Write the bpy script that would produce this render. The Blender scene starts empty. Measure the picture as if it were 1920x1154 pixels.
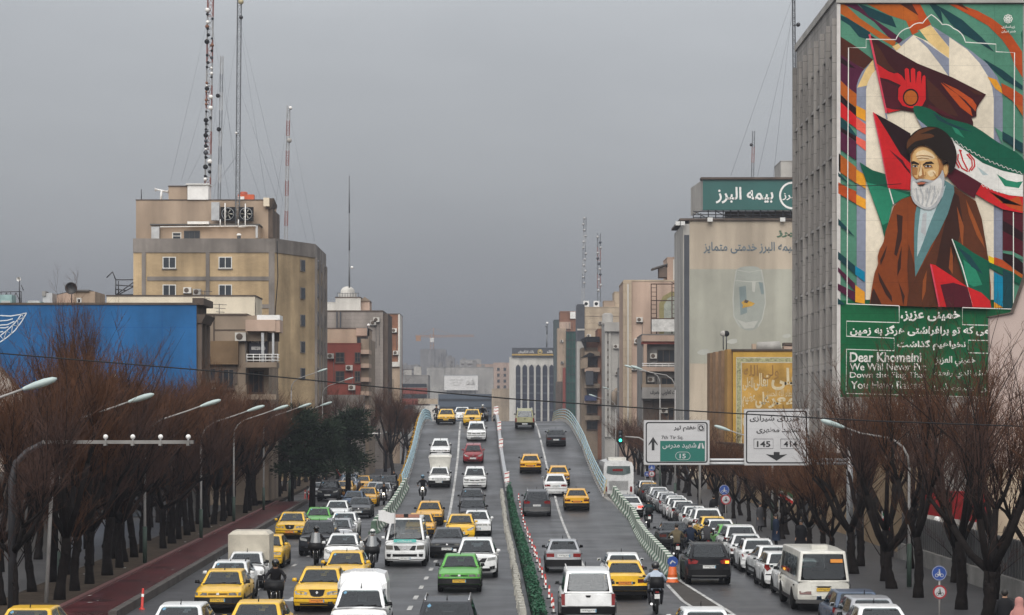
import bpy, bmesh, math, random
from mathutils import Vector, Matrix
R = math.radians
random.seed(7)
C = bpy.context.scene
COL = C.collection
# ------------------------------------------------------------------ camera, sky, sun, exposure
F, CX, HY, CAMZ = 4400.0, 960.0, 790.0, 6.7
cam = bpy.data.cameras.new('camera'); camo = bpy.data.objects.new('camera', cam); COL.objects.link(camo)
camo.location = (0, 0, CAMZ); camo.rotation_euler = (R(90), 0, 0)
cam.sensor_width = 36; cam.lens = F / 1920 * 36; cam.shift_y = (HY - 577) / 1920
cam.clip_start = 1; cam.clip_end = 6000
C.camera = camo
W = bpy.data.worlds.new('World'); C.world = W; W.use_nodes = True
SUN_EL, SUN_AZ = 42, 188
nt = W.node_tree; nt.nodes.clear()
sky = nt.nodes.new('ShaderNodeTexSky'); sky.sky_type = 'NISHITA'; sky.sun_disc = False
sky.sun_elevation = R(SUN_EL); sky.sun_rotation = R(SUN_AZ); sky.dust_density = 6; sky.air_density = 1.5
hsv = nt.nodes.new('ShaderNodeHueSaturation'); hsv.inputs['Saturation'].default_value = 0.22
bg1 = nt.nodes.new('ShaderNodeBackground'); bg1.inputs[1].default_value = 0.05
tc = nt.nodes.new('ShaderNodeTexCoord'); sx = nt.nodes.new('ShaderNodeSeparateXYZ')
ramp = nt.nodes.new('ShaderNodeValToRGB'); bg2 = nt.nodes.new('ShaderNodeBackground')
nz = nt.nodes.new('ShaderNodeTexNoise'); nz.inputs['Scale'].default_value = 5; nz.inputs['Detail'].default_value = 3
mp = nt.nodes.new('ShaderNodeMapping'); mp.inputs['Scale'].default_value = (1, 1, 3.5)
ma = nt.nodes.new('ShaderNodeMath'); ma.operation = 'MULTIPLY_ADD'; ma.inputs[1].default_value = 0.20; ma.inputs[2].default_value = -0.10
ad = nt.nodes.new('ShaderNodeMath'); ad.operation = 'ADD'
L = nt.links.new
L(tc.outputs['Generated'], sx.inputs[0]); L(tc.outputs['Generated'], mp.inputs[0]); L(mp.outputs[0], nz.inputs[0])
L(nz.outputs[0], ma.inputs[0]); L(sx.outputs[2], ad.inputs[0]); L(ma.outputs[0], ad.inputs[1]); L(ad.outputs[0], ramp.inputs[0])
e = ramp.color_ramp.elements
e[0].position = 0.0; e[0].color = (.215, .229, .256, 1)
e[1].position = 1.0; e[1].color = (1.1, 1.1, 1.1, 1)
for p, c in ((.06, (.235, .25, .278, 1)), (.13, (.275, .29, .318, 1)), (.20, (.335, .352, .38, 1)), (.45, (.62, .64, .67, 1))):
    k = ramp.color_ramp.elements.new(p); k.color = c
bg2.inputs[1].default_value = 0.86
addn = nt.nodes.new('ShaderNodeAddShader'); out = nt.nodes.new('ShaderNodeOutputWorld')
L(sky.outputs[0], hsv.inputs['Color']); L(hsv.outputs[0], bg1.inputs[0]); L(ramp.outputs[0], bg2.inputs[0])
L(bg1.outputs[0], addn.inputs[0]); L(bg2.outputs[0], addn.inputs[1]); L(addn.outputs[0], out.inputs[0])
sl = bpy.data.lights.new('sun', 'SUN'); sl.energy = 1.5; sl.angle = R(58); sl.color = (1, .95, .88)
so = bpy.data.objects.new('sun', sl); COL.objects.link(so)
so.rotation_euler = (R(90 - SUN_EL), 0, R(-8))      # light comes from behind the camera
C.view_settings.view_transform = 'Standard'; C.view_settings.look = 'None'; C.view_settings.gamma = 1; C.view_settings.exposure = 0.3
C.cycles.use_denoising = True
C.cycles.max_bounces = 6; C.cycles.diffuse_bounces = 2; C.cycles.glossy_bounces = 2; C.cycles.volume_bounces = 0
# ------------------------------------------------------------------ helpers
def px(u, v, Y): return ((u - CX) / F * Y, Y, CAMZ - (v - HY) / F * Y)
def pX(u, Y): return (u - CX) / F * Y
def pZ(v, Y): return CAMZ - (v - HY) / F * Y
def pG(v): return F * CAMZ / (v - HY)
_mats = {}
def S(r, g, b, k=1.0):
    f = lambda c: ((c / 255 + .055) / 1.055) ** 2.4 if c > 10 else c / 255 / 12.92
    return (f(r) * k, f(g) * k, f(b) * k, 1)
def N(nt, t, **kw):
    n = nt.nodes.new(t)
    for k, v in kw.items(): setattr(n, k, v)
    return n
def mat(name, col, rough=.7, metal=0, var=.25, scale=1.5, streak=0, bump=0, coat=0, spec=.5, emit=0, brick=None, fine=0, coord='Object'):
    """procedural surface: base colour varied by two noises, optional rain streaks, optional bricks / panels"""
    if name in _mats: return _mats[name]
    m = bpy.data.materials.new(name); m.use_nodes = True; t = m.node_tree; b = t.nodes['Principled BSDF']; l = t.links.new
    b.inputs['Roughness'].default_value = rough; b.inputs['Metallic'].default_value = metal
    if rough >= .7: spec = min(spec, .12)      # rough surfaces have little sheen
    b.inputs['Specular IOR Level'].default_value = spec
    if coat: b.inputs['Coat Weight'].default_value = coat; b.inputs['Coat Roughness'].default_value = .08
    tcn = N(t, 'ShaderNodeTexCoord'); src = tcn.outputs[coord]
    col = tuple(col[:3]) + (1,)
    cur = None
    def mixmul(fac_sock, lo, hi, cur):
        r = N(t, 'ShaderNodeMapRange'); r.inputs[1].default_value = .3; r.inputs[2].default_value = .7
        r.inputs[3].default_value = lo; r.inputs[4].default_value = hi
        l(fac_sock, r.inputs[0])
        mx = N(t, 'ShaderNodeVectorMath', operation='SCALE')
        if cur is None: mx.inputs[0].default_value = col[:3]
        else: l(cur, mx.inputs[0])
        l(r.outputs[0], mx.inputs['Scale']); return mx.outputs[0]
    if brick:
        sp = N(t, 'ShaderNodeSeparateXYZ'); l(src, sp.inputs[0])
        a = N(t, 'ShaderNodeMath', operation='ADD'); l(sp.outputs[0], a.inputs[0]); l(sp.outputs[1], a.inputs[1])
        cb = N(t, 'ShaderNodeCombineXYZ'); l(a.outputs[0], cb.inputs[0]); l(sp.outputs[2], cb.inputs[1])
        bk = N(t, 'ShaderNodeTexBrick'); l(cb.outputs[0], bk.inputs[0])
        bk.inputs['Color1'].default_value = col; bk.inputs['Color2'].default_value = tuple(c * brick.get('v', .8) for c in col[:3]) + (1,)
        bk.inputs['Mortar'].default_value = brick.get('mortar', tuple(c * .55 for c in col[:3]) + (1,))
        bk.inputs['Scale'].default_value = 1; bk.inputs['Mortar Size'].default_value = brick.get('m', .012)
        bk.inputs['Brick Width'].default_value = brick.get('w', .25); bk.inputs['Row Height'].default_value = brick.get('h', .08)
        bk.offset = brick.get('off', .5)
        cur = bk.outputs[0]
    if var:
        n1 = N(t, 'ShaderNodeTexNoise'); n1.inputs['Scale'].default_value = scale; n1.inputs['Detail'].default_value = 6; n1.inputs['Roughness'].default_value = .6
        l(src, n1.inputs[0]); cur = mixmul(n1.outputs[0], 1 - var, 1 + var * .5, cur)
    if fine:
        n3 = N(t, 'ShaderNodeTexNoise'); n3.inputs['Scale'].default_value = scale * 14; n3.inputs['Detail'].default_value = 4
        l(src, n3.inputs[0]); cur = mixmul(n3.outputs[0], 1 - fine, 1 + fine, cur)
    if streak:
        mpn = N(t, 'ShaderNodeMapping'); mpn.inputs['Scale'].default_value = (.55, .55, .06); l(src, mpn.inputs[0])
        n2 = N(t, 'ShaderNodeTexNoise'); n2.inputs['Scale'].default_value = 1; n2.inputs['Detail'].default_value = 5; l(mpn.outputs[0], n2.inputs[0])
        cur = mixmul(n2.outputs[0], 1 - streak, 1 + streak * .3, cur)
    if cur is None: b.inputs['Base Color'].default_value = col
    else: l(cur, b.inputs['Base Color'])
    if bump:
        n4 = N(t, 'ShaderNodeTexNoise'); n4.inputs['Scale'].default_value = scale * 8; l(src, n4.inputs[0])
        bp = N(t, 'ShaderNodeBump'); bp.inputs['Strength'].default_value = bump; bp.inputs['Distance'].default_value = .05
        l(n4.outputs[0], bp.inputs['Height']); l(bp.outputs[0], b.inputs['Normal'])
    if emit:
        b.inputs['Emission Color'].default_value = col; b.inputs['Emission Strength'].default_value = emit
    _mats[name] = m; return m
class MB:
    """collects shapes, links them as one mesh object"""
    def __init__(s): s.v = []; s.f = []; s.mi = []; s.mats = []; s.sm = []
    def m(s, mt):
        if mt not in s.mats: s.mats.append(mt)
        return s.mats.index(mt)
    def add(s, vs, fs, mt, smooth=False):
        o = len(s.v); i = s.m(mt); s.v += [tuple(p) for p in vs]
        for f in fs: s.f.append(tuple(o + k for k in f)); s.mi.append(i); s.sm.append(smooth)
    def box(s, x0, x1, y0, y1, z0, z1, mt):
        s.add([(x0,y0,z0),(x1,y0,z0),(x1,y1,z0),(x0,y1,z0),(x0,y0,z1),(x1,y0,z1),(x1,y1,z1),(x0,y1,z1)],
              [(0,3,2,1),(4,5,6,7),(0,1,5,4),(1,2,6,5),(2,3,7,6),(3,0,4,7)], mt)
    def hexa(s, p, mt, smooth=False):   # p: 4 bottom + 4 top points, both counter-clockwise from above
        s.add(p, [(0,3,2,1),(4,5,6,7),(0,1,5,4),(1,2,6,5),(2,3,7,6),(3,0,4,7)], mt, smooth)
    def fbox(s, Y, u0, v0, u1, v1, d0, d1, mt):   # box on the plane y = Y, standing out from d0 to d1 towards -y
        a, b = pX(u0, Y), pX(u1, Y); s.box(a, b, Y - d1, Y - d0, pZ(v1, Y), pZ(v0, Y), mt)
    def poly(s, pts, mt): s.add(pts, [tuple(range(len(pts)))], mt)
    def prism(s, pts, off, mt, smooth=False):     # polygon + its copy moved by off, with sides
        n = len(pts); o = Vector(off)
        q = [tuple(Vector(p) + o) for p in pts]
        s.add(list(pts) + q, [tuple(range(n))[::-1], tuple(range(n, 2 * n))] + [(i, (i+1) % n, n + (i+1) % n, n + i) for i in range(n)], mt, smooth)
    def tube(s, pts, rad, mt, n=6, smooth=True, cap=True):
        pts = [Vector(p) for p in pts]; k = len(pts)
        if not hasattr(rad, '__len__'): rad = [rad] * k
        o = len(s.v); i = s.m(mt)
        d0 = (pts[1] - pts[0]).normalized(); a = Vector((0, 0, 1)) if abs(d0.z) < .9 else Vector((1, 0, 0))
        for j, p in enumerate(pts):
            d = (pts[min(j+1, k-1)] - pts[max(j-1, 0)]).normalized()
            e1 = (a - d * a.dot(d)).normalized(); e2 = d.cross(e1); a = e1
            for q in range(n):
                t = 2 * math.pi * q / n; s.v.append(tuple(p + (e1 * math.cos(t) + e2 * math.sin(t)) * rad[j]))
        for j in range(k - 1):
            for q in range(n):
                s.f.append((o + j*n + q, o + j*n + (q+1) % n, o + (j+1)*n + (q+1) % n, o + (j+1)*n + q)); s.mi.append(i); s.sm.append(smooth)
        if cap:
            s.f.append(tuple(o + q for q in range(n))[::-1]); s.mi.append(i); s.sm.append(False)
            s.f.append(tuple(o + (k-1)*n + q for q in range(n))); s.mi.append(i); s.sm.append(False)
    def lathe(s, prof, mt, n=16, axis='z', c=(0, 0, 0), smooth=True):   # prof: (radius, height)
        o = len(s.v); i = s.m(mt)
        for r, h in prof:
            for q in range(n):
                t = 2 * math.pi * q / n; a, b = r * math.cos(t), r * math.sin(t)
                p = {'z': (a, b, h), 'x': (h, a, b), 'y': (a, h, b)}[axis]
                s.v.append((p[0] + c[0], p[1] + c[1], p[2] + c[2]))
        for j in range(len(prof) - 1):
            for q in range(n):
                s.f.append((o + j*n + q, o + j*n + (q+1) % n, o + (j+1)*n + (q+1) % n, o + (j+1)*n + q)); s.mi.append(i); s.sm.append(smooth)
        for e_ in (0, len(prof) - 1):
            if prof[e_][0] > 1e-4: s.f.append(tuple(o + e_*n + q for q in range(n))); s.mi.append(i); s.sm.append(False)
    def ribbon(s, pts, w, mt, nrm=(0, -1, 0)):    # flat line of width w through pts, in the plane of nrm
        pts = [Vector(p) for p in pts]; n_ = Vector(nrm); l, r = [], []
        for j, p in enumerate(pts):
            d = (pts[min(j+1, len(pts)-1)] - pts[max(j-1, 0)]).normalized(); q = d.cross(n_).normalized() * w / 2
            l.append(p + q); r.append(p - q)
        k = len(pts); s.add(l + r, [(j, j+1, k+j+1, k+j) for j in range(k - 1)], mt)
    def sphere(s, c, r, mt, n=10, m=6, sc=(1, 1, 1)):
        prof = [(max(1e-5, r * math.sin(math.pi * j / m)), -r * math.cos(math.pi * j / m)) for j in range(m + 1)]
        o = len(s.v); s.lathe(prof, mt, n)
        for q in range(o, len(s.v)): p = s.v[q]; s.v[q] = (p[0]*sc[0] + c[0], p[1]*sc[1] + c[1], p[2]*sc[2] + c[2])
    def mesh(s, name):
        me = bpy.data.meshes.new(name); me.from_pydata(s.v, [], s.f)
        for m_ in s.mats: me.materials.append(m_)
        me.polygons.foreach_set('material_index', s.mi); me.polygons.foreach_set('use_smooth', s.sm); me.update()
        return me
    def build(s, name, parent=None, loc=(0, 0, 0)):
        return link(name, s.mesh(name), parent, loc)
def link(name, me, parent=None, loc=(0, 0, 0), rot=(0, 0, 0)):
    o = bpy.data.objects.new(name, me); COL.objects.link(o); o.location = loc; o.rotation_euler = rot
    if parent: o.parent = parent
    return o
def tag(o, label, cat, group=None):
    o['label'] = label; o['category'] = cat
    if group: o['group'] = group
    return o
def thing(name, label, cat, loc=(0, 0, 0), rot=(0, 0, 0), group=None):
    o = bpy.data.objects.new(name, None); COL.objects.link(o); o.location = loc; o.rotation_euler = rot; o.empty_display_size = .2
    return tag(o, label, cat, group)
def struct(o, kind='structure'): o['kind'] = kind; return o
ORD = 'first second third fourth fifth sixth seventh eighth ninth tenth eleventh twelfth thirteenth fourteenth fifteenth sixteenth seventeenth eighteenth nineteenth twentieth'.split()
ORD += ['twenty-' + w for w in ORD[:9]] + ['thirtieth'] + ['thirty-' + w for w in ORD[:9]] + ['fortieth']
# Persian lettering: joins the letters (presentation forms) and lays them out from right to left
_AR = {'ا':(0xfe8d,2),'آ':(0xfe81,2),'أ':(0xfe83,2),'ب':(0xfe8f,4),'پ':(0xfb56,4),'ت':(0xfe95,4),'ث':(0xfe99,4),'ج':(0xfe9d,4),'چ':(0xfb7a,4),'ح':(0xfea1,4),
 'خ':(0xfea5,4),'د':(0xfea9,2),'ذ':(0xfeab,2),'ر':(0xfead,2),'ز':(0xfeaf,2),'س':(0xfeb1,4),'ش':(0xfeb5,4),'ص':(0xfeb9,4),'ض':(0xfebd,4),'ط':(0xfec1,4),
 'ظ':(0xfec5,4),'ع':(0xfec9,4),'غ':(0xfecd,4),'ف':(0xfed1,4),'ق':(0xfed5,4),'ک':(0xfb8e,4),'گ':(0xfb92,4),'ل':(0xfedd,4),'م':(0xfee1,4),'ن':(0xfee5,4),
 'و':(0xfeed,2),'ه':(0xfee9,4),'ی':(0xfbfc,4),'ي':(0xfef1,4)}
def fa(s):
    o = []
    for i, ch in enumerate(s):
        if ch not in _AR: o.append(ch); continue
        base, k = _AR[ch]
        prev = i > 0 and s[i-1] in _AR and _AR[s[i-1]][1] == 4
        nxt = k == 4 and i + 1 < len(s) and s[i+1] in _AR
        o.append(chr(base + (3 if prev and nxt else 2 if nxt else 1 if prev else 0)))
    return ''.join(reversed(o))
_txt = {}
def text_mesh(body, bold=0.0):
    if (body, bold) in _txt: return _txt[(body, bold)]
    c = bpy.data.curves.new('lettering', 'FONT'); c.body = body; c.offset = bold; c.resolution_u = 3
    o = bpy.data.objects.new('lettering', c); COL.objects.link(o)
    dg = bpy.context.evaluated_depsgraph_get(); me = bpy.data.meshes.new_from_object(o.evaluated_get(dg))
    bpy.data.objects.remove(o); vs = [v.co.copy() for v in me.vertices]; fs = [tuple(p.vertices) for p in me.polygons]
    bpy.data.meshes.remove(me); bpy.data.curves.remove(c)
    _txt[(body, bold)] = (vs, fs); return vs, fs
def text_on(mb, body, x0, x1, z0, z1, y, mt, bold=0.012, mapf=None):
    """letters fitted into the rectangle x0..x1, z0..z1 of the plane y (facing -y)"""
    vs, fs = text_mesh(body, bold)
    ax, bx = min(v.x for v in vs), max(v.x for v in vs); az, bz = min(v.y for v in vs), max(v.y for v in vs)
    q = [(x0 + (v.x - ax) / (bx - ax) * (x1 - x0), y, z0 + (v.y - az) / (bz - az) * (z1 - z0)) for v in vs]
    if mapf: q = [mapf(*p) for p in q]
    mb.add(q, fs, mt)
def text_px(mb, body, Y, u0, v0, u1, v1, d, mt, bold=0.012):
    text_on(mb, body, pX(u0, Y), pX(u1, Y), pZ(v1, Y), pZ(v0, Y), Y - d, mt, bold)
# shared surfaces
M_GLASS = mat('window_glass', (.028, .034, .042), .12, var=.45, scale=.35, spec=.6)
M_CGLASS = bpy.data.materials.new('car_glass'); M_CGLASS.use_nodes = True
_t = M_CGLASS.node_tree; _t.nodes.remove(_t.nodes['Principled BSDF']); _a = N(_t, 'ShaderNodeBsdfTransparent'); _g = N(_t, 'ShaderNodeBsdfGlossy'); _x = N(_t, 'ShaderNodeMixShader'); _f = N(_t, 'ShaderNodeFresnel')
_a.inputs[0].default_value = (.38, .43, .43, 1); _g.inputs['Roughness'].default_value = .03; _g.inputs[0].default_value = (.9, .95, 1, 1); _f.inputs[0].default_value = 1.62
_t.links.new(_f.outputs[0], _x.inputs[0]); _t.links.new(_a.outputs[0], _x.inputs[1]); _t.links.new(_g.outputs[0], _x.inputs[2]); _t.links.new(_x.outputs[0], _t.nodes['Material Output'].inputs[0])
M_BLACK = mat('black_plastic', (.010, .010, .011), .5, var=.2, spec=.18)
M_RUBBER = mat('tyre_rubber', (.012, .012, .012), .85, var=.3)
M_ALU = mat('white_aluminium', (.62, .62, .60), .4, var=.12)
M_STEEL = mat('galvanised_steel', (.42, .43, .44), .45, .6, var=.2)
M_DSTEEL = mat('dark_steel', (.06, .06, .065), .5, .4, var=.3)
M_WHITE = mat('white_paint', (.75, .74, .72), .5, var=.12, fine=.05)
M_REDP = mat('red_paint', (.42, .03, .02), .5, var=.2)
# ------------------------------------------------------------------ ground, roads, overpass
def interp(tab, y):
    if y <= tab[0][0]: return tab[0][1]
    for (a, va), (b, vb) in zip(tab, tab[1:]):
        if y <= b: return va + (vb - va) * (y - a) / (b - a)
    return tab[-1][1]
_DZ = [(128,0),(140,.1),(150,.32),(158,.62),(165,1.0),(175,1.66),(185,2.42),(196,3.38),(207,4.55),(215,5.5),(222,6.15),(230,6.55),(238,6.7),(252,6.66),(268,6.3),(290,5.2),(340,2.2),(380,0)]
def deck(y): return max(0.0, (interp(_DZ, y - 3) + interp(_DZ, y) + interp(_DZ, y + 3)) / 3) if y > 128 else 0.0
def dslope(y): return math.atan2(deck(y + 2) - deck(y - 2), 4)
def onDeck(v):
    y = 60.0
    while y < 236:
        if HY + (CAMZ - deck(y)) * F / y <= v: return y
        y += .25
    return y
def kerbL(y): return -13.4 - .03 * (y - 82)
def kerbR(y): return 12.0 + .006 * (y - 82)
_BL = [(130,-8.0),(155,-7.9),(173,-7.9),(194,-8.1),(208,-8.3),(226,-8.5),(260,-8.9),(380,-10.4)]
_BR = [(130,7.2),(150,7.5),(165,7.0),(169,6.5),(186,6.3),(205,6.1),(219,5.6),(230,5.3),(260,4.5),(380,1.5)]
_DV = [(70,.8),(81,.74),(118,.4),(167,-.27),(200,-.95),(232,-1.5),(260,-2.0),(380,-4.2)]
def bl(y): return interp(_BL, y)
def br(y): return interp(_BR, y)
def dv(y): return interp(_DV, y)
def asphalt(name, base, rough):
    m = bpy.data.materials.new(name); m.use_nodes = True; t = m.node_tree; b = t.nodes['Principled BSDF']; l = t.links.new
    tcn = N(t, 'ShaderNodeTexCoord')
    def noise(sc, det, mps=None):
        n = N(t, 'ShaderNodeTexNoise'); n.inputs['Scale'].default_value = sc; n.inputs['Detail'].default_value = det
        if mps:
            mm = N(t, 'ShaderNodeMapping'); mm.inputs['Scale'].default_value = mps; l(tcn.outputs['Object'], mm.inputs[0]); l(mm.outputs[0], n.inputs[0])
        else: l(tcn.outputs['Object'], n.inputs[0])
        return n.outputs[0]
    def rng(s, lo, hi, a=.3, c=.7):
        r = N(t, 'ShaderNodeMapRange'); r.inputs[1].default_value = a; r.inputs[2].default_value = c; r.inputs[3].default_value = lo; r.inputs[4].default_value = hi
        l(s, r.inputs[0]); return r.outputs[0]
    def mul(a, c):
        k = N(t, 'ShaderNodeMath', operation='MULTIPLY'); l(a, k.inputs[0]); l(c, k.inputs[1]); return k.outputs[0]
    tracks = rng(noise(1, 3, (1.1, .012, 1)), .55, 1.4)          # wheel tracks run along the road
    patch = rng(noise(.12, 4), .68, 1.25); speck = rng(noise(22, 3), .8, 1.2); streak = rng(noise(1, 4, (3.5, .05, 1)), .86, 1.12)
    vr = N(t, 'ShaderNodeTexVoronoi', feature='DISTANCE_TO_EDGE'); vr.inputs['Scale'].default_value = .16
    mm = N(t, 'ShaderNodeMapping'); mm.inputs['Scale'].default_value = (1.6, .5, 1); l(tcn.outputs['Object'], mm.inputs[0])
    wv = N(t, 'ShaderNodeVectorMath', operation='ADD'); nn = N(t, 'ShaderNodeTexNoise'); nn.inputs['Scale'].default_value = .8; nn.inputs['Detail'].default_value = 4
    l(tcn.outputs['Object'], nn.inputs[0]); l(mm.outputs[0], wv.inputs[0]); l(nn.outputs['Color'], wv.inputs[1]); l(wv.outputs[0], vr.inputs[0])
    crack = rng(vr.outputs['Distance'], .55, 1.0, .0, .012)
    f = mul(mul(mul(tracks, patch), mul(speck, streak)), crack)
    sc = N(t, 'ShaderNodeVectorMath', operation='SCALE'); sc.inputs[0].default_value = base; l(f, sc.inputs['Scale'])
    l(sc.outputs[0], b.inputs['Base Color']); l(rng(noise(.25, 3), rough - .14, rough + .1), b.inputs['Roughness'])
    return m
M_ROAD = asphalt('asphalt', (.030, .030, .0335), .46); M_DECK = asphalt('bridge_asphalt', (.036, .036, .039), .47)
M_PAINT = mat('road_paint', (.42, .42, .41), .7, var=.5, scale=1.3, fine=.3)
M_CONC = mat('concrete', (.27, .26, .245), .8, var=.35, scale=.8, streak=.3, fine=.1)
M_KERB = mat('kerb_stone', (.095, .085, .08), .7, var=.4, scale=1.2, fine=.15)
M_REDPATH = mat('wet_red_paving', (.088, .018, .02), .3, var=.75, scale=.55, fine=.25)
M_SOIL = mat('soil', (.058, .043, .031), .95, var=.5, scale=2, fine=.3, bump=.5)
M_PAVE = mat('grey_paving', (.042, .041, .043), .55, var=.35, scale=.5, brick=dict(w=.4, h=.4, m=.012, v=.85))
M_DIRT = mat('city_ground', (.06, .058, .056), .9, var=.4, scale=.05)
b = MB(); b.poly([(-1500,-150,-.06),(1500,-150,-.06),(1500,3300,-.06),(-1500,3300,-.06)], M_DIRT)
struct(b.build('ground'))
b = MB(); ys = list(range(10, 640, 15))
for a, c in zip(ys, ys[1:]): b.poly([(-32,a,0),(18,a,0),(18,c,0),(-32,c,0)], M_ROAD)
struct(b.build('road'))
def strip(name, f0, f1, y0, y1, z, mt, base=-.05, step=4):
    b = MB(); n = max(2, int((y1 - y0) / step)); yy = [y0 + (y1 - y0) * i / n for i in range(n + 1)]
    for a, c in zip(yy, yy[1:]):
        b.hexa([(f0(a),a,base),(f1(a),a,base),(f1(c),c,base),(f0(c),c,base),(f0(a),a,z),(f1(a),a,z),(f1(c),c,z),(f0(c),c,z)], mt)
    return struct(b.build(name))
strip('kerb', lambda y: kerbL(y) - .28, kerbL, 79, 192, .3, M_KERB)
strip('cycle_path', lambda y: kerbL(y) - 2.1, lambda y: kerbL(y) - .28, 79, 188, .26, M_REDPATH)
strip('kerb', lambda y: kerbL(y) - 2.32, lambda y: kerbL(y) - 2.1, 79, 188, .33, mat('red_kerb_stone', (.13, .045, .042), .6, var=.4))
strip('planting_strip', lambda y: kerbL(y) - 5.0, lambda y: kerbL(y) - 2.32, 72, 560, .24, M_SOIL)
strip('pavement', lambda y: -40, lambda y: kerbL(y) - 5.0, 60, 560, .22, M_PAVE, step=20)
strip('kerb', kerbR, lambda y: kerbR(y) + .25, 62, 560, .2, M_KERB)
strip('pavement', lambda y: kerbR(y) + .25, lambda y: 24, 62, 560, .17, M_PAVE)
# the overpass: one deck sheet over a solid ramp, then girders
b = MB(); yy = [128 + 4 * i for i in range(64)]
for a, c in zip(yy, yy[1:]):
    for f0, f1 in ((bl, dv), (dv, br)):
        b.poly([(f0(a),a,deck(a)+.006),(f1(a),a,deck(a)+.006),(f1(c),c,deck(c)+.006),(f0(c),c,deck(c)+.006)], M_DECK)
    za, zc = (0, 0) if c < 188 else (deck(a) - 1.1, deck(c) - 1.1)
    for f0, s in ((bl, -.35), (br, .35)):
        p = [(f0(a) + s, a, za - .04), (f0(a) + s, a, deck(a)), (f0(c) + s, c, deck(c)), (f0(c) + s, c, zc - .04)]
        b.poly(p, M_CONC); b.poly([(f0(a),a,deck(a)+.005),(f0(a)+s,a,deck(a)+.005),(f0(c)+s,c,deck(c)+.005),(f0(c),c,deck(c)+.005)], M_CONC)
    if c >= 188: b.poly([(bl(a),a,za),(br(a),a,za),(br(c),c,zc),(bl(c),c,zc)], M_CONC)
for y in (205, 235, 265, 295, 325):
    for x in (-5.5, 2): b.box(x - .5, x + .5, y - .5, y + .5, -.05, deck(y) - 1.1, M_CONC)
struct(b.build('overpass'))
def line(name, fx, y0, y1, w=.16, step=4, zf=deck):
    b = MB(); n = max(1, int((y1 - y0) / step)); yy = [y0 + (y1 - y0) * i / n for i in range(n + 1)]
    for a, c in zip(yy, yy[1:]):
        b.poly([(fx(a)-w/2,a,zf(a)+.012),(fx(a)+w/2,a,zf(a)+.012),(fx(c)+w/2,c,zf(c)+.012),(fx(c)-w/2,c,zf(c)+.012)], M_PAINT)
    return struct(b.build(name))
line('lane_line', lambda y: interp([(140,-4.0),(154,-4.13),(178,-4.37),(200,-4.6),(230,-5.05),(260,-5.6)], y), 139, 262, .17)
line('lane_line', lambda y: interp([(101,3.3),(104,3.3),(140,3.25),(170,3.1),(201,2.74),(230,2.25),(260,1.6)], y), 101, 262, .15)
for y in (83, 88, 93.5, 99, 105, 111, 117): line('lane_dash', lambda q: -3.65, y, y + 2.0, .17)
for y in (92, 100, 108, 116, 124): line('lane_dash', lambda q: -10.1, y, y + 2, .15)
line('edge_line', lambda y: interp([(120,-7.9),(140,-8.4),(158,-8.75),(170,-8.9)], y), 118, 172, .15, zf=lambda y: 0)
line('edge_line', lambda y: interp([(70,7.7),(82,7.65),(98,7.05),(128,7.55),(150,8.1)], y), 70, 150, .14, zf=lambda y: 0)
line('edge_line', lambda y: interp([(70,7.3),(80,6.75),(86,6.35),(98,6.35)], y), 70, 96, .14)
b = MB()       # paved gore between the two carriageways
b.poly([(7.2,70,.008),(7.62,70,.008),(7.6,82,.008),(7.0,98,.008),(6.45,97,.008),(6.42,86,.008),(6.85,80,.008)],
       mat('gore_brick', (.16, .105, .09), .8, var=.4, brick=dict(w=.5, h=.22, m=.03, v=.7, mortar=(.06,.055,.05,1))))
struct(b.build('gore_paving'))
b = MB()
for (u, v, a) in ((590,1010,.5),(545,1125,.5),(668,1120,.2)):   # worn arrows
    y = pG(v); x = pX(u, y)
    b.poly([(x-.3,y,.011),(x+.3,y,.011),(x+.1,y-.9,.011),(x-.1,y-.9,.011)], M_PAINT); b.poly([(x-.08,y+1.2,.011),(x-.08,y,.011),(x+.08,y,.011),(x+.08,y+1.2,.011)], M_PAINT)
struct(b.build('road_arrows'))
M_PATCH = asphalt('asphalt_patch', (.024, .024, .026), .45); M_OLD = asphalt('old_asphalt', (.062, .061, .06), .62)
b = MB(); rp = random.Random(9)
for i in range(26):
    y = rp.uniform(82, 170); x = rp.choice((rp.uniform(-12.5, -4), rp.uniform(-12.5, -4), rp.uniform(2, 6), rp.uniform(8.6, 9.6))); w_, l_ = rp.uniform(.25, 1.1), rp.uniform(1.2, 9)
    if y > 126: continue
    b.poly([(x-w_,y,.004),(x+w_*rp.uniform(.8,1.1),y+rp.uniform(-.2,.2),.004),(x+w_,y+l_,.004),(x-w_*rp.uniform(.8,1.1),y+l_+rp.uniform(-.2,.2),.004)], M_PATCH if i % 3 else M_OLD)
struct(b.build('road_patches'))
b = MB()
for y in list(range(140, 262, 12)):
    b.poly([(bl(y)+.3,y,deck(y)+.010),(br(y)-.3,y,deck(y)+.010),(br(y)-.3,y+.16,deck(y+.16)+.010),(bl(y)+.3,y+.16,deck(y+.16)+.010)], M_PATCH)
struct(b.build('deck_joints'))
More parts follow.
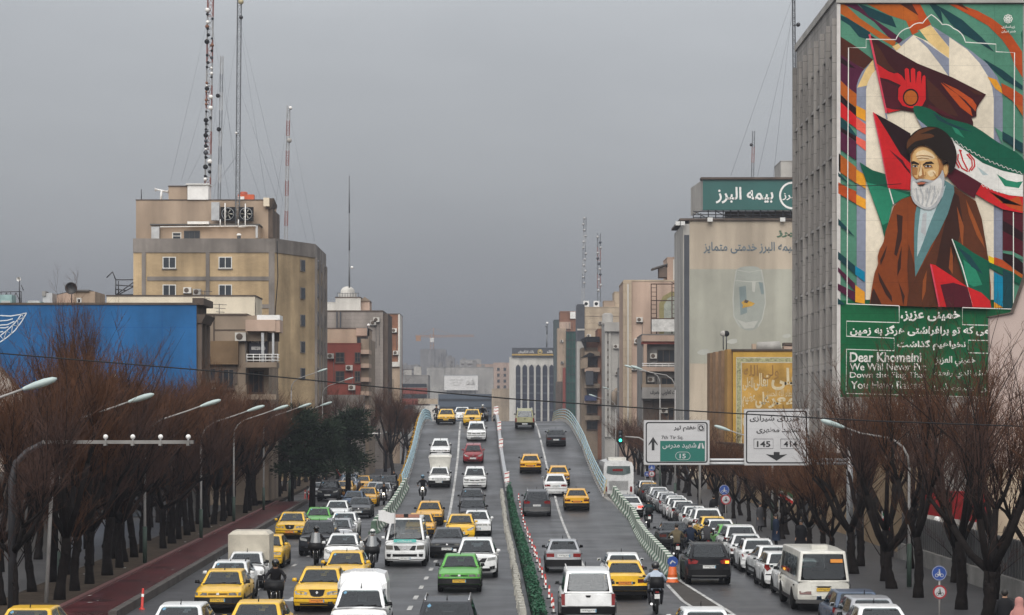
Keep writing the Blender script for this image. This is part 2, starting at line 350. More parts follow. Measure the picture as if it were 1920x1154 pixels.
# railings of the overpass: pale blue pipes on posts, on a black and white kerb
M_RAIL = mat('pale_blue_paint', (.30, .44, .50), .45, var=.2, fine=.1)
M_CREAM = mat('cream_paint', (.42, .36, .22), .6, var=.3); M_YEL = mat('yellow_paint', (.42, .23, .02), .55, var=.25)
def railing(fx, y0, y1, s, label):
    t = thing('railing', label, 'railing', (fx(y0), y0, deck(y0)))
    off = tuple(-c for c in t.location); yy = [y0 + (y1 - y0) * i / 24 for i in range(25)]
    for h in (.45, .72, .98, 1.22):
        b = MB(); b.tube([(fx(y) + s * (.02 + .14 * h), y, deck(y) + h) for y in yy], .05, M_RAIL, 6); b.build('rail_pipe', t, off)
    for y in yy:
        b = MB(); x = fx(y)
        b.prism([(x,y-.06,deck(y)+.25),(x+s*.12,y-.06,deck(y)+.25),(x+s*.28,y-.06,deck(y)+1.27),(x+s*.2,y-.06,deck(y)+1.3)], (0,.12,0), M_RAIL if s < 0 else M_CREAM)
        b.build('post', t, off)
    b = MB()
    for a, c in zip(yy, yy[1:]):
        b.hexa([(fx(a),a,deck(a)),(fx(a)+s*.3,a,deck(a)),(fx(c)+s*.3,c,deck(c)),(fx(c),c,deck(c))][::int(s) or 1] + [(fx(a)+s*.04,a,deck(a)+.28),(fx(a)+s*.28,a,deck(a)+.28),(fx(c)+s*.28,c,deck(c)+.28),(fx(c)+s*.04,c,deck(c)+.28)][::int(s) or 1], M_CONC)
    b.build('plinth', t, off)
    b = MB(); k = 0; y = y0
    while y < y1 - .8:
        b.hexa([(fx(y)-s*.012,y,deck(y)+.02),(fx(y)-s*.002,y,deck(y)+.02),(fx(y+.7)-s*.002,y+.7,deck(y+.7)+.02),(fx(y+.7)-s*.012,y+.7,deck(y+.7)+.02),
                (fx(y)+s*.02,y,deck(y)+.27),(fx(y)+s*.03,y,deck(y)+.27),(fx(y+.7)+s*.03,y+.7,deck(y+.7)+.27),(fx(y+.7)+s*.02,y+.7,deck(y+.7)+.27)], M_WHITE if k % 2 == 0 else M_BLACK)
        y += .72; k += 1
    b.build('painted_kerb_face', t, off)
    if s < 0:
        for y in yy[:-2]:
            b = MB(); x = fx(y) - .42
            b.box(x-.04, x+.04, y-.05, y+.05, deck(y)+.1, deck(y)+1.05, M_YEL); b.box(x-.14, x+.05, y-.07, y+.07, deck(y)+.72, deck(y)+.86, M_YEL); b.build('yellow_bracket', t, off)
railing(bl, 173.5, 262, -1, 'pale blue pipe railing with yellow brackets along the taxi-crowded side of the overpass')
railing(br, 168.5, 262, 1, 'pale blue and cream pipe railing of the overpass nearest the traffic light')
# concrete blocks
M_BLOCKG = mat('green_block_paint', (.10, .155, .115), .75, var=.35, scale=2, fine=.15); M_BLOCKW = mat('white_block_paint', (.50, .52, .47), .75, var=.3, scale=2, fine=.15)
def block_mesh():
    b = MB()
    def cs(y, m):
        return [(-.3,y,0),(-.3,y,.16),(-.17,y,.34),(-.12,y,.8),(.12,y,.8),(.17,y,.34),(.3,y,.16),(.3,y,0)]
    b.prism(cs(0, 0), (0, 1.15, 0), M_BLOCKG); b.prism([(p[0]*1.02, 1.151, p[2]*1.015) for p in cs(0, 0)], (0, .85, 0), M_BLOCKW)
    return b.mesh('concrete_block')
bm_ = block_mesh()
def blocks(fx, y0, y1, label, grp):
    y = y0
    while y < y1:
        o = link('concrete_block', bm_, None, (fx(y), y, deck(y) if y > 140 else .0), (dslope(y), 0, math.atan2(fx(y) - fx(y + 2), 2)))
        tag(o, label, 'barrier block', grp); y += 2.05
blocks(lambda y: interp([(98,6.75),(104,6.95),(128,7.25),(150,7.75),(168,7.35)], y), 99, 167, 'green and white concrete barrier block in the row between the ramp and the parked cars', 'barrier blocks by the parked cars side')
blocks(lambda y: interp([(138,-8.15),(175,-7.95)], y), 138, 173, 'green and white concrete barrier block in the row below the yellow bracket railing', 'barrier blocks by the taxi side')
# central divider: green plastic hedge on white blocks, red and white delineators, steel guard rail uphill
M_HEDGE = mat('hedge_leaves', (.010, .085, .038), .6, var=.75, scale=3)
b = MB(); rnd = random.Random(3)
for i in range(11000):
    y = 72 + 98 * rnd.random() ** 1.15; h = .22 + .75 * rnd.random(); w = .23 * (1 - .45 * (h - .2)) * (.8 + .35 * math.sin(y * 2.1) * math.sin(y * .7)); x = dv(y) + .12 + w * (2 * rnd.random() - 1); z = deck(y) + h
    a = Vector((rnd.gauss(0,1), rnd.gauss(0,1), rnd.gauss(0,1))).normalized() * .085; c = a.cross(Vector((rnd.gauss(0,1), rnd.gauss(0,1), rnd.gauss(0,1))).normalized()) * .8
    p = Vector((x, y, z)); b.poly([p - a, p + c * .5, p + a, p - c * .5], M_HEDGE)
hd = b.build('divider_hedge'); tag(hd, 'long dark green plastic hedge along the middle of the carriageway', 'hedge')
b = MB(); yy = [72 + 5.15 * i for i in range(20)]
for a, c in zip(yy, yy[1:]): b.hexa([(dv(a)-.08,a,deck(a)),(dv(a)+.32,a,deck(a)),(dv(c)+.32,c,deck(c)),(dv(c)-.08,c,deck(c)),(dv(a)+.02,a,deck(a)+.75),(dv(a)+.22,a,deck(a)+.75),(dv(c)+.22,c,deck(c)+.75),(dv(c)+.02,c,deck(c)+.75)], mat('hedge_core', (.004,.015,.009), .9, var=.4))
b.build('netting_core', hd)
b = MB(); b.hexa([(-.14,-.3,0),(.14,-.3,0),(.14,.3,0),(-.14,.3,0),(-.09,-.26,.3),(.09,-.26,.3),(.09,.26,.3),(-.09,.26,.3)], mat('whitewashed_block', (.40,.39,.35), .85, var=.45, scale=3)); kb = b.mesh('kerb_block')
y = 80.5; rnd = random.Random(5)
while y < 172:
    o = link('kerb_block', kb, None, (dv(y) - .4 + rnd.uniform(-.03,.03), y, deck(y)), (dslope(y), 0, rnd.uniform(-.1, .1)))
    tag(o, 'small whitewashed concrete block at the foot of the green hedge', 'kerb block', 'white blocks along the hedge'); y += 1.25
b = MB(); b.lathe([(.1,0),(.1,.03),(.04,.05)], M_BLACK, 10)
for i in range(4): b.lathe([(.036,.05+.11*i),(.036,.16+.11*i)], M_REDP if i % 2 else M_WHITE, 8)
b.lathe([(.036,.49),(.025,.52),(.001,.52)], M_REDP, 8)
dm = b.mesh('delineator_post')
for i, y in enumerate([81.8,84.2,88.5,93.5,95,99.5,104.5,106,111,116,117.5,123,129,134,136,142,148,154,160,166]):
    o = link('delineator_post', dm, None, (dv(y) + .72, y, deck(y)), (0, R((i * 7) % 5 - 2), 0)); tag(o, 'short red and white delineator post beside the green hedge', 'delineator', 'delineators beside the hedge')
g = thing('guard_rail', 'grey steel guard rail down the middle of the overpass', 'guard rail', (dv(170), 170, deck(170))); off = tuple(-c for c in g.location)
yy = [170 + 4 * i for i in range(24)]
for h in (.42, .7):
    b = MB()
    for a, c in zip(yy, yy[1:]): b.hexa([(dv(a)-.16,a,deck(a)+h-.1),(dv(a)+.16,a,deck(a)+h-.1),(dv(c)+.16,c,deck(c)+h-.1),(dv(c)-.16,c,deck(c)+h-.1),(dv(a)-.13,a,deck(a)+h+.1),(dv(a)+.13,a,deck(a)+h+.1),(dv(c)+.13,c,deck(c)+h+.1),(dv(c)-.13,c,deck(c)+h+.1)], M_STEEL)
    b.build('beam', g, off)
b = MB()
for y in yy: b.box(dv(y)-.06, dv(y)+.06, y-.06, y+.06, deck(y), deck(y)+.62, M_DSTEEL)
b.build('posts', g, off)
b = MB(); b.box(-.03, .03, -.02, .02, 0, .8, M_DSTEEL)
for i in range(5):
    b.prism([(-.17,-.03,.25+.16*i),(.17,-.03,.33+.16*i),(.17,-.03,.41+.16*i),(-.17,-.03,.33+.16*i)], (0,.02,0), M_REDP if i % 2 == 0 else M_WHITE)
    b.prism([(-.17,-.03,.33+.16*i),(.17,-.03,.41+.16*i),(.17,-.03,.49+.16*i),(-.17,-.03,.41+.16*i)], (0,.02,0), M_WHITE if i % 2 == 0 else M_WHITE)
cm = b.mesh('chevron_marker')
for y, q in ((172,'at the top end of the hedge'),(199,'beside the dark red car'),(212,'beside the white saloon below the crest'),(233,'on the crest of the overpass'),(240,'just beyond the crest'),(246,'farthest along the guard rail')):
    o = link('chevron_marker', cm, None, (dv(y), y, deck(y) + .45)); tag(o, 'red and white striped marker ' + q, 'marker', 'striped markers on the guard rail')
# ------------------------------------------------------------------ vehicles
def paint(name, col, rough=.32, coat=.35, var=.12): return mat('paint_' + name, col, rough, 0, .2, 2.2, fine=.07, coat=coat)
PAINTS = dict(yellow=paint('yellow', (.72, .42, .010)), orange=paint('orange', (.66, .34, .010)), green=paint('green', (.075, .33, .035)), white=paint('white', (.70, .71, .71)), offwhite=paint('offwhite', (.58, .57, .52)),
 cream=paint('cream', (.50, .46, .38), .5, .1), silver=mat('paint_silver', (.36, .37, .39), .35, .45, .12, 2, coat=.3), grey=mat('paint_grey', (.06, .064, .072), .38, .2, .15, 2, coat=.2, spec=.35),
 dark=mat('paint_dark', (.017, .019, .024), .36, 0, .2, 2, coat=.18, spec=.3), black=mat('paint_black', (.007, .008, .011), .34, 0, .2, 2, coat=.14, spec=.25), red=paint('red', (.22, .012, .018)), blue=mat('paint_blue', (.055, .085, .14), .35, .3, .15, 2, coat=.3),
 olive=paint('olive', (.27, .265, .15), .5, .1), darkgreen=paint('darkgreen', (.05, .08, .06)))
P_ = mat('paint_slot', (.5, .5, .5))
M_LAMP = mat('headlamp_glass', (.42, .43, .42), .12, .3, var=.5, scale=9, spec=.8); M_LAMPD = mat('headlamp_grey', (.17, .165, .15), .15, .2, var=.5, scale=9, spec=.8)
M_TAIL = mat('tail_lamp_red', (.20, .012, .012), .2, var=.35, scale=9); M_TAILD = mat('tail_lamp_dark', (.09, .016, .012), .25, var=.35, scale=9)
M_BRAKE = mat('brake_light', (1, .05, .03), .3, var=0, emit=1.6); M_AMBER = mat('amber_light', (1, .42, .04), .3, var=0, emit=1.6); M_HEADON = mat('lit_headlight', (1, .86, .6), .3, var=0, emit=4)
M_PLATE = mat('number_plate', (.60, .61, .60), .5, var=.1); M_PLATEY = mat('yellow_number_plate', (.55, .34, .03), .5, var=.1); M_PLATER = mat('orange_number_plate', (.60, .2, .02), .5, var=.1)
M_INK = mat('plate_ink', (.02, .02, .025), .6, var=0); M_CHROME = mat('chrome', (.55, .55, .56), .2, .9, var=.1); M_RIM = mat('wheel_rim', (.22, .22, .23), .4, .5, var=.3, scale=6)
M_GREYP = mat('grey_plastic', (.10, .10, .10), .55, var=.2); M_STICK = mat('blue_sticker', (.10, .24, .36), .5, var=.1)
M_SEAT = mat('seat_cloth', (.035, .035, .037), .9, var=.3)
_wheels = {}
def wheel_mesh(r, w):
    k = (r, w)
    if k not in _wheels:
        b = MB(); b.lathe([(r*.62,-w/2),(r*.9,-w/2),(r*.985,-w*.38),(r,-w*.2),(r,w*.2),(r*.985,w*.38),(r*.9,w/2),(r*.62,w/2)], M_RUBBER, 20, 'x')
        c = MB(); c.lathe([(.001,-w*.30),(r*.2,-w*.36),(r*.24,-w*.3),(r*.5,-w*.26),(r*.6,-w*.44),(r*.66,-w*.46),(r*.66,w*.46),(r*.6,w*.44),(r*.5,w*.26),(r*.24,w*.3),(r*.2,w*.36),(.001,w*.3)], M_RIM, 16, 'x')
        for q in range(6):
            t = q * math.pi / 3
            for s in (-1, 1): c.sphere((s*w*.3, r*.4*math.cos(t), r*.4*math.sin(t)), r*.09, M_BLACK, 6, 4)
        _wheels[k] = (b.mesh('tyre'), c.mesh('rim'))
    return _wheels[k]
class Kind: pass
KINDS = {}
def car_kind(key, L, W, H, zn, zc, zt, zr, f, wb=.93, wr=.70, zb=.2, curve=.16, wheel=(.30, .19), front=None, rear=None, arch=.37, axle=(.80, .80), win='two', roofbars=False, lower=None, mould=None, glassinset=.07, crown=.02, extra=None, mirror=P_, rglass=True, antenna=True, side_glass=True):
    """L W H size; zn hood edge, zc cowl, zt tail top at rear glass, zr tail edge heights; f = (windscreen base, roof front, roof rear, rear glass base) as fractions of L"""
    hw = W / 2; parts = []
    fb, f1, f2, f3 = [-L/2 + q * L for q in f]
    def Fy(x, z, s):     # surface of the nose (s=-1) or tail (s=1)
        c = curve * min(1.15, abs(x) / hw) ** 3; t = max(0, min(1, (z - zb) / (((zn if s < 0 else zr)) - zb)))
        prof = interp([(0, .07), (.12, .02), (.45, 0), (.55, .03), (1, .06 if s < 0 else .045)], t)
        return s * (L/2 - c - prof)
    T = [(0,1.0),(.55,1.0),(.85,.975),(.95,.92),(.99,.78),(1.0,.55),(.985,.28),(.96,.08),(.9,0)]
    sec = [(-a, c) for a, c in T[:0:-1]] + T
    b = MB(); st = []
    tops = [(-L/2, zn), (-L/2 + .35, zn + (zc - zn) * .38), ((-L/2 + fb) / 2, zn + (zc - zn) * .72), (fb, zc), ((fb + f3) / 2, (zc + zt) / 2), (f3, zt), ((f3 + L/2) / 2, (zt + zr) / 2 + .01), (L/2, zr)]
    stations = [(-L/2, .96, 0), (-L/2 + .3, .985, 1), (-L/2 + .7, 1, 1), ((-L/2 + fb)/2 + .1, 1, 1), (fb, 1, 1), ((fb + f3)/2, 1, 1), (min(f3, L/2 - .35), 1, 1), (L/2 - .3, .985, 1), (L/2, .955, 2)]
    rings = []
    for y, k, md in stations:
        ztop = interp(tops, y); r = []
        for a, c in sec:
            x = a * hw * k; z = zb + c * (ztop - zb) + crown * (1 - a * a) * (c > .9)
            yy = y if md == 1 else Fy(x, z, -1 if md == 0 else 1)
            if md == 1 and abs(y) > L/2 - .5: yy = y - math.copysign(.3 * curve * abs(a) ** 3, y)
            r.append((x, yy, z))
        rings.append(r)
    n = len(sec); vs = [p for r in rings for p in r]; fs = []
    for j in range(len(rings) - 1):
        for q in range(n - 1): fs.append((j*n+q, j*n+q+1, (j+1)*n+q+1, (j+1)*n+q))
        fs.append((j*n+n-1, j*n, (j+1)*n, (j+1)*n+n-1))
    b.add(vs, fs, P_, True)
    cols = [-.99,-.95,-.85,-.55,0,.55,.85,.95,.99]; top = {.99:.78,.95:.92,.85:.975,.55:1,0:1}; bot = {.99:.28,.95:.06,.85:0,.55:0,0:0}
    for s, k, ze in ((-1, .96, zn), (1, .955, zr)):
        vs = []
        for a in cols:
            q = abs(a)
            for i in range(7):
                c = bot[q] + (top[q] - bot[q]) * i / 6; z = zb + c * (ze - zb) + (crown * (1 - a*a) if i == 6 else 0); x = a * hw * k
                vs.append((x, Fy(x, z, s), z))
        fs = [(i*7+j, (i+1)*7+j, (i+1)*7+j+1, i*7+j+1) for i in range(8) for j in range(6)]
        b.add(vs, fs if s < 0 else [q[::-1] for q in fs], P_, True)
    # greenhouse
    g = bmesh.new(); wbl, wrf = hw * wb, hw * wr; zr_ = H; ym = (f1 + f2) / 2
    rows = [(fb, wbl * .97, zc - .02), (f1, wrf, zr_ - .035), (ym, wrf * 1.02, zr_), (f2, wrf * .98, zr_ - .03), (f3, wbl * .96, zt - .02)]
    bl_ = [g.verts.new((s * w, y, z)) for s in (-1, 1) for y, w, z in rows]
    mid = [g.verts.new((s * wbl, ym, (zc + zt) / 2 - .02)) for s in (-1, 1)]
    for i in range(4): g.faces.new((bl_[i], bl_[5+i], bl_[6+i], bl_[1+i]))
    for s in (0, 1):
        o = s * 5; fc = [bl_[o], bl_[o+1], bl_[o+2], mid[s]]; fd = [mid[s], bl_[o+2], bl_[o+3], bl_[o+4]]
        g.faces.new(fc if s else fc[::-1]); g.faces.new(fd if s else fd[::-1])
    bmesh.ops.recalc_face_normals(g, faces=g.faces); g.normal_update()
    eds = [ed for ed in g.edges if ed.is_manifold and ed.calc_face_angle(0) > .25]
    bmesh.ops.bevel(g, geom=eds, offset=.055, segments=3, affect='EDGES', profile=.6)
    bmesh.ops.recalc_face_normals(g, faces=g.faces); g.normal_update()
    topf = max(g.faces, key=lambda fc: fc.calc_area() * (abs(fc.normal.z) > .97))
    if topf.normal.z < 0: bmesh.ops.reverse_faces(g, faces=g.faces); g.normal_update()
    op = [fc for fc in g.faces if fc.calc_area() > .22 and ((fc.normal.z < .95 and fc.normal.y < -.3) or (fc.normal.y > .3 and fc.normal.z < .95 and rglass) or (abs(fc.normal.x) > .6 and side_glass))]
    if op:
        bmesh.ops.inset_individual(g, faces=op, thickness=.065); bmesh.ops.delete(g, geom=op, context='FACES')
    g.verts.ensure_lookup_table()
    g.verts.index_update(); g.normal_update(); gf = [tuple(v.index for v in fc.verts) for fc in g.faces]; b.add([v.co[:] for v in g.verts], gf, P_, True)
    lin = [tuple(v.co - v.normal * .022) for v in g.verts]; b.add(lin, [q[::-1] for q in gf], M_SEAT, True); g.free()
    parts.append(('body', b, None))
    it = MB(); zf_ = max(zc, zt) + .035; it.box(-wbl*.92, wbl*.92, fb+.16, min(f3-.12, f2+.35), zf_-.03, zf_, M_SEAT); it.hexa([(-wbl*.9,fb+.04,zc+.0),(wbl*.9,fb+.04,zc+.0),(wbl*.9,fb+.42,zf_),(-wbl*.9,fb+.42,zf_),(-wbl*.88,fb+.06,zc+.03),(wbl*.88,fb+.06,zc+.03),(wbl*.88,fb+.40,zf_+.06),(-wbl*.88,fb+.40,zf_+.06)], M_BLACK)
    parts.append(('interior', it, None))
    for s in (-1, 1):
        for y_, k_ in ((f1 + .45, 1), (f1 + 1.25, .9)):
            if y_ > f2 + .1 or key in ('van', 'minibus') and y_ > f1 + .6: continue
            x_ = s * wbl * .45; se = MB(); se.hexa([(x_-.24,y_,zf_),(x_+.24,y_,zf_),(x_+.24,y_+.14,zf_),(x_-.24,y_+.14,zf_),(x_-.2,y_+.10,zf_+.17*k_),(x_+.2,y_+.10,zf_+.17*k_),(x_+.2,y_+.2,zf_+.17*k_),(x_-.2,y_+.2,zf_+.17*k_)], M_SEAT, True); se.hexa([(x_-.12,y_+.13,zf_+.16*k_),(x_+.12,y_+.13,zf_+.16*k_),(x_+.12,y_+.22,zf_+.16*k_),(x_-.12,y_+.22,zf_+.16*k_),(x_-.1,y_+.15,zf_+.33*k_),(x_+.1,y_+.15,zf_+.33*k_),(x_+.1,y_+.22,zf_+.33*k_),(x_-.1,y_+.22,zf_+.33*k_)], M_SEAT, True); parts.append(('seat', se, None))
    mr = MB(); mr.box(-.12, .12, f1-.02, f1+.01, H-.20, H-.13, M_BLACK); parts.append(('rear_view_mirror', mr, None))
    def panel(A, B, Cc, D, ia, ib, ic, id_, d, mt=M_CGLASS):     # quad A-B (bottom) D-C (top), inset as fractions, pushed out by d, corners cut
        A, B, Cc, D = map(Vector, (A, B, Cc, D))
        def P(s, t): return (A * (1-s) + B * s) * (1-t) + (D * (1-s) + Cc * s) * t
        nn = (B - A).cross(D - A).normalized()
        q = []
        for s, t in ((ia+.05, ic), (1-ib-.05, ic), (1-ib, ic+.08), (1-ib, 1-id_-.1), (1-ib-.04, 1-id_), (ia+.04, 1-id_), (ia, 1-id_-.1), (ia, ic+.08)): q.append(tuple(P(s, t) + nn * d))
        m = MB(); m.poly(q, mt); return m
    bl0, bl1 = (-wbl*.97, fb, zc - .02), (wbl*.97, fb, zc - .02); r0, r1 = (-wrf, f1, zr_ - .035), (wrf, f1, zr_ - .035)
    parts.append(('windscreen', panel(bl0, bl1, r1, r0, .075, .075, .06, .075, .012), None))
    st_ = panel(bl0, bl1, r1, r0, .10, .81, .70, .12, .016, M_STICK); parts.append(('window_sticker', st_, 'windscreen'))
    w_ = MB()
    for s in (-.42, .08):
        w_.tube([(s * wbl, fb - .015 + .02, zc + .015), ((s + .55) * wbl, fb + .07, zc + .06)], .012, M_BLACK, 5)
    w_.hexa([(-wbl*.86,fb-.05,zc-.012+.02),(wbl*.86,fb-.05,zc-.012+.02),(wbl*.86,fb+.05,zc-.01),(-wbl*.86,fb+.05,zc-.01),(-wbl*.86,fb-.05,zc+.012),(wbl*.86,fb-.05,zc+.012),(wbl*.84,fb+.06,zc+.04),(-wbl*.84,fb+.06,zc+.04)], M_BLACK)
    parts.append(('wiper', w_, None))
    if rglass:
        parts.append(('rear_window', panel((wbl*.96, f3, zt-.02), (-wbl*.96, f3, zt-.02), (-wrf*.98, f2, zr_-.03), (wrf*.98, f2, zr_-.03), .085, .085, .08, .09, .012), None))
    if side_glass:
        for s in (-1, 1):
            zm = (zc + zt) / 2 - .02; top_m = (s*wrf*1.02, ym, zr_); bot_m = (s*wbl, ym, zm)
            ft = (s*wrf, f1, zr_-.035); fbm = (s*wbl*.97, fb, zc-.02); rt = (s*wrf*.98, f2, zr_-.03); rb = (s*wbl*.96, f3, zt-.02)
            # pillars slope: the panels are trapezoids
            if s > 0:
                parts.append(('side_window', panel(fbm, bot_m, top_m, ft, .10, .05, .07, .11, .012), None)); parts.append(('side_window', panel(bot_m, rb, rt, top_m, .05, .14, .07, .11, .012), None))
            else:
                parts.append(('side_window', panel(bot_m, fbm, ft, top_m, .05, .10, .07, .11, .012), None)); parts.append(('side_window', panel(rb, bot_m, top_m, rt, .14, .05, .07, .11, .012), None))
    # helpers for lamps, grilles, bumpers
    def sp(mb, poly, s, d, mt, mirror=False, inward=.08):
        for q in ((1, -1) if mirror else (1,)):
            pp = [(q * x, z) for x, z in poly]
            fr = [(x, Fy(x, z, s) + s * d, z) for x, z in pp]; bk = [(x, Fy(x, z, s) - s * inward, z) for x, z in pp]; k = len(pp)
            mb.add(fr + bk, [tuple(range(k)) if (s * q < 0) else tuple(range(k))[::-1]] + [(i, (i+1) % k, k + (i+1) % k, k + i) for i in range(k)], mt)
    def bar(mb, x0, x1, z0, z1, s, d, mt, nn=10, inward=.06):
        v = []
        for i in range(nn + 1):
            x = x0 + (x1 - x0) * i / nn
            for z, k in ((z0, -inward), (z0 + .015, d), (z1 - .015, d), (z1, -inward)): v.append((x, Fy(x, z, s) + s * k, z))
        fs = [(i*4+j, (i+1)*4+j, (i+1)*4+j+1, i*4+j+1) for i in range(nn) for j in range(3)]
        fs += [(0,1,2,3), (nn*4, nn*4+3, nn*4+2, nn*4+1)]
        mb.add(v, fs if s < 0 else [q[::-1] for q in fs], mt)
    def plate(x, z, s, mt, w=.52, h=.12, d=.035):
        m = MB(); m.hexa([(x-w/2, Fy(0,z,s)+s*d-.01, z-h/2),(x+w/2, Fy(0,z,s)+s*d-.01, z-h/2),(x+w/2, Fy(0,z,s)+s*d+.01, z-h/2),(x-w/2, Fy(0,z,s)+s*d+.01, z-h/2),
                          (x-w/2, Fy(0,z,s)+s*d-.01, z+h/2),(x+w/2, Fy(0,z,s)+s*d-.01, z+h/2),(x+w/2, Fy(0,z,s)+s*d+.01, z+h/2),(x-w/2, Fy(0,z,s)+s*d+.01, z+h/2)], mt)
        tx = fa('۴۲ج۱۳۷'); y = Fy(0, z, s) + s * (d + .013)
        if s < 0: text_on(m, tx, x-w*.38, x+w*.42, z-h*.3, z+h*.3, y, M_INK)
        else: text_on(m, tx, -x-w*.38, -x+w*.42, z-h*.3, z+h*.3, -y, M_INK, mapf=lambda a, q, c: (-a, -q, c))
        m.box(x - s*w*.47 - .02, x - s*w*.47 + .02, min(y, y - s*.02), max(y, y - s*.02), z-h*.42, z+h*.42, M_STICK)
        return m
    class H_: pass
    h = H_(); h.sp, h.bar, h.plate, h.hw, h.L, h.Fy, h.parts, h.MB = sp, bar, plate, hw, L, Fy, parts, MB
    h.zb, h.zn, h.zr, h.zc, h.zt, h.H, h.W = zb, zn, zr, zc, zt, H, W; h.fb, h.f1, h.f2, h.f3, h.wbl, h.wrf = fb, f1, f2, f3, wbl, wrf
    front(h); rear(h)
    if extra: extra(h)
    r, w = wheel; ay = (-L/2 + axle[0], L/2 - axle[1])
    for s in (-1, 1):
        m = MB()
        for y in ay:
            k = 12; m.poly([(s*(hw+.003), y + arch*math.cos(math.pi*i/k), r + arch*math.sin(math.pi*i/k)) for i in range(k+1)] + [(s*(hw+.003), y-arch, zb-.02), (s*(hw+.003), y+arch, zb-.02)], M_BLACK)  # black half disc paints the shaded wheel-arch hollow, the body is uncut
        m.box(min(s*(hw-.06), s*(hw+.004)), max(s*(hw-.06), s*(hw+.004)), ay[0]+arch, ay[1]-arch, zb-.03, zb+.08, M_BLACK)  # black rocker strip, also painted shadow under the body
        for y in (fb + .32, (f2 + ym) / 2 + .1):
            m.box(min(s*hw*.985, s*(hw+.025)), max(s*hw*.985, s*(hw+.025)), y+.55, y+.72, zt-.2, zt-.16, M_BLACK if mirror is not P_ else P_)
        for y in (fb + .22, (fb + f3) / 2 + .02, (f2 + f3) / 2 + .12):
            if key not in ('minibus', 'van'): m.box(min(s*hw*.99, s*(hw+.004)), max(s*hw*.99, s*(hw+.004)), y-.007, y+.007, zb+.12, min(zc, zt)-.2, M_BLACK)
        parts.append(('side_trim_and_shade', m, None))
        if mould:
            m = MB(); m.box(min(s*(hw-.02), s*(hw+.012)), max(s*(hw-.02), s*(hw+.012)), ay[0]+arch+.02, ay[1]-arch-.02, mould[0], mould[1], M_BLACK); parts.append(('side_moulding', m, None))
        m = MB(); y = fb + .12; mm = mirror
        m.hexa([(s*(wbl+.02),y-.05,zc+.03),(s*(wbl+.19),y-.05,zc+.04),(s*(wbl+.19),y+.04,zc+.04),(s*(wbl+.02),y+.06,zc+.03),(s*(wbl+.04),y-.03,zc+.16),(s*(wbl+.17),y-.03,zc+.15),(s*(wbl+.17),y+.04,zc+.15),(s*(wbl+.04),y+.05,zc+.16)][::1], mm, True)
        m.box(min(s*(wbl-.05), s*(wbl+.06)), max(s*(wbl-.05), s*(wbl+.06)), y-.02, y+.03, zc+.02, zc+.06, M_BLACK); m.box(min(s*(wbl+.045),s*(wbl+.165)), max(s*(wbl+.045),s*(wbl+.165)), y+.05, y+.055, zc+.055, zc+.14, M_CGLASS)
        parts.append(('side_mirror', m, None))
        if roofbars:
            m = MB(); m.tube([(s*wrf*.93, f1+.15, H-.02), (s*wrf*.95, f1+.3, H+.05), (s*wrf*.96, f2-.25, H+.055), (s*wrf*.93, f2-.08, H-.02)], .022, roofbars, 6); parts.append(('roof_bar', m, None))
    if antenna:
        m = MB(); m.tube([(0, f1+.12, H-.01), (0, f1+.2, H+.13)], [.02, .008], M_BLACK, 5); parts.append(('antenna', m, None))
    K = Kind(); K.L, K.W, K.H = L, W, H
    K.parts = [(nm, mb.mesh(nm), par) for nm, mb, par in parts]
    K.wheels = [(s * (hw - w/2 + .008), y, r) for y in ay for s in (-1, 1)]; K.wm = wheel_mesh(r, w); K.f1, K.f2, K.H = f1, f2, H
    KINDS[key] = K
def lit(h, *polys): pass
# --- noses
def nose_samand(h):
    m = MB(); h.sp(m, [(-.28,.80),(-.22,.60),(-.1,.55),(.1,.55),(.22,.60),(.28,.80)], -1, .012, M_BLACK); h.parts.append(('grille', m, None))
    m = MB(); h.sp(m, [(-.05,.70),(0,.64),(.05,.70),(0,.76)], -1, .02, M_CHROME); h.parts.append(('emblem', m, 'grille'))
    for q in (1, -1):
        m = MB(); h.sp(m, [(q*.34,.70),(q*.36,.62),(q*.76,.63),(q*.79,.74),(q*.5,.75)][::q], -1, .012, M_LAMP); h.sp(m, [(q*.55,.72),(q*.55,.64),(q*.57,.64),(q*.57,.72)][::q], -1, .016, M_BLACK); h.parts.append(('headlight', m, None))
    m = MB(); h.bar(m, -.82, .82, .36, .50, -1, .05, P_); h.bar(m, -.80, .80, .47, .52, -1, .056, M_BLACK); h.bar(m, -.6, .6, .25, .33, -1, .02, M_BLACK); h.bar(m, -.78, .78, .185, .245, -1, .02, M_BLACK); h.parts.append(('bumper', m, None))
    h.parts.append(('number_plate', h.plate(0, .41, -1, h.pl, d=.07), None))
def nose_405(h, lamp=M_LAMPD, low=M_BLACK):
    m = MB(); h.sp(m, [(-.36,.72),(-.36,.64),(.36,.64),(.36,.72)], -1, .010, P_); h.bar(m, -.34, .34, .655, .668, -1, .018, M_BLACK, 4); h.bar(m, -.34, .34, .69, .70, -1, .018, M_BLACK, 4); h.parts.append(('grille', m, None))
    m = MB(); h.sp(m, [(-.05,.65),(.05,.65),(.045,.72),(-.045,.72)], -1, .024, M_CHROME); h.parts.append(('emblem', m, 'grille'))
    for q in (1, -1):
        m = MB(); h.sp(m, [(q*.38,.72),(q*.38,.63),(q*.79,.62),(q*.80,.73)][::q], -1, .014, lamp); h.parts.append(('headlight', m, None))
    m = MB(); h.bar(m, -.83, .83, .34, .57, -1, .055, low); h.bar(m, -.78, .78, .555, .60, -1, .045, P_); h.bar(m, -.80, .80, .19, .345, -1, .03, M_BLACK); h.parts.append(('bumper', m, None))
    h.parts.append(('number_plate', h.plate(0, .47, -1, h.pl, d=.075), None))
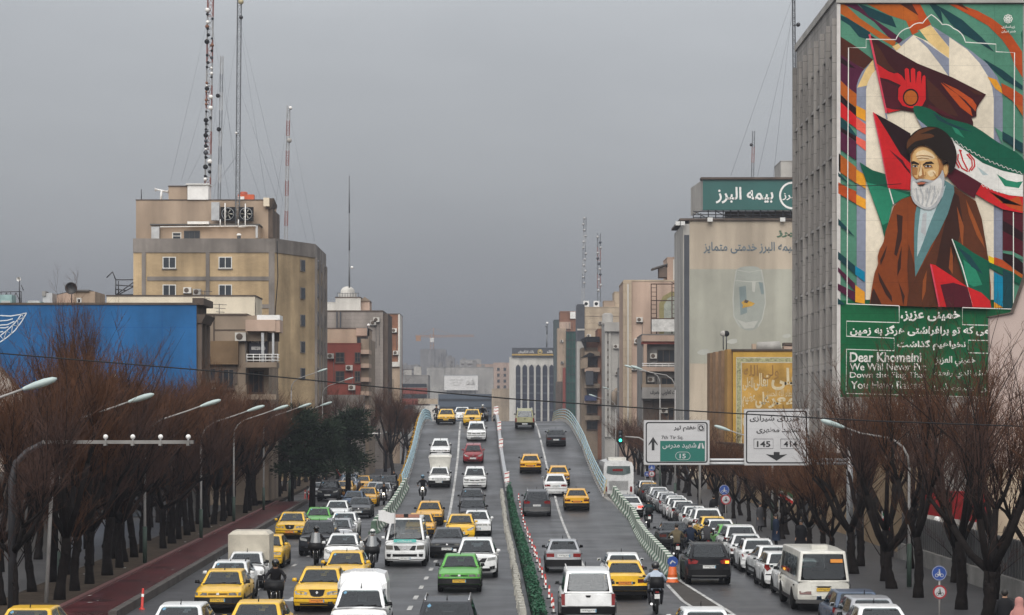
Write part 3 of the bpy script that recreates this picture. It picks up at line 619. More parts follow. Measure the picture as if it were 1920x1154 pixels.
def nose_logan(h):
    m = MB()
    for q in (1, -1): h.sp(m, [(q*.06,.74),(q*.06,.67),(q*.36,.69),(q*.38,.76)][::q], -1, .012, M_BLACK)
    h.parts.append(('grille', m, None)); m = MB(); h.sp(m, [(-.05,.72),(0,.66),(.05,.72),(0,.79)], -1, .022, M_CHROME); h.parts.append(('emblem', m, None))
    for q in (1, -1):
        m = MB(); h.sp(m, [(q*.44,.80),(q*.42,.70),(q*.52,.64),(q*.72,.66),(q*.80,.76),(q*.80,.84)][::q], -1, .014, M_LAMP); h.parts.append(('headlight', m, None))
    m = MB(); h.bar(m, -.84, .84, .36, .55, -1, .05, P_); h.bar(m, -.80, .80, .52, .58, -1, .055, M_BLACK); h.bar(m, -.5, .5, .28, .37, -1, .06, M_BLACK); h.parts.append(('bumper', m, None))
    h.parts.append(('number_plate', h.plate(0, .46, -1, M_PLATE, d=.07), None))
def nose_hatch(h):
    m = MB(); h.sp(m, [(-.22,.60),(-.2,.55),(.2,.55),(.22,.60)], -1, .012, M_BLACK); h.sp(m, [(-.5,.40),(-.42,.28),(.42,.28),(.5,.40)], -1, .05, M_BLACK); h.parts.append(('grille', m, None))
    m = MB(); h.sp(m, [(-.05,.68),(0,.64),(.05,.68),(0,.73)], -1, .02, M_CHROME); h.parts.append(('emblem', m, None))
    for q in (1, -1):
        m = MB(); h.sp(m, [(q*.36,.64),(q*.42,.58),(q*.66,.62),(q*.78,.78),(q*.70,.80)][::q], -1, .014, M_LAMP); h.parts.append(('headlight', m, None))
    m = MB(); h.bar(m, -.80, .80, .34, .53, -1, .04, P_); h.parts.append(('bumper', m, None))
    h.parts.append(('number_plate', h.plate(0, .46, -1, M_PLATE, d=.06), None))
def nose_suv(h, dark=False):
    m = MB(); h.sp(m, [(-.46,.86),(-.36,.68),(.36,.68),(.46,.86)], -1, .012, M_BLACK); h.bar(m, -.44, .44, .84, .865, -1, .02, M_CHROME, 6); h.parts.append(('grille', m, None))
    m = MB(); h.sp(m, [(-.06,.77),(0,.72),(.06,.77),(0,.83)], -1, .03, M_CHROME); h.parts.append(('emblem', m, 'grille'))
    for q in (1, -1):
        m = MB(); h.sp(m, [(q*.50,.86),(q*.46,.74),(q*.80,.78),(q*.84,.92)][::q], -1, .014, M_LAMP); h.parts.append(('headlight', m, None))
        m = MB(); h.sp(m, [(q*.56,.50),(q*.60,.38),(q*.78,.40),(q*.80,.54)][::q], -1, .05, M_BLACK); h.parts.append(('fog_lamp', m, None))
    m = MB(); h.bar(m, -.86, .86, .42, .62, -1, .045, P_); h.bar(m, -.6, .6, .30, .44, -1, .05, M_BLACK); h.parts.append(('bumper', m, None))
    h.parts.append(('number_plate', h.plate(0, .54, -1, M_PLATE, d=.065), None))
# --- tails
def lamps(h, poly, mt, d=.014):
    for q in (1, -1):
        m = MB(); h.sp(m, [(q*x, z) for x, z in poly][::q], 1, d, mt); h.parts.append(('tail_light', m, None))
def tail_405(h, low=M_BLACK, lamp=M_TAILD):
    lamps(h, [(.46,.80),(.46,.66),(.80,.66),(.82,.80)], lamp)
    m = MB(); h.bar(m, -.83, .83, .36, .56, 1, .05, low); h.bar(m, -.8, .8, .54, .58, 1, .04, P_); h.bar(m, -.79, .79, .19, .365, 1, .03, M_BLACK); h.parts.append(('bumper', m, None))
    m = MB(); h.sp(m, [(-.36,.70),(.36,.70),(.36,.62),(-.36,.62)], 1, .008, M_BLACK); h.sp(m, [(-.66,.86),(-.5,.86),(-.5,.89),(-.66,.89)], 1, .008, M_GREYP); h.parts.append(('boot_trim', m, None))
    h.parts.append(('number_plate', h.plate(0, .66, 1, h.pl, d=.03), None))
def tail_samand(h):
    lamps(h, [(.40,.84),(.38,.72),(.76,.70),(.80,.82),(.6,.86)], M_TAIL)
    m = MB(); h.bar(m, -.83, .83, .34, .58, 1, .05, P_); h.bar(m, -.8, .8, .54, .58, 1, .055, M_BLACK); h.parts.append(('bumper', m, None))
    h.parts.append(('number_plate', h.plate(0, .76, 1, h.pl, d=.03), None))
def tail_pride(h):
    lamps(h, [(.42,.86),(.42,.70),(.74,.70),(.77,.85)], M_TAIL)
    m = MB(); h.bar(m, -.79, .79, .28, .60, 1, .055, M_BLACK); h.parts.append(('bumper', m, None)); m = MB(); h.sp(m, [(-.38,.86),(.38,.86),(.38,.68),(-.38,.68)], 1, .008, P_); h.parts.append(('boot_panel', m, None))
    h.parts.append(('number_plate', h.plate(0, .76, 1, M_PLATE, .56, .15, d=.03), None))
def tail_hatch(h):
    lamps(h, [(.60,.98),(.56,.80),(.70,.70),(.80,.84),(.78,.98)], M_TAIL)
    m = MB(); h.bar(m, -.80, .80, .32, .60, 1, .045, P_); h.bar(m, -.76, .76, .54, .60, 1, .052, M_BLACK); h.parts.append(('bumper', m, None)); m = MB(); h.sp(m, [(-.06,.84),(.06,.84),(.06,.9),(-.06,.9)], 1, .01, M_CHROME); h.parts.append(('emblem', m, None))
    h.parts.append(('number_plate', h.plate(0, .46, 1, M_PLATE, d=.065), None))
def tail_suv(h, lamp=M_TAIL):
    lamps(h, [(.44,1.0),(.50,.88),(.84,.86),(.86,1.06),(.66,1.08)], lamp)
    m = MB(); h.bar(m, -.86, .86, .36, .66, 1, .05, M_GREYP); h.bar(m, -.7, .7, .36, .42, 1, .07, M_CHROME); h.parts.append(('bumper', m, None)); m = MB(); h.bar(m, -.4, .4, .84, .87, 1, .02, M_CHROME, 4); h.parts.append(('tailgate_trim', m, None))
    h.parts.append(('number_plate', h.plate(0, .76, 1, M_PLATE, d=.03), None))
def with_pl(fn, pl, **kw):
    def g(h): h.pl = pl; fn(h, **kw)
    return g
def rack(h):
    for s in (-1, 1): pass
SAM = dict(L=4.50, W=1.72, H=1.46, zn=.80, zc=.97, zt=1.02, zr=.93, f=(.27, .43, .73, .875))
C405 = dict(L=4.40, W=1.70, H=1.41, zn=.75, zc=.93, zt=.99, zr=.90, f=(.29, .44, .74, .88), mould=(.42, .5), wr=.68)
for nm, pl in (('taxi', M_PLATER), ('', M_PLATE)):
    car_kind('samand' + nm, front=with_pl(nose_samand, pl), rear=with_pl(tail_samand, pl), mirror=P_, **SAM)
    car_kind('405' + nm, front=with_pl(nose_405, M_PLATEY if nm else M_PLATE), rear=with_pl(tail_405, pl), mirror=M_BLACK, **C405)
car_kind('pars', front=with_pl(nose_405, M_PLATE, lamp=M_LAMP, low=P_), rear=with_pl(tail_405, M_PLATE, low=P_, lamp=M_TAIL), mirror=P_, **C405)
car_kind('pride', 3.94, 1.61, 1.43, .78, .94, 1.0, .93, (.27, .42, .74, .885), front=with_pl(nose_405, M_PLATE, lamp=M_LAMP), rear=tail_pride, mirror=M_BLACK, wheel=(.28, .17), curve=.1, wr=.72)
car_kind('logan', 4.25, 1.74, 1.53, .84, 1.0, 1.06, .98, (.25, .40, .72, .87), front=nose_logan, rear=with_pl(tail_samand, M_PLATE), mirror=M_BLACK, curve=.14, wr=.74)
car_kind('hatch', 3.84, 1.66, 1.44, .74, .97, 1.0, .96, (.25, .43, .84, .985), front=nose_hatch, rear=tail_hatch, curve=.22, axle=(.72, .62), wr=.70)
car_kind('wagon', 4.1, 1.67, 1.45, .76, .96, 1.0, .94, (.26, .43, .76, .9), front=nose_hatch, rear=with_pl(tail_samand, M_PLATE), curve=.2, wr=.70, roofbars=M_BLACK)
car_kind('suv', 4.5, 1.82, 1.68, .94, 1.09, 1.12, 1.06, (.22, .37, .86, .985), front=nose_suv, rear=tail_suv, curve=.2, zb=.27, wheel=(.35, .22), arch=.43, axle=(.86, .84), roofbars=M_CHROME, wr=.72)
car_kind('crossover', 4.4, 1.80, 1.62, .90, 1.04, 1.08, 1.0, (.23, .40, .85, .985), front=nose_suv, rear=tail_suv, curve=.24, zb=.25, wheel=(.34, .22), arch=.42, axle=(.86, .80), wr=.70, mirror=P_)
# pickup with a canopy, seen from behind
def tail_pickup(h):
    for q in (1, -1):
        m = MB(); h.sp(m, [(q*.76,1.06),(q*.76,.70),(q*.87,.70),(q*.88,1.06)][::q], 1, .014, M_TAIL); h.sp(m, [(q*.77,.99),(q*.77,.92),(q*.87,.92),(q*.87,.99)][::q], 1, .018, M_LAMP); h.parts.append(('tail_light', m, None))
    m = MB(); h.bar(m, -.70, .70, .66, 1.06, 1, .014, P_); h.sp(m, [(-.09,1.02),(.09,1.02),(.06,.95),(-.06,.95)], 1, .03, M_BLACK); h.sp(m, [(-.6,.74),(-.4,.74),(-.4,.76),(-.6,.76)], 1, .02, M_GREYP); h.sp(m, [(.4,.74),(.6,.74),(.6,.76),(.4,.76)], 1, .02, M_GREYP); h.parts.append(('tailgate', m, None))
    m = MB(); h.bar(m, -.88, .88, .40, .66, 1, .12, M_BLACK); h.parts.append(('bumper', m, None))
    h.parts.append(('number_plate', h.plate(0, .53, 1, M_PLATE, d=.14), None))
def ext_pickup(h):
    for s in (-1, 1):
        m = MB(); m.box(min(s*(h.hw-.03), s*(h.hw+.05)), max(s*(h.hw-.03), s*(h.hw+.05)), h.L/2-1.5, h.L/2-.35, .42, .78, M_GREYP); h.parts.append(('wheel_flare', m, None))
car_kind('pickup', 5.0, 1.80, 1.82, .96, 1.10, 1.12, 1.08, (.26, .38, .93, .985), front=nose_suv, rear=tail_pickup, curve=.06, zb=.38, wheel=(.37, .25), arch=.46, axle=(.9, 1.1), roofbars=M_ALU, wr=.80, extra=ext_pickup, mirror=M_GREYP)
# small pickups: car nose, cargo box behind the cab
def box_ext(x, z0, z1, y0, y1, mt, taper, lip=True):
    def g(h):
        m = MB(); t = taper
        m.hexa([(-x+t,y0+.02,z0),(x-t,y0+.02,z0),(x-t,y1,z0),(-x+t,y1,z0),(-x,y0-.03,z1-.14),(x,y0-.03,z1-.14),(x,y1,z1-.14),(-x,y1,z1-.14)], mt)
        m.hexa([(-x,y0-.03,z1-.14),(x,y0-.03,z1-.14),(x,y1,z1-.14),(-x,y1,z1-.14),(-x+.16,y0+.16,z1),(x-.16,y0+.16,z1),(x-.16,y1-.1,z1),(-x+.16,y1-.1,z1)], mt)
        if lip: m.box(-x-.03, x+.03, y0-.05, y1+.03, z1-.19, z1-.13, mt)
        h.parts.append(('cargo_box', m, None))
        m = MB()
        for s in (-1, 1): m.box(s*h.hw*.97-.02, s*h.hw*.97+.02, h.f2-.05, h.L/2-.05, h.zt-.1, h.zt+.14, P_)
        h.parts.append(('bed_side', m, None))
    return g
car_kind('cargo_pickup', 4.35, 1.66, 1.40, .76, .95, .80, .80, (.27, .43, .58, .60), front=with_pl(nose_405, M_PLATE, lamp=M_LAMP), rear=with_pl(tail_405, M_PLATE), mirror=M_BLACK, extra=box_ext(.84, .9, 2.2, .35, 2.12, PAINTS['cream'], .0, False))
car_kind('tub_pickup', 4.2, 1.62, 1.40, .76, .95, .80, .80, (.27, .43, .58, .60), front=with_pl(nose_405, M_PLATE, lamp=M_LAMP, low=M_BLACK), rear=with_pl(tail_405, M_PLATE), mirror=M_BLACK, extra=box_ext(.84, 1.0, 2.25, .3, 2.05, PAINTS['offwhite'], .16, True))
def canopy_ext(h):
    m = MB(); x = h.hw * .90; y0, y1 = h.f1 + .55, h.L/2 - .08; z0, z1 = h.zt - .05, 1.98
    prof = [(-x, z0), (-x*.98, z1-.32), (-x*.86, z1-.07), (-x*.5, z1), (x*.5, z1), (x*.86, z1-.07), (x*.98, z1-.32), (x, z0)]
    m.prism([(a, y0 + .38 * (c > z1 - .2), c) for a, c in prof], (0, y1 - y0 - .4, 0), PAINTS['white'])
    m.hexa([(-x*.84,y0-.45,1.48),(x*.84,y0-.45,1.48),(x*.97,y0+.1,1.48),(-x*.97,y0+.1,1.48),(-x*.5,y0+.36,z1-.01),(x*.5,y0+.36,z1-.01),(x*.5,y0+.42,z1-.01),(-x*.5,y0+.42,z1-.01)], PAINTS['white'])
    for i in range(7): m.box(-x*.48 + i*x*.16 - .012, -x*.48 + i*x*.16 + .012, y0 + .5, y1 - .15, z1 - .005, z1 + .012, PAINTS['white'])
    h.parts.append(('canopy', m, None))
car_kind('panel_van', 4.45, 1.74, 1.54, .84, 1.0, 1.04, 1.0, (.24, .39, .55, .60), front=nose_logan, rear=with_pl(tail_samand, M_PLATE), mirror=M_BLACK, curve=.14, wr=.74, extra=canopy_ext)
# vans and buses
def nose_van(h):
    m = MB(); h.sp(m, [(-.52,.98),(-.46,.76),(.46,.76),(.52,.98)], -1, .012, M_BLACK)
    for z in (.80, .86, .92, .97): h.bar(m, -.50, .50, z-.014, z+.014, -1, .03, M_CHROME, 6)
    h.parts.append(('grille', m, None)); m = MB(); h.sp(m, [(-.08,.87),(0,.80),(.08,.87),(0,.94)], -1, .045, M_CHROME); h.parts.append(('emblem', m, 'grille'))
    for q in (1, -1):
        m = MB(); h.sp(m, [(q*.56,.98),(q*.54,.80),(q*.86,.80),(q*.90,1.0)][::q], -1, .016, M_LAMPD); h.parts.append(('headlight', m, None))
        m = MB(); h.sp(m, [(q*.64,.60),(q*.66,.48),(q*.82,.48),(q*.84,.60)][::q], -1, .06, M_BLACK); h.parts.append(('fog_lamp', m, None))
    m = MB(); h.bar(m, -.92, .92, .36, .70, -1, .045, P_); h.bar(m, -.56, .56, .47, .61, -1, .05, M_BLACK); h.parts.append(('bumper', m, None))
    h.parts.append(('number_plate', h.plate(0, .40, -1, M_PLATE, d=.065), None))
    m = MB(); y = h.Fy(0, 1.1, -1); m.hexa([(-.52,y+.02,1.13),(.52,y+.02,1.13),(.52,y+.12,1.13),(-.52,y+.12,1.13),(-.52,y+.04,1.27),(.52,y+.04,1.27),(.52,y+.14,1.27),(-.52,y+.14,1.27)], mat('turquoise_board', (.07, .42, .38), .5, var=.15))
    text_on(m, fa('خدمات'), -.34, .34, 1.16, 1.245, y + .018, M_WHITE, .01, mapf=lambda a, q, c: (a, q + (c - 1.16) * .14, c)); h.parts.append(('name_board', m, None))
def ext_van(h):
    m = MB(); m.hexa([(-.62,h.f1+.05,h.H-.02),(.62,h.f1+.05,h.H-.02),(.62,h.f1+.42,h.H-.01),(-.62,h.f1+.42,h.H-.01),(-.62,h.f1+.08,h.H+.13),(.62,h.f1+.08,h.H+.13),(.62,h.f1+.38,h.H+.13),(-.62,h.f1+.38,h.H+.13)], mat('amber_lightbar', (.24, .07, .03), .3, var=.3))
    m.box(-.10, .10, h.f1+.04, h.f1+.43, h.H, h.H+.145, M_BLACK); h.parts.append(('light_bar', m, None))
def tail_plain(h):
    lamps(h, [(.72,1.0),(.72,.7),(.88,.7),(.89,1.0)], M_TAIL); m = MB(); h.bar(m, -.9, .9, .34, .56, 1, .05, P_); h.parts.append(('bumper', m, None))
car_kind('van', 5.1, 1.90, 2.24, 1.04, 1.24, 1.25, 1.22, (.09, .235, .95, .995), front=nose_van, rear=tail_plain, curve=.2, zb=.28, wheel=(.34, .22), arch=.42, axle=(.95, 1.1), wb=.97, wr=.76, extra=ext_van, antenna=False)
def tail_minibus(h):
    for q in (1, -1):
        m = MB(); h.sp(m, [(q*.44,.74),(q*.44,.63),(q*.84,.63),(q*.86,.74)][::q], 1, .016, M_TAILD); h.parts.append(('tail_light', m, None))
    m = MB(); h.bar(m, -.96, .96, .30, .46, 1, .05, M_GREYP); h.parts.append(('bumper', m, None))
    m = MB(); h.bar(m, -.42, .42, .56, .98, 1, .006, PAINTS['offwhite'], 4); h.sp(m, [(-.28,.92),(-.2,.87),(.2,.87),(.28,.92)], 1, .03, M_BLACK); h.parts.append(('tailgate', m, None)); h.parts.append(('number_plate', h.plate(.0, .80, 1, M_PLATEY, d=.04), None))
def ext_minibus(h):
    m = MB(); m.box(-.28, .28, h.f2-1.6, h.f2-.9, h.H-.02, h.H+.14, PAINTS['offwhite']); h.parts.append(('roof_vent', m, None))
    m = MB(); y = h.f2 + .5 * (h.f3 - h.f2) + .16; m.hexa([(-.66,y-.10,1.74),(-.24,y-.10,1.74),(-.24,y-.05,1.74),(-.66,y-.05,1.74),(-.66,y-.12,1.86),(-.24,y-.12,1.86),(-.24,y-.07,1.86),(-.66,y-.07,1.86)], mat('orange_card', (.6, .22, .02), .6, var=.15)); h.parts.append(('orange_card', m, None))
    for s in (-1, 1):
        m = MB(); x0, x1 = s*h.wbl*1.0, s*h.wrf*1.02
        for i in range(5):
            a, c = h.fb + .9 + i*.92, h.fb + 1.72 + i*.92
            f_ = lambda t: x0 + (x1 - x0) * t + s*.02
            m.poly([(f_(.14),a,1.25),(f_(.14),c,1.25),(f_(.78),c,1.93),(f_(.78),a,1.93)], M_CGLASS)
        h.parts.append(('side_window', m, None))
car_kind('minibus', 6.0, 1.92, 2.16, 1.05, 1.12, 1.10, 1.06, (.03, .10, .955, .985), front=nose_van, rear=tail_minibus, curve=.14, zb=.36, wheel=(.38, .24), arch=.44, axle=(1.1, 1.5), wb=.985, wr=.84, extra=ext_minibus, side_glass=False, antenna=False, mirror=M_BLACK)
# ---- placing a vehicle: root Empty > parts > sub-parts, paint chosen per copy
def vehicle(kind, col, x, y, z, rot, pitch, label, cat, group, name='car', over=None):
    K = KINDS[kind]; far = rot > 1
    root = thing(name, label, cat, (x, y, z), (-pitch if far else pitch, 0, rot), group)
    made = {}; pm = PAINTS[col]
    for nm, me, par in K.parts:
        if nm == 'window_sticker' and (int(abs(x) * 10) + len(kind)) % 5 > 1: continue
        o = link(nm, me, made[par] if par else root); made.setdefault(nm, o)
        for i, mt in enumerate(me.materials):
            if mt is P_: o.material_slots[i].link = 'OBJECT'; o.material_slots[i].material = pm
            elif over and mt.name in over: o.material_slots[i].link = 'OBJECT'; o.material_slots[i].material = over[mt.name]
    for p in K.wheels:
        w = link('wheel', K.wm[0], root, p); link('rim', K.wm[1], w)
    return root
def yroof(v, z, zf=lambda y: 0):
    y = 40.0
    while y < 240 and HY + (CAMZ - zf(y) - z) * F / y > v: y += .2
    return y
def car(kind, col, u, v, mode, d, label, ondeck=False, cat='car', group=None, name='car', over=None, yaw=0):
    """u centre, v of the nearest tyres on the road ('g') or of the near roof edge ('r'); d 'F' faces the camera, 'R' drives away"""
    K = KINDS[kind]; zf = deck if ondeck else (lambda y: 0)
    if mode == 'g': yc = (onDeck(v) if ondeck else pG(v)) + K.L / 2 - .7; yn = yc - K.L / 2
    else:
        yr = yroof(v, K.H - .04, zf); yc = yr - (K.f1 if d == 'F' else -K.f2); yn = yr
    x = pX(u, yn); z = zf(yc) + (.012 if ondeck else 0); s = dslope(yc) if ondeck else 0
    if 'taxi' in label and cat == 'car': cat = 'taxi'; name = 'taxi'
    return vehicle(kind, col, x, yc, z, yaw + (0 if d == 'F' else math.pi), s, label, cat, group, name, over)
BRK = {'tail_lamp_red': M_BRAKE, 'tail_lamp_dark': M_BRAKE}
GI, GB, GR, GP = 'vehicles in the street traffic facing the camera', 'vehicles coming down the overpass', 'vehicles driving away over the overpass', 'cars parked along the kerb'
def run_cars():
    for a in (
    # street traffic coming towards the camera
    ('405taxi','yellow',408,1148,'g','F','yellow square-nosed taxi nearest the red cycle path with its whole front showing'),
    ('samandtaxi','yellow',55,1143,'r','F','yellow taxi whose roof alone shows at the very bottom beside the trees'),
    ('hatch','white',338,1137,'r','F','white car with a black panel on its roof cut off at the bottom edge',),
    ('samandtaxi','yellow',484,1131,'r','F','yellow taxi cut off at the bottom edge with only its roof and windscreen showing'),
    ('wagon','white',432,1054,'r','F','white estate car with black roof rails right behind the square-nosed yellow taxi'),
    ('cargo_pickup','white',463,1037,'r','F','white pickup with a tall beige cargo box behind its cab'),
    ('samandtaxi','yellow',494,1065,'g','F','yellow taxi mostly hidden behind the beige cargo box'),
    ('samandtaxi','yellow',543,1010,'g','F','yellow taxi alone at the kerb beside the green car'),
    ('405taxi','green',598,953,'r','F','green taxi behind the dark off-roader'),
    ('405','white',633,940,'r','F','white saloon with its clear bonnet next to the grey saloon beyond the green taxi'),
    ('hatch','white',646,962,'r','F','white hatchback with roof bars behind the silver hatchback'),
    ('hatch','silver',635,974,'r','F','silver hatchback with pale reflections in its windscreen, behind the dark off-roader'),
    ('hatch','white',644,1003,'r','F','white hatchback in front of the silver one and behind the twin yellow taxis'),
    ('suv','dark',593,1042,'g','F','dark off-roader with bright headlamps behind a motorcyclist'),
    ('samandtaxi','yellow',650,1036,'r','F','yellow taxi with black roof bars just behind the taxi with the dark pointed grille'),
    ('samandtaxi','yellow',594,1146,'g','F','yellow taxi with a dark pointed grille and orange plate in the middle of the street'),
    ('panel_van','white',677,1106,'r','F','white delivery van with a ribbed canopy at the bottom edge'),
    ('van','white',759,1062,'g','F','tall white minivan with an amber light bar and turquoise board'),
    ('405taxi','green',861,1110,'g','F','bright green taxi with an orange plate beside the hedge lane'),
    ('crossover','white',893,1083,'g','F','white crossover with a black roof right behind the bright green taxi'),
    ('suv','dark',838,1129,'r','F','dark car with silver roof bars cut off by the bottom edge'),
    ('405','grey',838,1046,'g','F','dark grey square-nosed saloon between the minivan and the crossover'),
    ('hatch','yellow',863,1014,'g','F','yellow hatchback taxi behind the dark grey square-nosed saloon'),
    ('405taxi','orange',789,964,'r','F','yellow taxi half hidden behind the tall white minivan'),
    ('pride','silver',593,936,'g','F','silver saloon waiting by the red posts at the far end of the cycle path'),
    ('suv','dark',617,903,'r','F','dark off-roader just behind the silver saloon by the red posts'),
    ('samandtaxi','orange',644,934,'g','F','yellow taxi in the far queue beside the silver saloon by the red posts'),
    ('405','grey',672,972,'g','F','grey square-nosed saloon leading the far queue'),
    ('hatch','blue',664,922,'r','F','blue-grey hatchback right behind the leading grey saloon of the far queue'),
    ('samandtaxi','orange',686,950,'g','F','yellow taxi on the road side of the blue-grey hatchback'),
    ('hatch','silver',655,896,'r','F','silver hatchback among the last cars of the far queue'),
    ('samandtaxi','orange',680,893,'r','F','yellow taxi at the back of the far queue beneath the trees'),
    ('suv','blue',655,891,'r','F','dark blue car at the very back of the far queue'),
    ('405','dark',701,893,'r','F','black saloon at the back of the far queue'),
    ('hatch','silver',716,938,'g','F','silver hatchback behind the motorcyclist with a lit headlamp'),
    ('hatch','white',704,905,'r','F','white hatchback just showing behind the silver hatchback near the bridge end'),
    ('suv','dark',728,893,'r','F','dark tall car under the end of the blue railing'),
    ): car(*a, group=GI)
    for a in (
    ('pars','white',893,1006,'g','F','white saloon in the hedge lane behind the yellow hatchback taxi'),
    ('405','dark',887,938,'r','F','dark saloon directly behind the white saloon in the hedge lane'),
    ('405','dark',885,919,'r','F','dark saloon at the foot of the ramp, behind another dark saloon'),
    ('405taxi','orange',806,942,'r','F','yellow square-nosed taxi at the foot of the ramp below the motorcyclist'),
    ('logan','white',890,918,'g','F','white saloon with two grille slots halfway up the ramp'),
    ('tub_pickup','white',823,914,'g','F','white pickup carrying a tall white tub on its bed'),
    ('405','white',826,826,'r','F','white saloon right behind the tub of the white pickup'),
    ('hatch','red',887,869,'g','F','dark red hatchback on the ramp'),
    ('logan','white',893,827,'g','F','white saloon with two grille slots just below the crest'),
    ('405taxi','yellow',836,796,'g','F','yellow square-nosed taxi on the crest of the overpass'),
    ('samandtaxi','yellow',885,798,'g','F','yellow taxi with a dark pointed grille on the crest of the overpass'),
    ('hatch','white',866,790,'g','F','white car half hidden behind the square-nosed taxi on the crest'),
    ('405','dark',899,790,'g','F','dark car hidden behind the taxi on the crest'),
    ): car(*a, ondeck=True, group=GB)
    for a in (
    ('pickup','olive',984,805,'g','R','olive pickup driving over the crest of the overpass'),
    ('405','dark',1043,838,'g','R','dark saloon driving up close to the railing below the crest'),
    ('405taxi','orange',995,888,'g','R','yellow taxi alone by the guard rail on the ramp'),
    ('405taxi','orange',1047,876,'r','R','yellow taxi in front of the white saloon on the ramp'),
    ('samand','white',1042,930,'g','R','white saloon between two yellow taxis on the ramp'),
    ('suv','grey',1007,969,'g','R','grey off-roader at the foot of the ramp'),
    ('405taxi','orange',1082,958,'g','R','yellow taxi near the barrier at the foot of the ramp'),
    ('pride','silver',1057,1074,'g','R','silver saloon with a white plate and black bumper alone on the hedge side'),
    ): car(*a, ondeck=True, group=GR)
    for a in (
    ('hatch','white',1168,1040,'r','R','white hatchback in front of the yellow taxi by the barrier'),
    ('405taxi','yellow',1173,1124,'g','R','yellow taxi beside the canopied white pickup'),
    ('pickup','white',1103,1172,'g','R','white pickup with a windowed canopy and roof rails at the bottom edge'),
    ('hatch','white',1322,1146,'r','R','white car cut off at the bottom edge with only its roof showing'),
    ): car(*a, group=GR)
    o_ = car('suv','black',1330,1096,'g','R','black off-roader with one amber light beside the parked cars', group='vehicles in the side street', over={'chrome': M_GREYP, 'grey_plastic': M_BLACK})
    m_ = MB(); m_.box(-.80, -.66, 2.13, 2.235, .90, 1.0, M_AMBER); m_.build('indicator_light', o_)
    car('405','dark',1266,1030,'g','R','dark saloon with motorcyclists behind it in the side street', group='vehicles in the side street')
    car('405','white',1184,970,'g','R','white saloon with red brake lights lit next to the barrier', group='vehicles in the side street', over=BRK)
    car('pride','silver',1178,929,'r','R','silver saloon ahead of the one braking next to the barrier', group='vehicles in the side street')
    # parked row, nearest first
    row = [('hatch','white','white hatchback parked right in front of the cream minibus'),('hatch','white','white hatchback parked second in front of the minibus'),('pars','white','white saloon parked third in front of the minibus'),('wagon','white','white saloon parked between two square-tailed white saloons'),
     ('405','white','white square-tailed saloon parked two cars before the green one'),('crossover','white','white tall car parked next behind the green car'),('405','green','green car parked in the kerbside row'),('samand','white','white saloon parked between the green and yellow cars'),
     ('405taxi','yellow','yellow taxi parked in the kerbside row behind the white off-roader'),('suv','white','white off-roader with upright red lamps parked ahead of the yellow taxi'),('405','white','white saloon parked ahead of the white off-roader'),('hatch','white','white hatchback parked abreast of the dark moving saloon'),
     ('405','dark','dark saloon parked amid the white cars'),('hatch','white','white hatchback parked just ahead of the dark parked saloon'),('samand','white','white saloon parked two ahead of the dark parked saloon'),('wagon','white','white estate with roof rails parked next to the road sign post'),
     ('hatch','silver','silver hatchback parked below the bare tree beyond the sign post'),('405','white','white saloon parked beyond the silver hatchback'),('405','silver','silver square-tailed saloon parked level with the lone motorcyclist'),('samand','white','white saloon parked just beyond the lone motorcyclist'),
     ('405','dark','dark saloon far along the kerbside row'),('hatch','grey','grey hatchback far along the kerbside row'),('405taxi','orange','yellow taxi parked far along the kerbside row'),('samand','white','white saloon parked farthest along the kerbside row')]
    for i, (k, c, l) in enumerate(row):
        y = 90.5 + i * 5.08; rr = random.Random(i)
        vehicle(k, c, 10.85 + .007 * (y - 82) + rr.uniform(-.12, .12), y, 0, math.pi + rr.uniform(-.03, .03), 0, l, 'taxi' if 'taxi' in l else 'car', GP, 'parked_car')
    car('minibus','offwhite',1545,1146,'g','R','cream minibus with an orange card in its rear window', cat='minibus', name='minibus')
    car('hatch','blue',1606,1112,'r','R','blue hatchback parked beside the minibus tail', group=GP, name='parked_car')
    car('hatch','silver',1634,1124,'r','R','silver hatchback parked between the blue and white cars at the bottom edge', group=GP, name='parked_car')
    car('405','white',1650,1139,'r','R','white saloon with a dusty rear window cut off by the bottom edge', group=GP, name='parked_car')
run_cars()
# city coach far along the side street
def coach():
    Y = 196.0; t = thing('coach', 'white coach with a dark curved rear window beyond the end of the railing', 'bus', (8.9, Y, 0), (0, 0, 0))
    b = MB(); w = 1.25
    prof = [(-w,.35),(-w*1.0,2.9),(-w*.9,3.25),(-w*.5,3.38),(w*.5,3.38),(w*.9,3.25),(w,2.9),(w,.35)]
    b.prism([(a, 0, c) for a, c in prof], (0, 11.5, 0), PAINTS['white'], False); b.build('body', t)
    b = MB(); b.prism([(-.95,-.02,2.95),(-1.0,-.02,2.35),(-.5,-.02,2.2),(.5,-.02,2.2),(1.0,-.02,2.35),(.95,-.02,2.95)], (0,.05,0), M_CGLASS); b.build('rear_window', t)
    b = MB(); b.box(-.5,.35,-.05,-.02,2.52,2.7,M_TAIL); b.build('red_panel', t)
    b = MB(); b.box(-.75,.75,2.5,6,3.38,3.62,PAINTS['offwhite']); b.build('roof_unit', t)
    for s in (-1, 1):
        b = MB(); b.box(s*1.05-.1, s*1.05+.1, -.04, .02, .8, 1.25, M_TAIL); b.build('tail_light', t)
        for y in (2.2, 8.8):
            q = link('wheel', wheel_mesh(.5, .3)[0], t, (s*1.09, y, .5)); link('rim', wheel_mesh(.5, .3)[1], q)
    b = MB()
    for i in range(9): b.box(-.8, .8, -.03, -.01, .95+.09*i, .975+.09*i, M_GREYP)
    b.build('engine_grille', t)
    b = MB(); b.box(-1.22, 1.22, -.12, .02, .38, .62, M_GREYP); b.build('bumper', t)
coach()
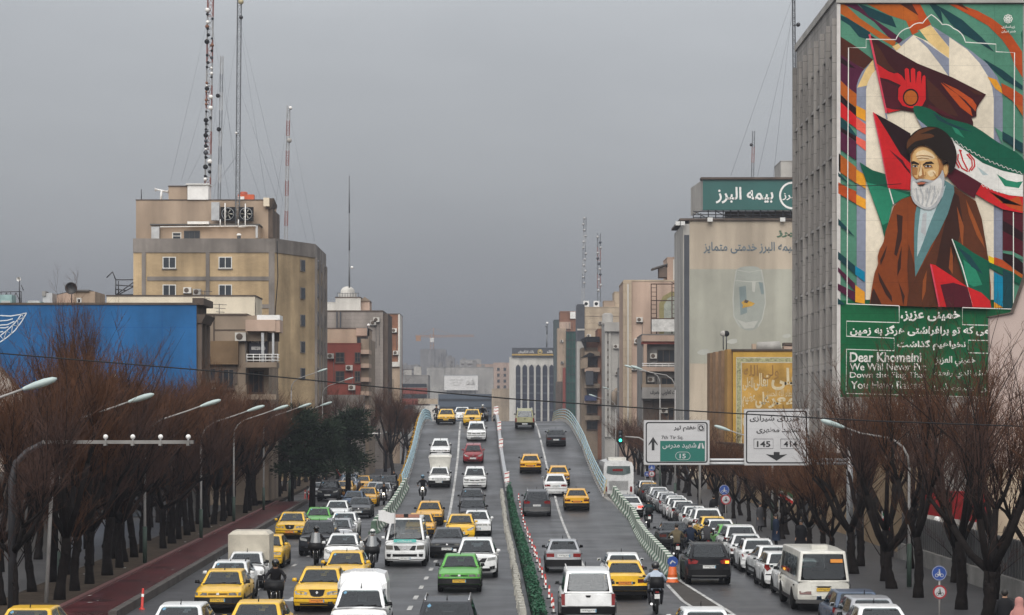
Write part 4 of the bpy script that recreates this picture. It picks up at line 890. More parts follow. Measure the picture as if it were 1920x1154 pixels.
# ------------------------------------------------------------------ buildings
def root_at(name, label, cat, x, y, group=None): return thing(name, label, cat, (x, y, 0), group=group)
def wb(mb, name, root):      # a part whose mesh is in world coordinates
    l = root.location; return mb.build(name, root, (-l[0], -l[1], -l[2]))
def sub(mb, name, part): return mb.build(name, part)
BR = dict(w=.42, h=.13, m=.014, v=.86)
M_YB = mat('yellow_brick', (.52, .385, .235), .8, var=.3, scale=.3, streak=.38, brick=dict(w=.42, h=.13, m=.012, v=.9, mortar=(.38,.28,.15,1)))
M_BAND = mat('concrete_band', (.235, .21, .19), .85, var=.3, scale=.4, streak=.4)
M_TAN = mat('tan_render', (.39, .30, .225), .85, var=.2, scale=.2, streak=.25)
M_CREAMW = mat('cream_render', (.70, .62, .49), .85, var=.16, scale=.2, streak=.2)
M_TAUPE = mat('taupe_render', (.27, .215, .165), .85, var=.25, scale=.3, streak=.3)
M_BLUEW = mat('blue_wall_paint', (.022, .115, .29), .7, var=.24, scale=.16, streak=.28, fine=.05, brick=dict(w=4.2, h=2.6, m=.02, v=.93, off=0, mortar=(.012,.09,.27,1)))
M_DKST = mat('dark_stone', (.115, .09, .075), .8, var=.35, scale=.5, streak=.3)
M_REDW = mat('red_render', (.235, .065, .05), .85, var=.22, scale=.3, streak=.2)
M_GREYB = mat('grey_brick', (.30, .265, .24), .85, var=.2, scale=.2, streak=.3, brick=dict(w=1.2, h=.5, m=.012, v=.93))
M_ORB = mat('orange_brick', (.30, .15, .095), .85, var=.25, scale=.3, streak=.2, brick=BR)
M_WHITEW = mat('white_render', (.60, .58, .54), .85, var=.18, scale=.2, streak=.25)
M_PINK = mat('pink_render', (.46, .34, .27), .85, var=.16, scale=.2, streak=.25)
M_BEIGE = mat('beige_stone', (.47, .38, .28), .8, var=.2, scale=.2, streak=.3, brick=dict(w=6, h=1.1, m=.02, v=.95))
M_GREYW = mat('grey_render', (.27, .26, .25), .85, var=.25, scale=.25, streak=.35)
M_LTGREY = mat('light_grey_render', (.40, .385, .36), .85, var=.2, scale=.25, streak=.3)
M_NET = mat('green_netting', (.03, .085, .07), .8, var=.45, scale=.6, streak=.3)
M_NAVY = mat('navy_cladding', (.045, .05, .062), .4, var=.3, scale=.4)
M_GREENS = mat('dark_green_sign', (.014, .098, .088), .5, var=.15, scale=.3)
M_ROOFF = mat('roofing_felt', (.12, .115, .11), .9, var=.4, scale=.4)
M_RUST = mat('rusty_steel', (.10, .06, .045), .7, .2, var=.5, scale=1)
def block(root, name, Y, u0, v0, u1, depth, mt, v1=None, lip=.3, lipm=None):
    """box with its front on the plane y = Y between two picture columns, down to the ground (or to row v1), with a coping"""
    x0, x1, z1 = pX(u0, Y), pX(u1, Y), pZ(v0, Y); z0 = -.05 if v1 is None else pZ(v1, Y)
    b = MB(); b.box(x0, x1, Y, Y + depth, z0, z1, mt); p = wb(b, name, root)
    if lip:
        b = MB(); t = .18
        b.box(x0 - .05, x1 + .05, Y - .06, Y + t, z1 + .002, z1 + lip, lipm or mt); b.box(x0 - .05, x1 + .05, Y + depth - t, Y + depth + .06, z1 + .002, z1 + lip, lipm or mt)
        b.box(x0 - .05, x0 + t, Y + t, Y + depth - t, z1 + .002, z1 + lip, lipm or mt); b.box(x1 - t, x1 + .05, Y + t, Y + depth - t, z1 + .002, z1 + lip, lipm or mt); wb(b, 'parapet', root)
    return p
def window(root, Y, u0, v0, u1, v1, mull=1, fr=M_ALU, d=.0, w=.09, name='window', gl=M_GLASS, rows=0):
    x0, x1, z0, z1 = pX(u0, Y), pX(u1, Y), pZ(v1, Y), pZ(v0, Y)
    b = MB(); y0, y1 = Y - d - .07, Y - d - .001
    for a in ((x0, x0+w, z0, z1), (x1-w, x1, z0, z1), (x0+w, x1-w, z0, z0+w), (x0+w, x1-w, z1-w, z1)): b.box(a[0], a[1], y0, y1, a[2], a[3], fr)
    for i in range(mull):
        c = x0 + (x1 - x0) * (i + 1) / (mull + 1); b.box(c - w*.4, c + w*.4, y0 + .005, y1, z0 + w, z1 - w, fr)
    for i in range(rows):
        c = z0 + (z1 - z0) * (i + 1) / (rows + 1); b.box(x0 + w, x1 - w, y0 + .01, y1, c - w*.35, c + w*.35, fr)
    b.box(x0 - .08, x1 + .08, Y - d - .16, Y - d - .001, z0 - .1, z0 - .001, fr if fr is not M_ALU else M_BAND)
    f = wb(b, name, root); b = MB(); b.box(x0 + w, x1 - w, Y - d - .03, Y - d - .002, z0 + w, z1 - w, gl); sub(b, 'pane', f)
def side_windows(root, x, ys, zs, wy, hz, n, fr=M_ALU, gl=M_GLASS, name='window', mull=1):
    """windows on a street face x = const; n = +1 faces +x, -1 faces -x"""
    fm = None
    for y in ys:
        for z in zs:
            if fm is None:
                b = MB(); w = .07
                for a in ((-wy/2, -wy/2+w, 0, hz), (wy/2-w, wy/2, 0, hz), (-wy/2+w, wy/2-w, 0, w), (-wy/2+w, wy/2-w, hz-w, hz)): b.box(min(0.001*n, .06*n), max(0.001*n, .06*n), a[0], a[1], a[2], a[3], fr)
                for i in range(mull): c = -wy/2 + wy * (i+1) / (mull+1); b.box(min(.001*n,.05*n), max(.001*n,.05*n), c-.03, c+.03, w, hz-w, fr)
                fm = b.mesh(name); b = MB(); b.box(min(.001*n,.025*n), max(.001*n,.025*n), -wy/2+w, wy/2-w, w, hz-w, gl); pm = b.mesh('pane')
            l = root.location; o = link(name, fm, root, (x - l[0], y - l[1], z - l[2])); link('pane', pm, o)
def part_box(root, name, Y, u0, v0, u1, v1, d0, d1, mt):
    b = MB(); b.fbox(Y, u0, v0, u1, v1, d0, d1, mt); return wb(b, name, root)
# ---------- blue painted gable on the left
Y = 158.0; xr = pX(369, Y)
r = root_at('blue_gable_building', 'long building with a bright blue painted gable and a white line drawing', 'building', xr - 15, Y)
b = MB(); b.box(xr - 40, xr, Y, Y + 5, -.05, pZ(572, Y), M_DKST); b.box(xr - 40, xr - .02, Y - .05, Y - .002, -.05, pZ(572, Y), M_BLUEW); wb(b, 'wall', r)
b = MB(); b.box(xr - 40, xr + .08, Y - .12, Y + .3, pZ(572, Y) + .002, pZ(568, Y), M_DKST); b.box(xr - .3, xr + .45, Y + .0, Y + 5.1, pZ(572,Y)+.004, pZ(559, Y), M_DKST)
b.hexa([(xr+.002,Y+.1,pZ(606,Y)),(xr+.3,Y+.1,pZ(606,Y)),(xr+.3,Y+5,pZ(606,Y)),(xr+.002,Y+5,pZ(606,Y)),(xr+.002,Y,pZ(590,Y)),(xr+.6,Y,pZ(590,Y)),(xr+.6,Y+5.1,pZ(590,Y)),(xr+.002,Y+5.1,pZ(590,Y))], M_DKST); wb(b, 'cornice', r)
b = MB()
for i in range(3): b.box(xr+.002, xr+.3, Y+.2+i*2, Y+.7+i*2, -.05, pZ(607,Y), M_DKST)
wb(b, 'pilasters', r)
side_windows(r, xr, [Y+1.5, Y+3.5], [5.4, 8.6], 1.2, 2.0, 1, fr=M_DKST)
b = MB(); wl = lambda pts: [px(u, v, Y - .07) for u, v in pts]
arc1 = [(0,642),(14,632),(28,620),(40,604),(50,587)]; arc2 = [(0,630),(12,621),(24,610),(33,600),(40,590)]
M_WL = mat('white_drawing_paint', (.62, .66, .70), .7, var=.15)
for pts in (arc1, arc2, [(0,592),(20,593),(38,590),(50,587)], [(0,602),(14,601),(24,598)], [(0,610),(14,609),(27,603)], [(0,615),(10,615),(16,613)], [(0,623),(6,622)]): b.ribbon(wl(pts), .07, M_WL)
zz = []
for i in range(9):
    t = i / 8 * 4; j = min(3, int(t)); f_ = t - j; A = arc1 if i % 2 else arc2; zz.append((A[j][0] + (A[j+1][0]-A[j][0])*f_, A[j][1] + (A[j+1][1]-A[j][1])*f_))
b.ribbon(wl(zz), .06, M_WL); b.ribbon(wl(zz[1:] + [arc1[-1]]), .02, M_WL)
wb(b, 'line_drawing', r); b = MB(); b.sphere(px(217, 706, Y - .15), .12, M_WHITE, 10, 6); wb(b, 'wall_lamp', r)
b = MB(); b.box(xr - 40, xr + .02, Y - .5, Y - .06, -.05, 4.4, mat('dark_shopfront', (.055,.052,.05), .6, var=.4, scale=.4)); b.box(xr - 40, xr + .04, Y - .9, Y - .5, 3.4, 4.3, M_GREYW); wb(b, 'shopfront', r)
b = MB(); [b.box(xr - 3.2*i - 2.9, xr - 3.2*i - .4, Y - .56, Y - .501, .3, 3.2, M_GLASS if i % 3 else M_DSTEEL) for i in range(12)]; wb(b, 'shop_window', r)
Yg = 116.0; r2 = root_at('pale_stone_gable', 'pale speckled stone gable with a sloping dark edge at the border behind the nearest trees', 'building', pX(20, Yg), Yg)
b = MB(); b.prism([px(u, v, Yg) for u, v in ((-150,1000),(115,1000),(112,812),(44,742),(0,692),(-150,560))], (0, .5, 0), mat('speckled_stone', (.42,.37,.33), .85, var=.3, scale=1.5, fine=.25)); wb(b, 'wall', r2)
b = MB(); [b.prism([px(a[0],a[1]-1.5,Yg-.1), px(c[0],c[1]-1.5,Yg-.1), px(c[0],c[1]+.6,Yg-.1), px(a[0],a[1]+.6,Yg-.1)], (0, .7, 0), M_DKST) for a, c in (((-150,560),(0,692)), ((0,692),(44,742)), ((44,742),(112,812)))]; wb(b, 'edge', r2); b = MB(); b.box(pX(-150,Yg), pX(118,Yg), Yg - .4, Yg - .01, -.05, 4.2, _mats['dark_shopfront']); wb(b, 'shopfront', r2)
# things on its roof
t = root_at('rooftop_hut', 'low beige rooftop hut beside the black dish', 'rooftop hut', pX(150, 162), 162)
part_box(t, 'wall', 162, 138, 548, 178, 575, 0, 0.01, M_TAN); b = MB(); b.box(pX(138,162), pX(178,162), 162, 166, pZ(575,162), pZ(547,162), M_TAN); wb(b, 'wall', t)
b = MB(); b.box(pX(137,162), pX(168,162), 161.8, 166, pZ(547,162)+.002, pZ(544,162), M_ROOFF); wb(b, 'roof', t); window(t, 161.99, 144, 559, 153, 570, 0)
t = root_at('rooftop_hut', 'beige sloping stair head on the roof of the blue gabled building', 'rooftop hut', pX(115, 164), 164)
b = MB(); Yq = 164; b.prism([px(97,572,Yq), px(140,572,Yq), px(140,546,Yq), px(100,555,Yq)], (0, 3, 0), M_PINK); wb(b, 'wall', t)
b = MB(); b.prism([px(96,555.5,Yq), px(141,545.8,Yq), px(141,544.6,Yq), px(96,554.3,Yq)], (0, 3.1, 0), M_ROOFF); wb(b, 'roof', t)
t = root_at('rooftop_tank', 'grey metal water tank on the roof above the blue wall', 'water tank', pX(88, 161), 161)
b = MB(); b.box(pX(80,161), pX(98,161), 161, 162.6, pZ(572,161), pZ(550,161), M_STEEL); wb(b, 'tank', t); b = MB(); b.box(pX(79.5,161), pX(86,161), 160.9, 162, pZ(556,161), pZ(546.5,161), M_GREYW); wb(b, 'cap', t)
def dish(u, v, Y, r, mt, label, foot):
    t = root_at('satellite_dish', label, 'dish', pX(u, Y), Y); c = px(u, v, Y)
    b = MB(); b.lathe([(.001,.0),(r*.5,-.03),(r*.8,-.09),(r,-.18),(r*.98,-.2),(r*.78,-.11),(r*.48,-.05),(.001,-.02)], mt, 18, 'y', c); b.build('reflector', t, (-t.location[0], -t.location[1], 0))
    b = MB(); b.tube([(c[0], c[1]+.05, c[2]), (c[0], c[1]+.1, foot)], .035, M_DSTEEL, 6); b.tube([(c[0], c[1]-.02, c[2]), (c[0], c[1]-.5, c[2]+.1)], .015, M_DSTEEL, 5); b.build('mast', t, (-t.location[0], -t.location[1], 0)); return t
dish(134, 541, 160, .42, mat('black_dish', (.02,.02,.022), .5, var=.2), 'black round dish on a mast above the blue wall', pZ(572, 160))
dish(36, 524, 165, .16, M_WHITE, 'small white dish on a lattice mast far left above the blue wall', pZ(572, 165))
for i, (u0, u1, v0) in enumerate(((0, 22, 549), (50, 77, 562))):
    t = root_at('cooling_unit', ('pale turquoise cooler at the far end of the blue wall roof', 'pale turquoise cooler with white slats on the blue wall roof')[i], 'cooler', pX(u0, 160), 160.2)
    b = MB(); b.box(pX(u0,160), pX(u1,160), 160, 161.4, pZ(574,160), pZ(v0+4,160), mat('turquoise_cooler', (.25,.38,.38), .6, var=.3)); wb(b, 'casing', t)
    b = MB(); [b.box(pX(u0,160)+.1, pX(u1,160)-.1, 159.95, 159.99, pZ(573-k*2.4,160), pZ(572-k*2.4,160), M_WHITE) for k in range(4)]; wb(b, 'slats', t)
t = root_at('roof_railing', 'thin metal railing frame on the roof at the far end of the blue wall', 'railing', pX(20,162), 162)
b = MB(); P3 = lambda u, v: px(u, v, 162)
for a, c in (((0,548),(40,547)), ((2,548),(2,572)), ((20,548),(20,572)), ((40,547),(40,572)), ((2,572),(12,549)), ((12,549),(20,572)), ((20,572),(30,549)), ((30,549),(40,572)), ((36,524),(38,572)), ((40,535),(44,545))): b.tube([P3(*a), P3(*c)], .03, M_DSTEEL, 5)
wb(b, 'frame', t)
t = root_at('stair_frame', 'open metal stair frame beside the yellow brick building', 'stair', pX(230,175), 175)
b = MB(); P3 = lambda u, v: px(u, v, 175)
for a, c in (((217,525),(250,525)), ((217,525),(217,553)), ((222,527),(222,553)), ((217,535),(250,537)), ((217,543),(236,545)), ((218,553),(250,530)), ((222,553),(250,538)), ((217,525),(211,510)), ((211,510),(200,521)), ((217,553),(250,553))): b.tube([P3(*a), P3(*c)], .045, M_DSTEEL, 5)
wb(b, 'frame', t)
# ---------- cream building and taupe building with balconies
Y = 212.0; r = root_at('cream_block', 'plain cream rendered block in front of the yellow brick building', 'building', pX(340, Y), Y)
block(r, 'wall', Y, 200, 556, 478, 6, M_CREAMW, lip=.12, lipm=M_DKST)
b = MB(); b.fbox(Y, 462, 568, 478, 600, -.5, .02, M_CREAMW); wb(b, 'side_strip', r)
for k, (u, v0, v1) in enumerate(((384,545,570), (411,570,586))):
    t = root_at('roof_aerial', ('taller comb-shaped aerial on the cream block', 'shorter aerial on the taupe block roof')[k], 'aerial', pX(u, 184), 184)
    b = MB(); b.tube([px(u,v0,184), px(u,v1+25,184)], .03, M_DSTEEL, 5)
    for q in range(3): b.tube([px(u-12+q*3,v0+1+q*7,184), px(u+14-q*2,v0+2+q*7,184)], .02, M_DSTEEL, 4)
    wb(b, 'mast', t)
Y = 181.0; r = root_at('taupe_building', 'taupe building with stacked street balconies next to the blue wall', 'building', pX(430, Y), Y)
block(r, 'wall', Y, 378, 592, 462, 9, M_TAUPE, lip=.15, lipm=M_DKST)
b = MB(); b.fbox(Y, 462, 592, 500, 640, -9, -.02, M_TAUPE); b.fbox(Y, 462, 640, 500, 940, -9, -1.6, M_TAUPE); wb(b, 'wall', r)
b = MB(); b.fbox(Y, 384, 640, 448, 684, -.0, .5, mat('brown_panel', (.185,.125,.075), .8, var=.3, scale=.4, streak=.3)); wb(b, 'panel', r)
b = MB(); b.fbox(Y, 382, 686, 445, 720, .003, .12, M_DKST); b.fbox(Y, 400, 592, 402.5, 640, .0, .06, M_DKST); b.fbox(Y, 402, 618, 462, 620, .0, .05, M_DKST); wb(b, 'recess_trim', r)
window(r, Y, 383, 690, 406, 716, 1, M_DKST, d=.12); window(r, Y, 408, 692, 440, 730, 2, M_DKST, d=.12)
def balcony(r, Y, u0, u1, vt, vb, d, mt, ang=0, name='balcony'):
    b = MB(); b.fbox(Y, u0, vt, u1, vb, -1.2, d, mt); return wb(b, name, r)
balcony(r, Y, 463, 519, 601, 622, 1.0, M_PINK); b = MB(); b.fbox(Y, 484, 592, 523, 602, .6, .9, M_WHITE); b.fbox(Y, 505, 601, 527, 624, -1.5, .9, M_PINK); b.box(pX(523,Y), pX(523,Y)+.15, Y-.9, Y+1.5, pZ(602,Y), pZ(592,Y), M_WHITE); wb(b, 'balcony_screen', r)
balcony(r, Y, 463, 521, 680, 690, 1.0, M_TAUPE)
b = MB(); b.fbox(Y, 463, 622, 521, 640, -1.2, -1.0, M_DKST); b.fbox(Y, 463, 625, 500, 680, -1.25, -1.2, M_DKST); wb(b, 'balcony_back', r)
p = part_box(r, 'banner', Y, 466, 632, 500, 664, -.6, -.5, mat('dark_banner', (.03, .03, .045), .6, var=.2)); b = MB()
text_px(b, fa('دفتر وکالت'), Y, 470, 636, 496, 644, -.58+.1, M_WHITE); text_px(b, '88328100', Y, 470, 650, 496, 656, -.58+.1, M_WHITE, .02); sub(b, 'lettering', p)
b = MB()
for v in (665, 670, 676): b.tube([px(463,v,Y-.95), px(521,v,Y-.95), (pX(521,Y), Y+1, pZ(v,Y))], .035, M_WHITE, 5)
for u in (463, 475, 487, 498, 510, 521): b.tube([px(u,664,Y-.95), px(u,680,Y-.95)], .03, M_WHITE, 5)
wb(b, 'balcony_railing', r)
b = MB(); b.fbox(Y, 492, 625, 497, 680, .6, .8, M_STEEL); b.fbox(Y, 512, 625, 516, 680, .6, .8, M_STEEL); wb(b, 'balcony_posts', r)
balcony(r, Y, 463, 520, 740, 750, .9, M_TAUPE); window(r, Y+1.6, 466, 695, 495, 738, 2, M_DKST)
# ---------- yellow brick building
Y = 252.0; r = root_at('yellow_brick_building', 'tall yellow brick building with grey concrete bands', 'building', pX(400, Y), Y)
xa, xb, xc, xd = pX(250, Y), pX(516, Y), pX(590, Y + 8), pX(610, Y + 24); zt_ = pZ(452, Y)
poly = [(xa, Y), (xb, Y), (xc, Y + 8), (xd, Y + 24), (xa, Y + 24)]
b = MB(); b.prism([(x, y, -.05) for x, y in poly], (0, 0, zt_ + .05), M_YB); wb(b, 'wall', r)
def band(z0, z1, d, mt=M_BAND, name='concrete_band', top=False):
    b = MB()
    for (x0, y0), (x1, y1) in zip(poly, poly[1:4]):
        q = Vector((x1 - x0, y1 - y0, 0)).normalized(); n_ = Vector((q.y, -q.x, 0)) * d; b.hexa([(x0 - q.x*.02 + n_.x, y0 + n_.y, z0), (x1 + n_.x, y1 + n_.y, z0), (x1 - n_.x*.1, y1, z0), (x0, y0, z0)] + [(x0 - q.x*.02 + n_.x, y0 + n_.y, z1), (x1 + n_.x, y1 + n_.y, z1), (x1 - n_.x*.1, y1, z1), (x0, y0, z1)], mt)
    return wb(b, name, r)
band(pZ(474, Y), zt_ + .25, .10)
for v in (519, 571, 623, 675): b = MB(); b.fbox(Y, 276, v, 507, v + 7.5, .002, .09, M_BAND); wb(b, 'concrete_band', r)
for u0, u1 in ((266, 273.5), (386, 393), (504, 515)): b = MB(); b.fbox(Y, u0, 474, u1, 900, .003, .12, M_BAND); wb(b, 'concrete_column', r)
for v in (482, 534, 586, 638):
    for u in (305, 410): window(r, Y, u, v, u + 25, v + 22, 1)
def on(poly_i, t, z): (x0, y0), (x1, y1) = poly[poly_i], poly[poly_i+1]; return (x0 + (x1-x0)*t, y0 + (y1-y0)*t, z)
def slant_box(i, t0, t1, z0, z1, d0, d1, mt, name, r, parent=None):
    (x0, y0), (x1, y1) = poly[i], poly[i+1]; q = Vector((x1-x0, y1-y0, 0)).normalized(); n_ = Vector((q.y, -q.x, 0))
    a, c = Vector(on(i, t0, 0)), Vector(on(i, t1, 0)); b = MB()
    f_ = [a + n_*d1, c + n_*d1, c + n_*d0, a + n_*d0]; b.hexa([(p.x, p.y, z0) for p in f_] + [(p.x, p.y, z1) for p in f_], mt)
    return sub(b, name, parent) if parent else wb(b, name, r)
Yb = Y + 5
for v in (487, 539, 590, 640, 690):
    w = slant_box(1, .62, .74, pZ(v + 22, Yb), pZ(v, Yb), .003, .1, M_BAND, 'window', r); slant_box(1, .635, .725, pZ(v + 20.5, Yb), pZ(v + 1.5, Yb), .1, .12, M_GLASS, 'pane', r, w)
for k, v in enumerate((482, 534, 586, 638, 690)):
    for t in (.12, .42, .72):
        w = slant_box(2, t, t + .22, pZ(v + 26, Y+14), pZ(v, Y+14), .003, .08, M_BAND, 'window', r); slant_box(2, t + .02, t + .2, pZ(v + 25, Y+14), pZ(v + 1, Y+14), .08, .1, M_GLASS, 'pane', r, w)
for t in (.0, .33, .64, .92): slant_box(2, t, t + .07, -.05, pZ(474, Y), .003, .25, M_BAND, 'pilaster', r)
b = MB(); b.tube([px(519.5,452,Y-.1), px(521,520,Y-.15), px(518,560,Y-.15), px(515,598,Y-.15)], .05, M_BLACK, 5); wb(b, 'drain_pipe', r)
b = MB(); b.sphere((pX(448,Y+1), Y+1, pZ(441,Y+1)), .28, M_WHITE, 10, 5, (1,1,.6)); b.tube([(pX(448,Y+1), Y+1, zt_), (pX(448,Y+1), Y+1, pZ(442,Y+1))], .2, M_DSTEEL, 8); wb(b, 'roof_vent', r)
# penthouse storey
Yp = Y + 9; block(r, 'penthouse', Yp, 255, 376, 503, 9, M_TAN, v1=452, lip=.1, lipm=M_DKST)
b = MB(); b.fbox(Yp-3, 284, 423, 485, 452, -3, 0, M_TAN); b.fbox(Yp-3, 282, 420.5, 487, 423, -3, .4, M_ROOFF); wb(b, 'roof_room', r)
window(r, Yp-3, 323, 436, 340, 450, 0, rows=1); window(r, Yp-3, 345, 433, 375, 450, 2, M_DSTEEL)
b = MB(); b.fbox(Yp, 316, 350, 351, 375, -3, 0, M_TAN); b.fbox(Yp, 315, 348.5, 352, 350.2, -3, .1, M_DKST); wb(b, 'stair_head', r)
b = MB(); b.fbox(Yp, 352, 347.5, 391, 375, -2, .2, M_WHITE); b.fbox(Yp, 349, 345, 393, 347.4, -2.2, .4, M_ALU); wb(b, 'white_cabin', r)
b = MB(); b.hexa([(pX(500,Yp),Yp-.3,pZ(392,Yp)),(pX(508,Yp),Yp-.3,pZ(392,Yp)),(pX(512,Yp+9),Yp+9,pZ(392,Yp)),(pX(500,Yp),Yp+9,pZ(392,Yp)),(pX(496,Yp),Yp-.5,pZ(373,Yp)),(pX(515,Yp),Yp-.6,pZ(373,Yp)),(pX(520,Yp+9),Yp+9,pZ(373,Yp)),(pX(496,Yp),Yp+9,pZ(373,Yp))], M_DKST); b.fbox(Yp, 495, 372, 506, 388, .3, .62, M_CREAMW); wb(b, 'cornice', r)
b = MB(); b.fbox(Yp, 503, 392, 511, 446, -8, -.0, M_DKST); wb(b, 'street_face', r)
b = MB()
for u in (414, 448): b.fbox(Yp-1, u-26+26, 389, u+27, 415, -.3, .35, M_BLACK)
b.fbox(Yp-1, 397, 380, 412, 414, -.3, .4, M_STEEL); wb(b, 'cooler_casing', r)
for u in (428, 462):
    b = MB(); c = (pX(u, Yp-1), Yp-1.42, pZ(402, Yp-1)); b.lathe([(.62,.0),(.66,-.05),(.70,-.0)], M_STEEL, 20, 'y', c)
    for q in range(6):
        t = q * math.pi / 3; b.hexa([(c[0]+.1*math.cos(t), c[1]-.02, c[2]+.1*math.sin(t)), (c[0]+.55*math.cos(t-.15), c[1]-.05, c[2]+.55*math.sin(t-.15)), (c[0]+.55*math.cos(t+.2), c[1]+.03, c[2]+.55*math.sin(t+.2)), (c[0]+.1*math.cos(t+.4), c[1], c[2]+.1*math.sin(t+.4))] * 1 + [(c[0]+.1*math.cos(t), c[1]-.01, c[2]+.1*math.sin(t)), (c[0]+.55*math.cos(t-.15), c[1]-.04, c[2]+.55*math.sin(t-.15)), (c[0]+.55*math.cos(t+.2), c[1]+.04, c[2]+.55*math.sin(t+.2)), (c[0]+.1*math.cos(t+.4), c[1]+.01, c[2]+.1*math.sin(t+.4))], mat('fan_blade', (.35,.33,.28), .6, var=.4))
    wb(b, 'cooler_fan', r)
b = MB()
for pts in (((300,426),(480,424)), ((422,381),(422,426)), ((460,382),(460,426),(447,426)), ((447,412),(447,426)), ((413,412),(413,426))): b.tube([px(u, v, Yp-3.6) for u, v in pts], .06, M_WHITE, 6)
wb(b, 'white_pipe', r); b = MB(); b.fbox(Yp-3.5, 352, 416, 392, 421, -.6, .3, M_WHITE); b.fbox(Yp-3, 285, 426, 300, 450, .1, .5, M_STEEL); b.fbox(Yp-3, 480, 424, 484, 447, .1, .4, M_STEEL); wb(b, 'duct', r)
t = root_at('orange_tank', 'orange water tank on top of the yellow brick building', 'water tank', pX(460, Yp+2), Yp+2)
b = MB(); b.fbox(Yp+2, 446, 365, 476, 376, -1, 0, mat('orange_plastic', (.55,.10,.03), .5, var=.2)); b.lathe([(.45,0),(.45,.25),(.3,.35),(.001,.36)], mat('orange_plastic2', (.4,.07,.03), .5), 12, 'z', (pX(456,Yp+2), Yp+2.4, pZ(365.2,Yp+2))); b.fbox(Yp+1.9, 447, 369, 458, 376, 0, .1, M_WHITE); wb(b, 'tank', t)
t = root_at('siren', 'white twin-horn siren on the penthouse roof', 'siren', pX(303, Yp+1), Yp+1)
b = MB(); c = px(303, 358, Yp+1); b.tube([(c[0]-.1,c[1],pZ(376,Yp)), c], .12, M_WHITE, 8); b.tube([(c[0]-.5,c[1],c[2]+.12),(c[0]+.5,c[1],c[2]-.1)], .1, M_WHITE, 8); b.lathe([(.22,-.25),(.1,0)], M_WHITE, 10, 'x', (c[0]-.5,c[1],c[2]+.12)); b.lathe([(.1,0),(.22,.25)], M_WHITE, 10, 'x', (c[0]+.5,c[1],c[2]-.1)); wb(b, 'horns', t)
# ---------- red building, grey blocks, white tower and dome (left row, farther)
Y = 292.0; r = root_at('red_building', 'dark red rendered building right after the yellow brick one', 'building', pX(650, Y), Y)
block(r, 'wall', Y, 598, 645, 676, 14, M_REDW, lip=.1)
for u0, u1 in ((629, 646), (665, 676)):
    for v0, v1 in ((661, 680), (696, 717)): window(r, Y, u0, v0, u1, v1, 1, M_DKST, name='window', rows=1)
b = MB(); b.fbox(Y, 676, 635, 691, 900, -14, -1.0, M_TAUPE); wb(b, 'street_wall', r)
for k in range(5): b = MB(); b.fbox(Y, 675, 656 + k*26, 692, 664 + k*26, -5, -.2, M_PINK); wb(b, 'balcony', r)
b = MB(); b.fbox(Y, 574, 741, 684, 900, -3, 2.2, M_BAND); wb(b, 'low_wing', r)
Y = 306.0; r = root_at('beige_setback_block', 'beige block rising behind the dark red building', 'building', pX(650, Y), Y)
block(r, 'wall', Y, 598, 617, 690, 9, M_TAN, lip=.15, lipm=M_DKST); b = MB(); b.fbox(Y, 668, 616, 690, 630, -3, .3, M_PINK); wb(b, 'balcony', r); window(r, Y, 669, 632, 689, 646, 2, M_DKST)
t = root_at('roof_camera', 'white dome camera on a stick beside the beige setback block', 'camera', pX(690, Y-1), Y-1)
b = MB(); b.tube([px(689,640,Y-1), px(689,612,Y-1)], .06, M_DSTEEL, 5); b.sphere(px(691,610,Y-1), .2, M_WHITE, 8, 5); wb(b, 'mast', t)
Y = 330.0; r = root_at('grey_brick_block', 'wide grey brick block below the white dome', 'building', pX(670, Y), Y)
block(r, 'wall', Y, 598, 585, 718, 12, M_GREYB, lip=.2, lipm=M_DKST)
for u in (631, 637.5): b = MB(); b.fbox(Y, u, 585, u + 2, 616, .005, .3, M_NAVY); wb(b, 'pipe', r)
b = MB(); b.fbox(Y, 718, 588, 727, 900, -12, -.5, M_DKST); wb(b, 'street_wall', r)
Y = 340.0; r = root_at('white_tower', 'white rooftop tower block topped by a pale dome', 'building', pX(650, Y), Y)
block(r, 'wall', Y, 600, 568, 630, 8, M_WHITEW, v1=640, lip=.1); block(r, 'wall', Y - .5, 629, 559, 676, 8, M_WHITEW, v1=640, lip=.15, lipm=M_DKST); b = MB(); b.fbox(Y+.5, 674, 565, 693, 640, -5, 0, M_PINK); b.prism([px(672,565,Y+.3), px(695,565,Y+.3), px(684,557,Y+.3)], (0,4,0), M_TAUPE); wb(b, 'hut', r)
b = MB(); b.lathe([(.98,0),(1.0,.25),(.95,.5),(.72,.78),(.4,.95),(.001,1.02)], M_WHITEW, 24, 'z', (pX(650,Y), Y+2, pZ(549,Y))); b.lathe([(1.3,-.75),(1.3,0),(.98,.01)], M_LTGREY, 24, 'z', (pX(650,Y), Y+2, pZ(549,Y))); b.v = [((x - pX(650,Y)) * 1.03 + pX(650,Y), y, z) for x, y, z in b.v]; wb(b, 'dome', r)
b = MB()
for q in range(9): b.tube([px(632+5*q,558,Y-.4), px(632+5*q,549,Y-.4)], .03, M_DSTEEL, 4)
b.tube([px(632,550,Y-.4), px(673,550,Y-.4)], .03, M_DSTEEL, 4); wb(b, 'roof_railing', r)
Y = 352.0; r = root_at('white_column_house', 'narrow building with a white stair column of stacked openings', 'building', pX(705, Y), Y)
block(r, 'wall', Y, 689, 664, 718, 12, M_LTGREY, lip=.1)
for k in range(6):
    v = 678 + k * 31; b = MB(); b.fbox(Y, 699.5, v, 711.5, v + 19, .01, .05, M_DKST); wb(b, 'opening', r); b = MB(); b.fbox(Y, 698, v + 20, 713, v + 26, .05, .5, M_WHITEW); wb(b, 'sill', r)
b = MB(); b.fbox(Y, 689, 663, 698, 900, .05, .4, M_WHITEW); wb(b, 'white_pier', r)
b = MB(); b.fbox(Y+1, 690, 627, 712, 658, 0, .2, M_WHITE)
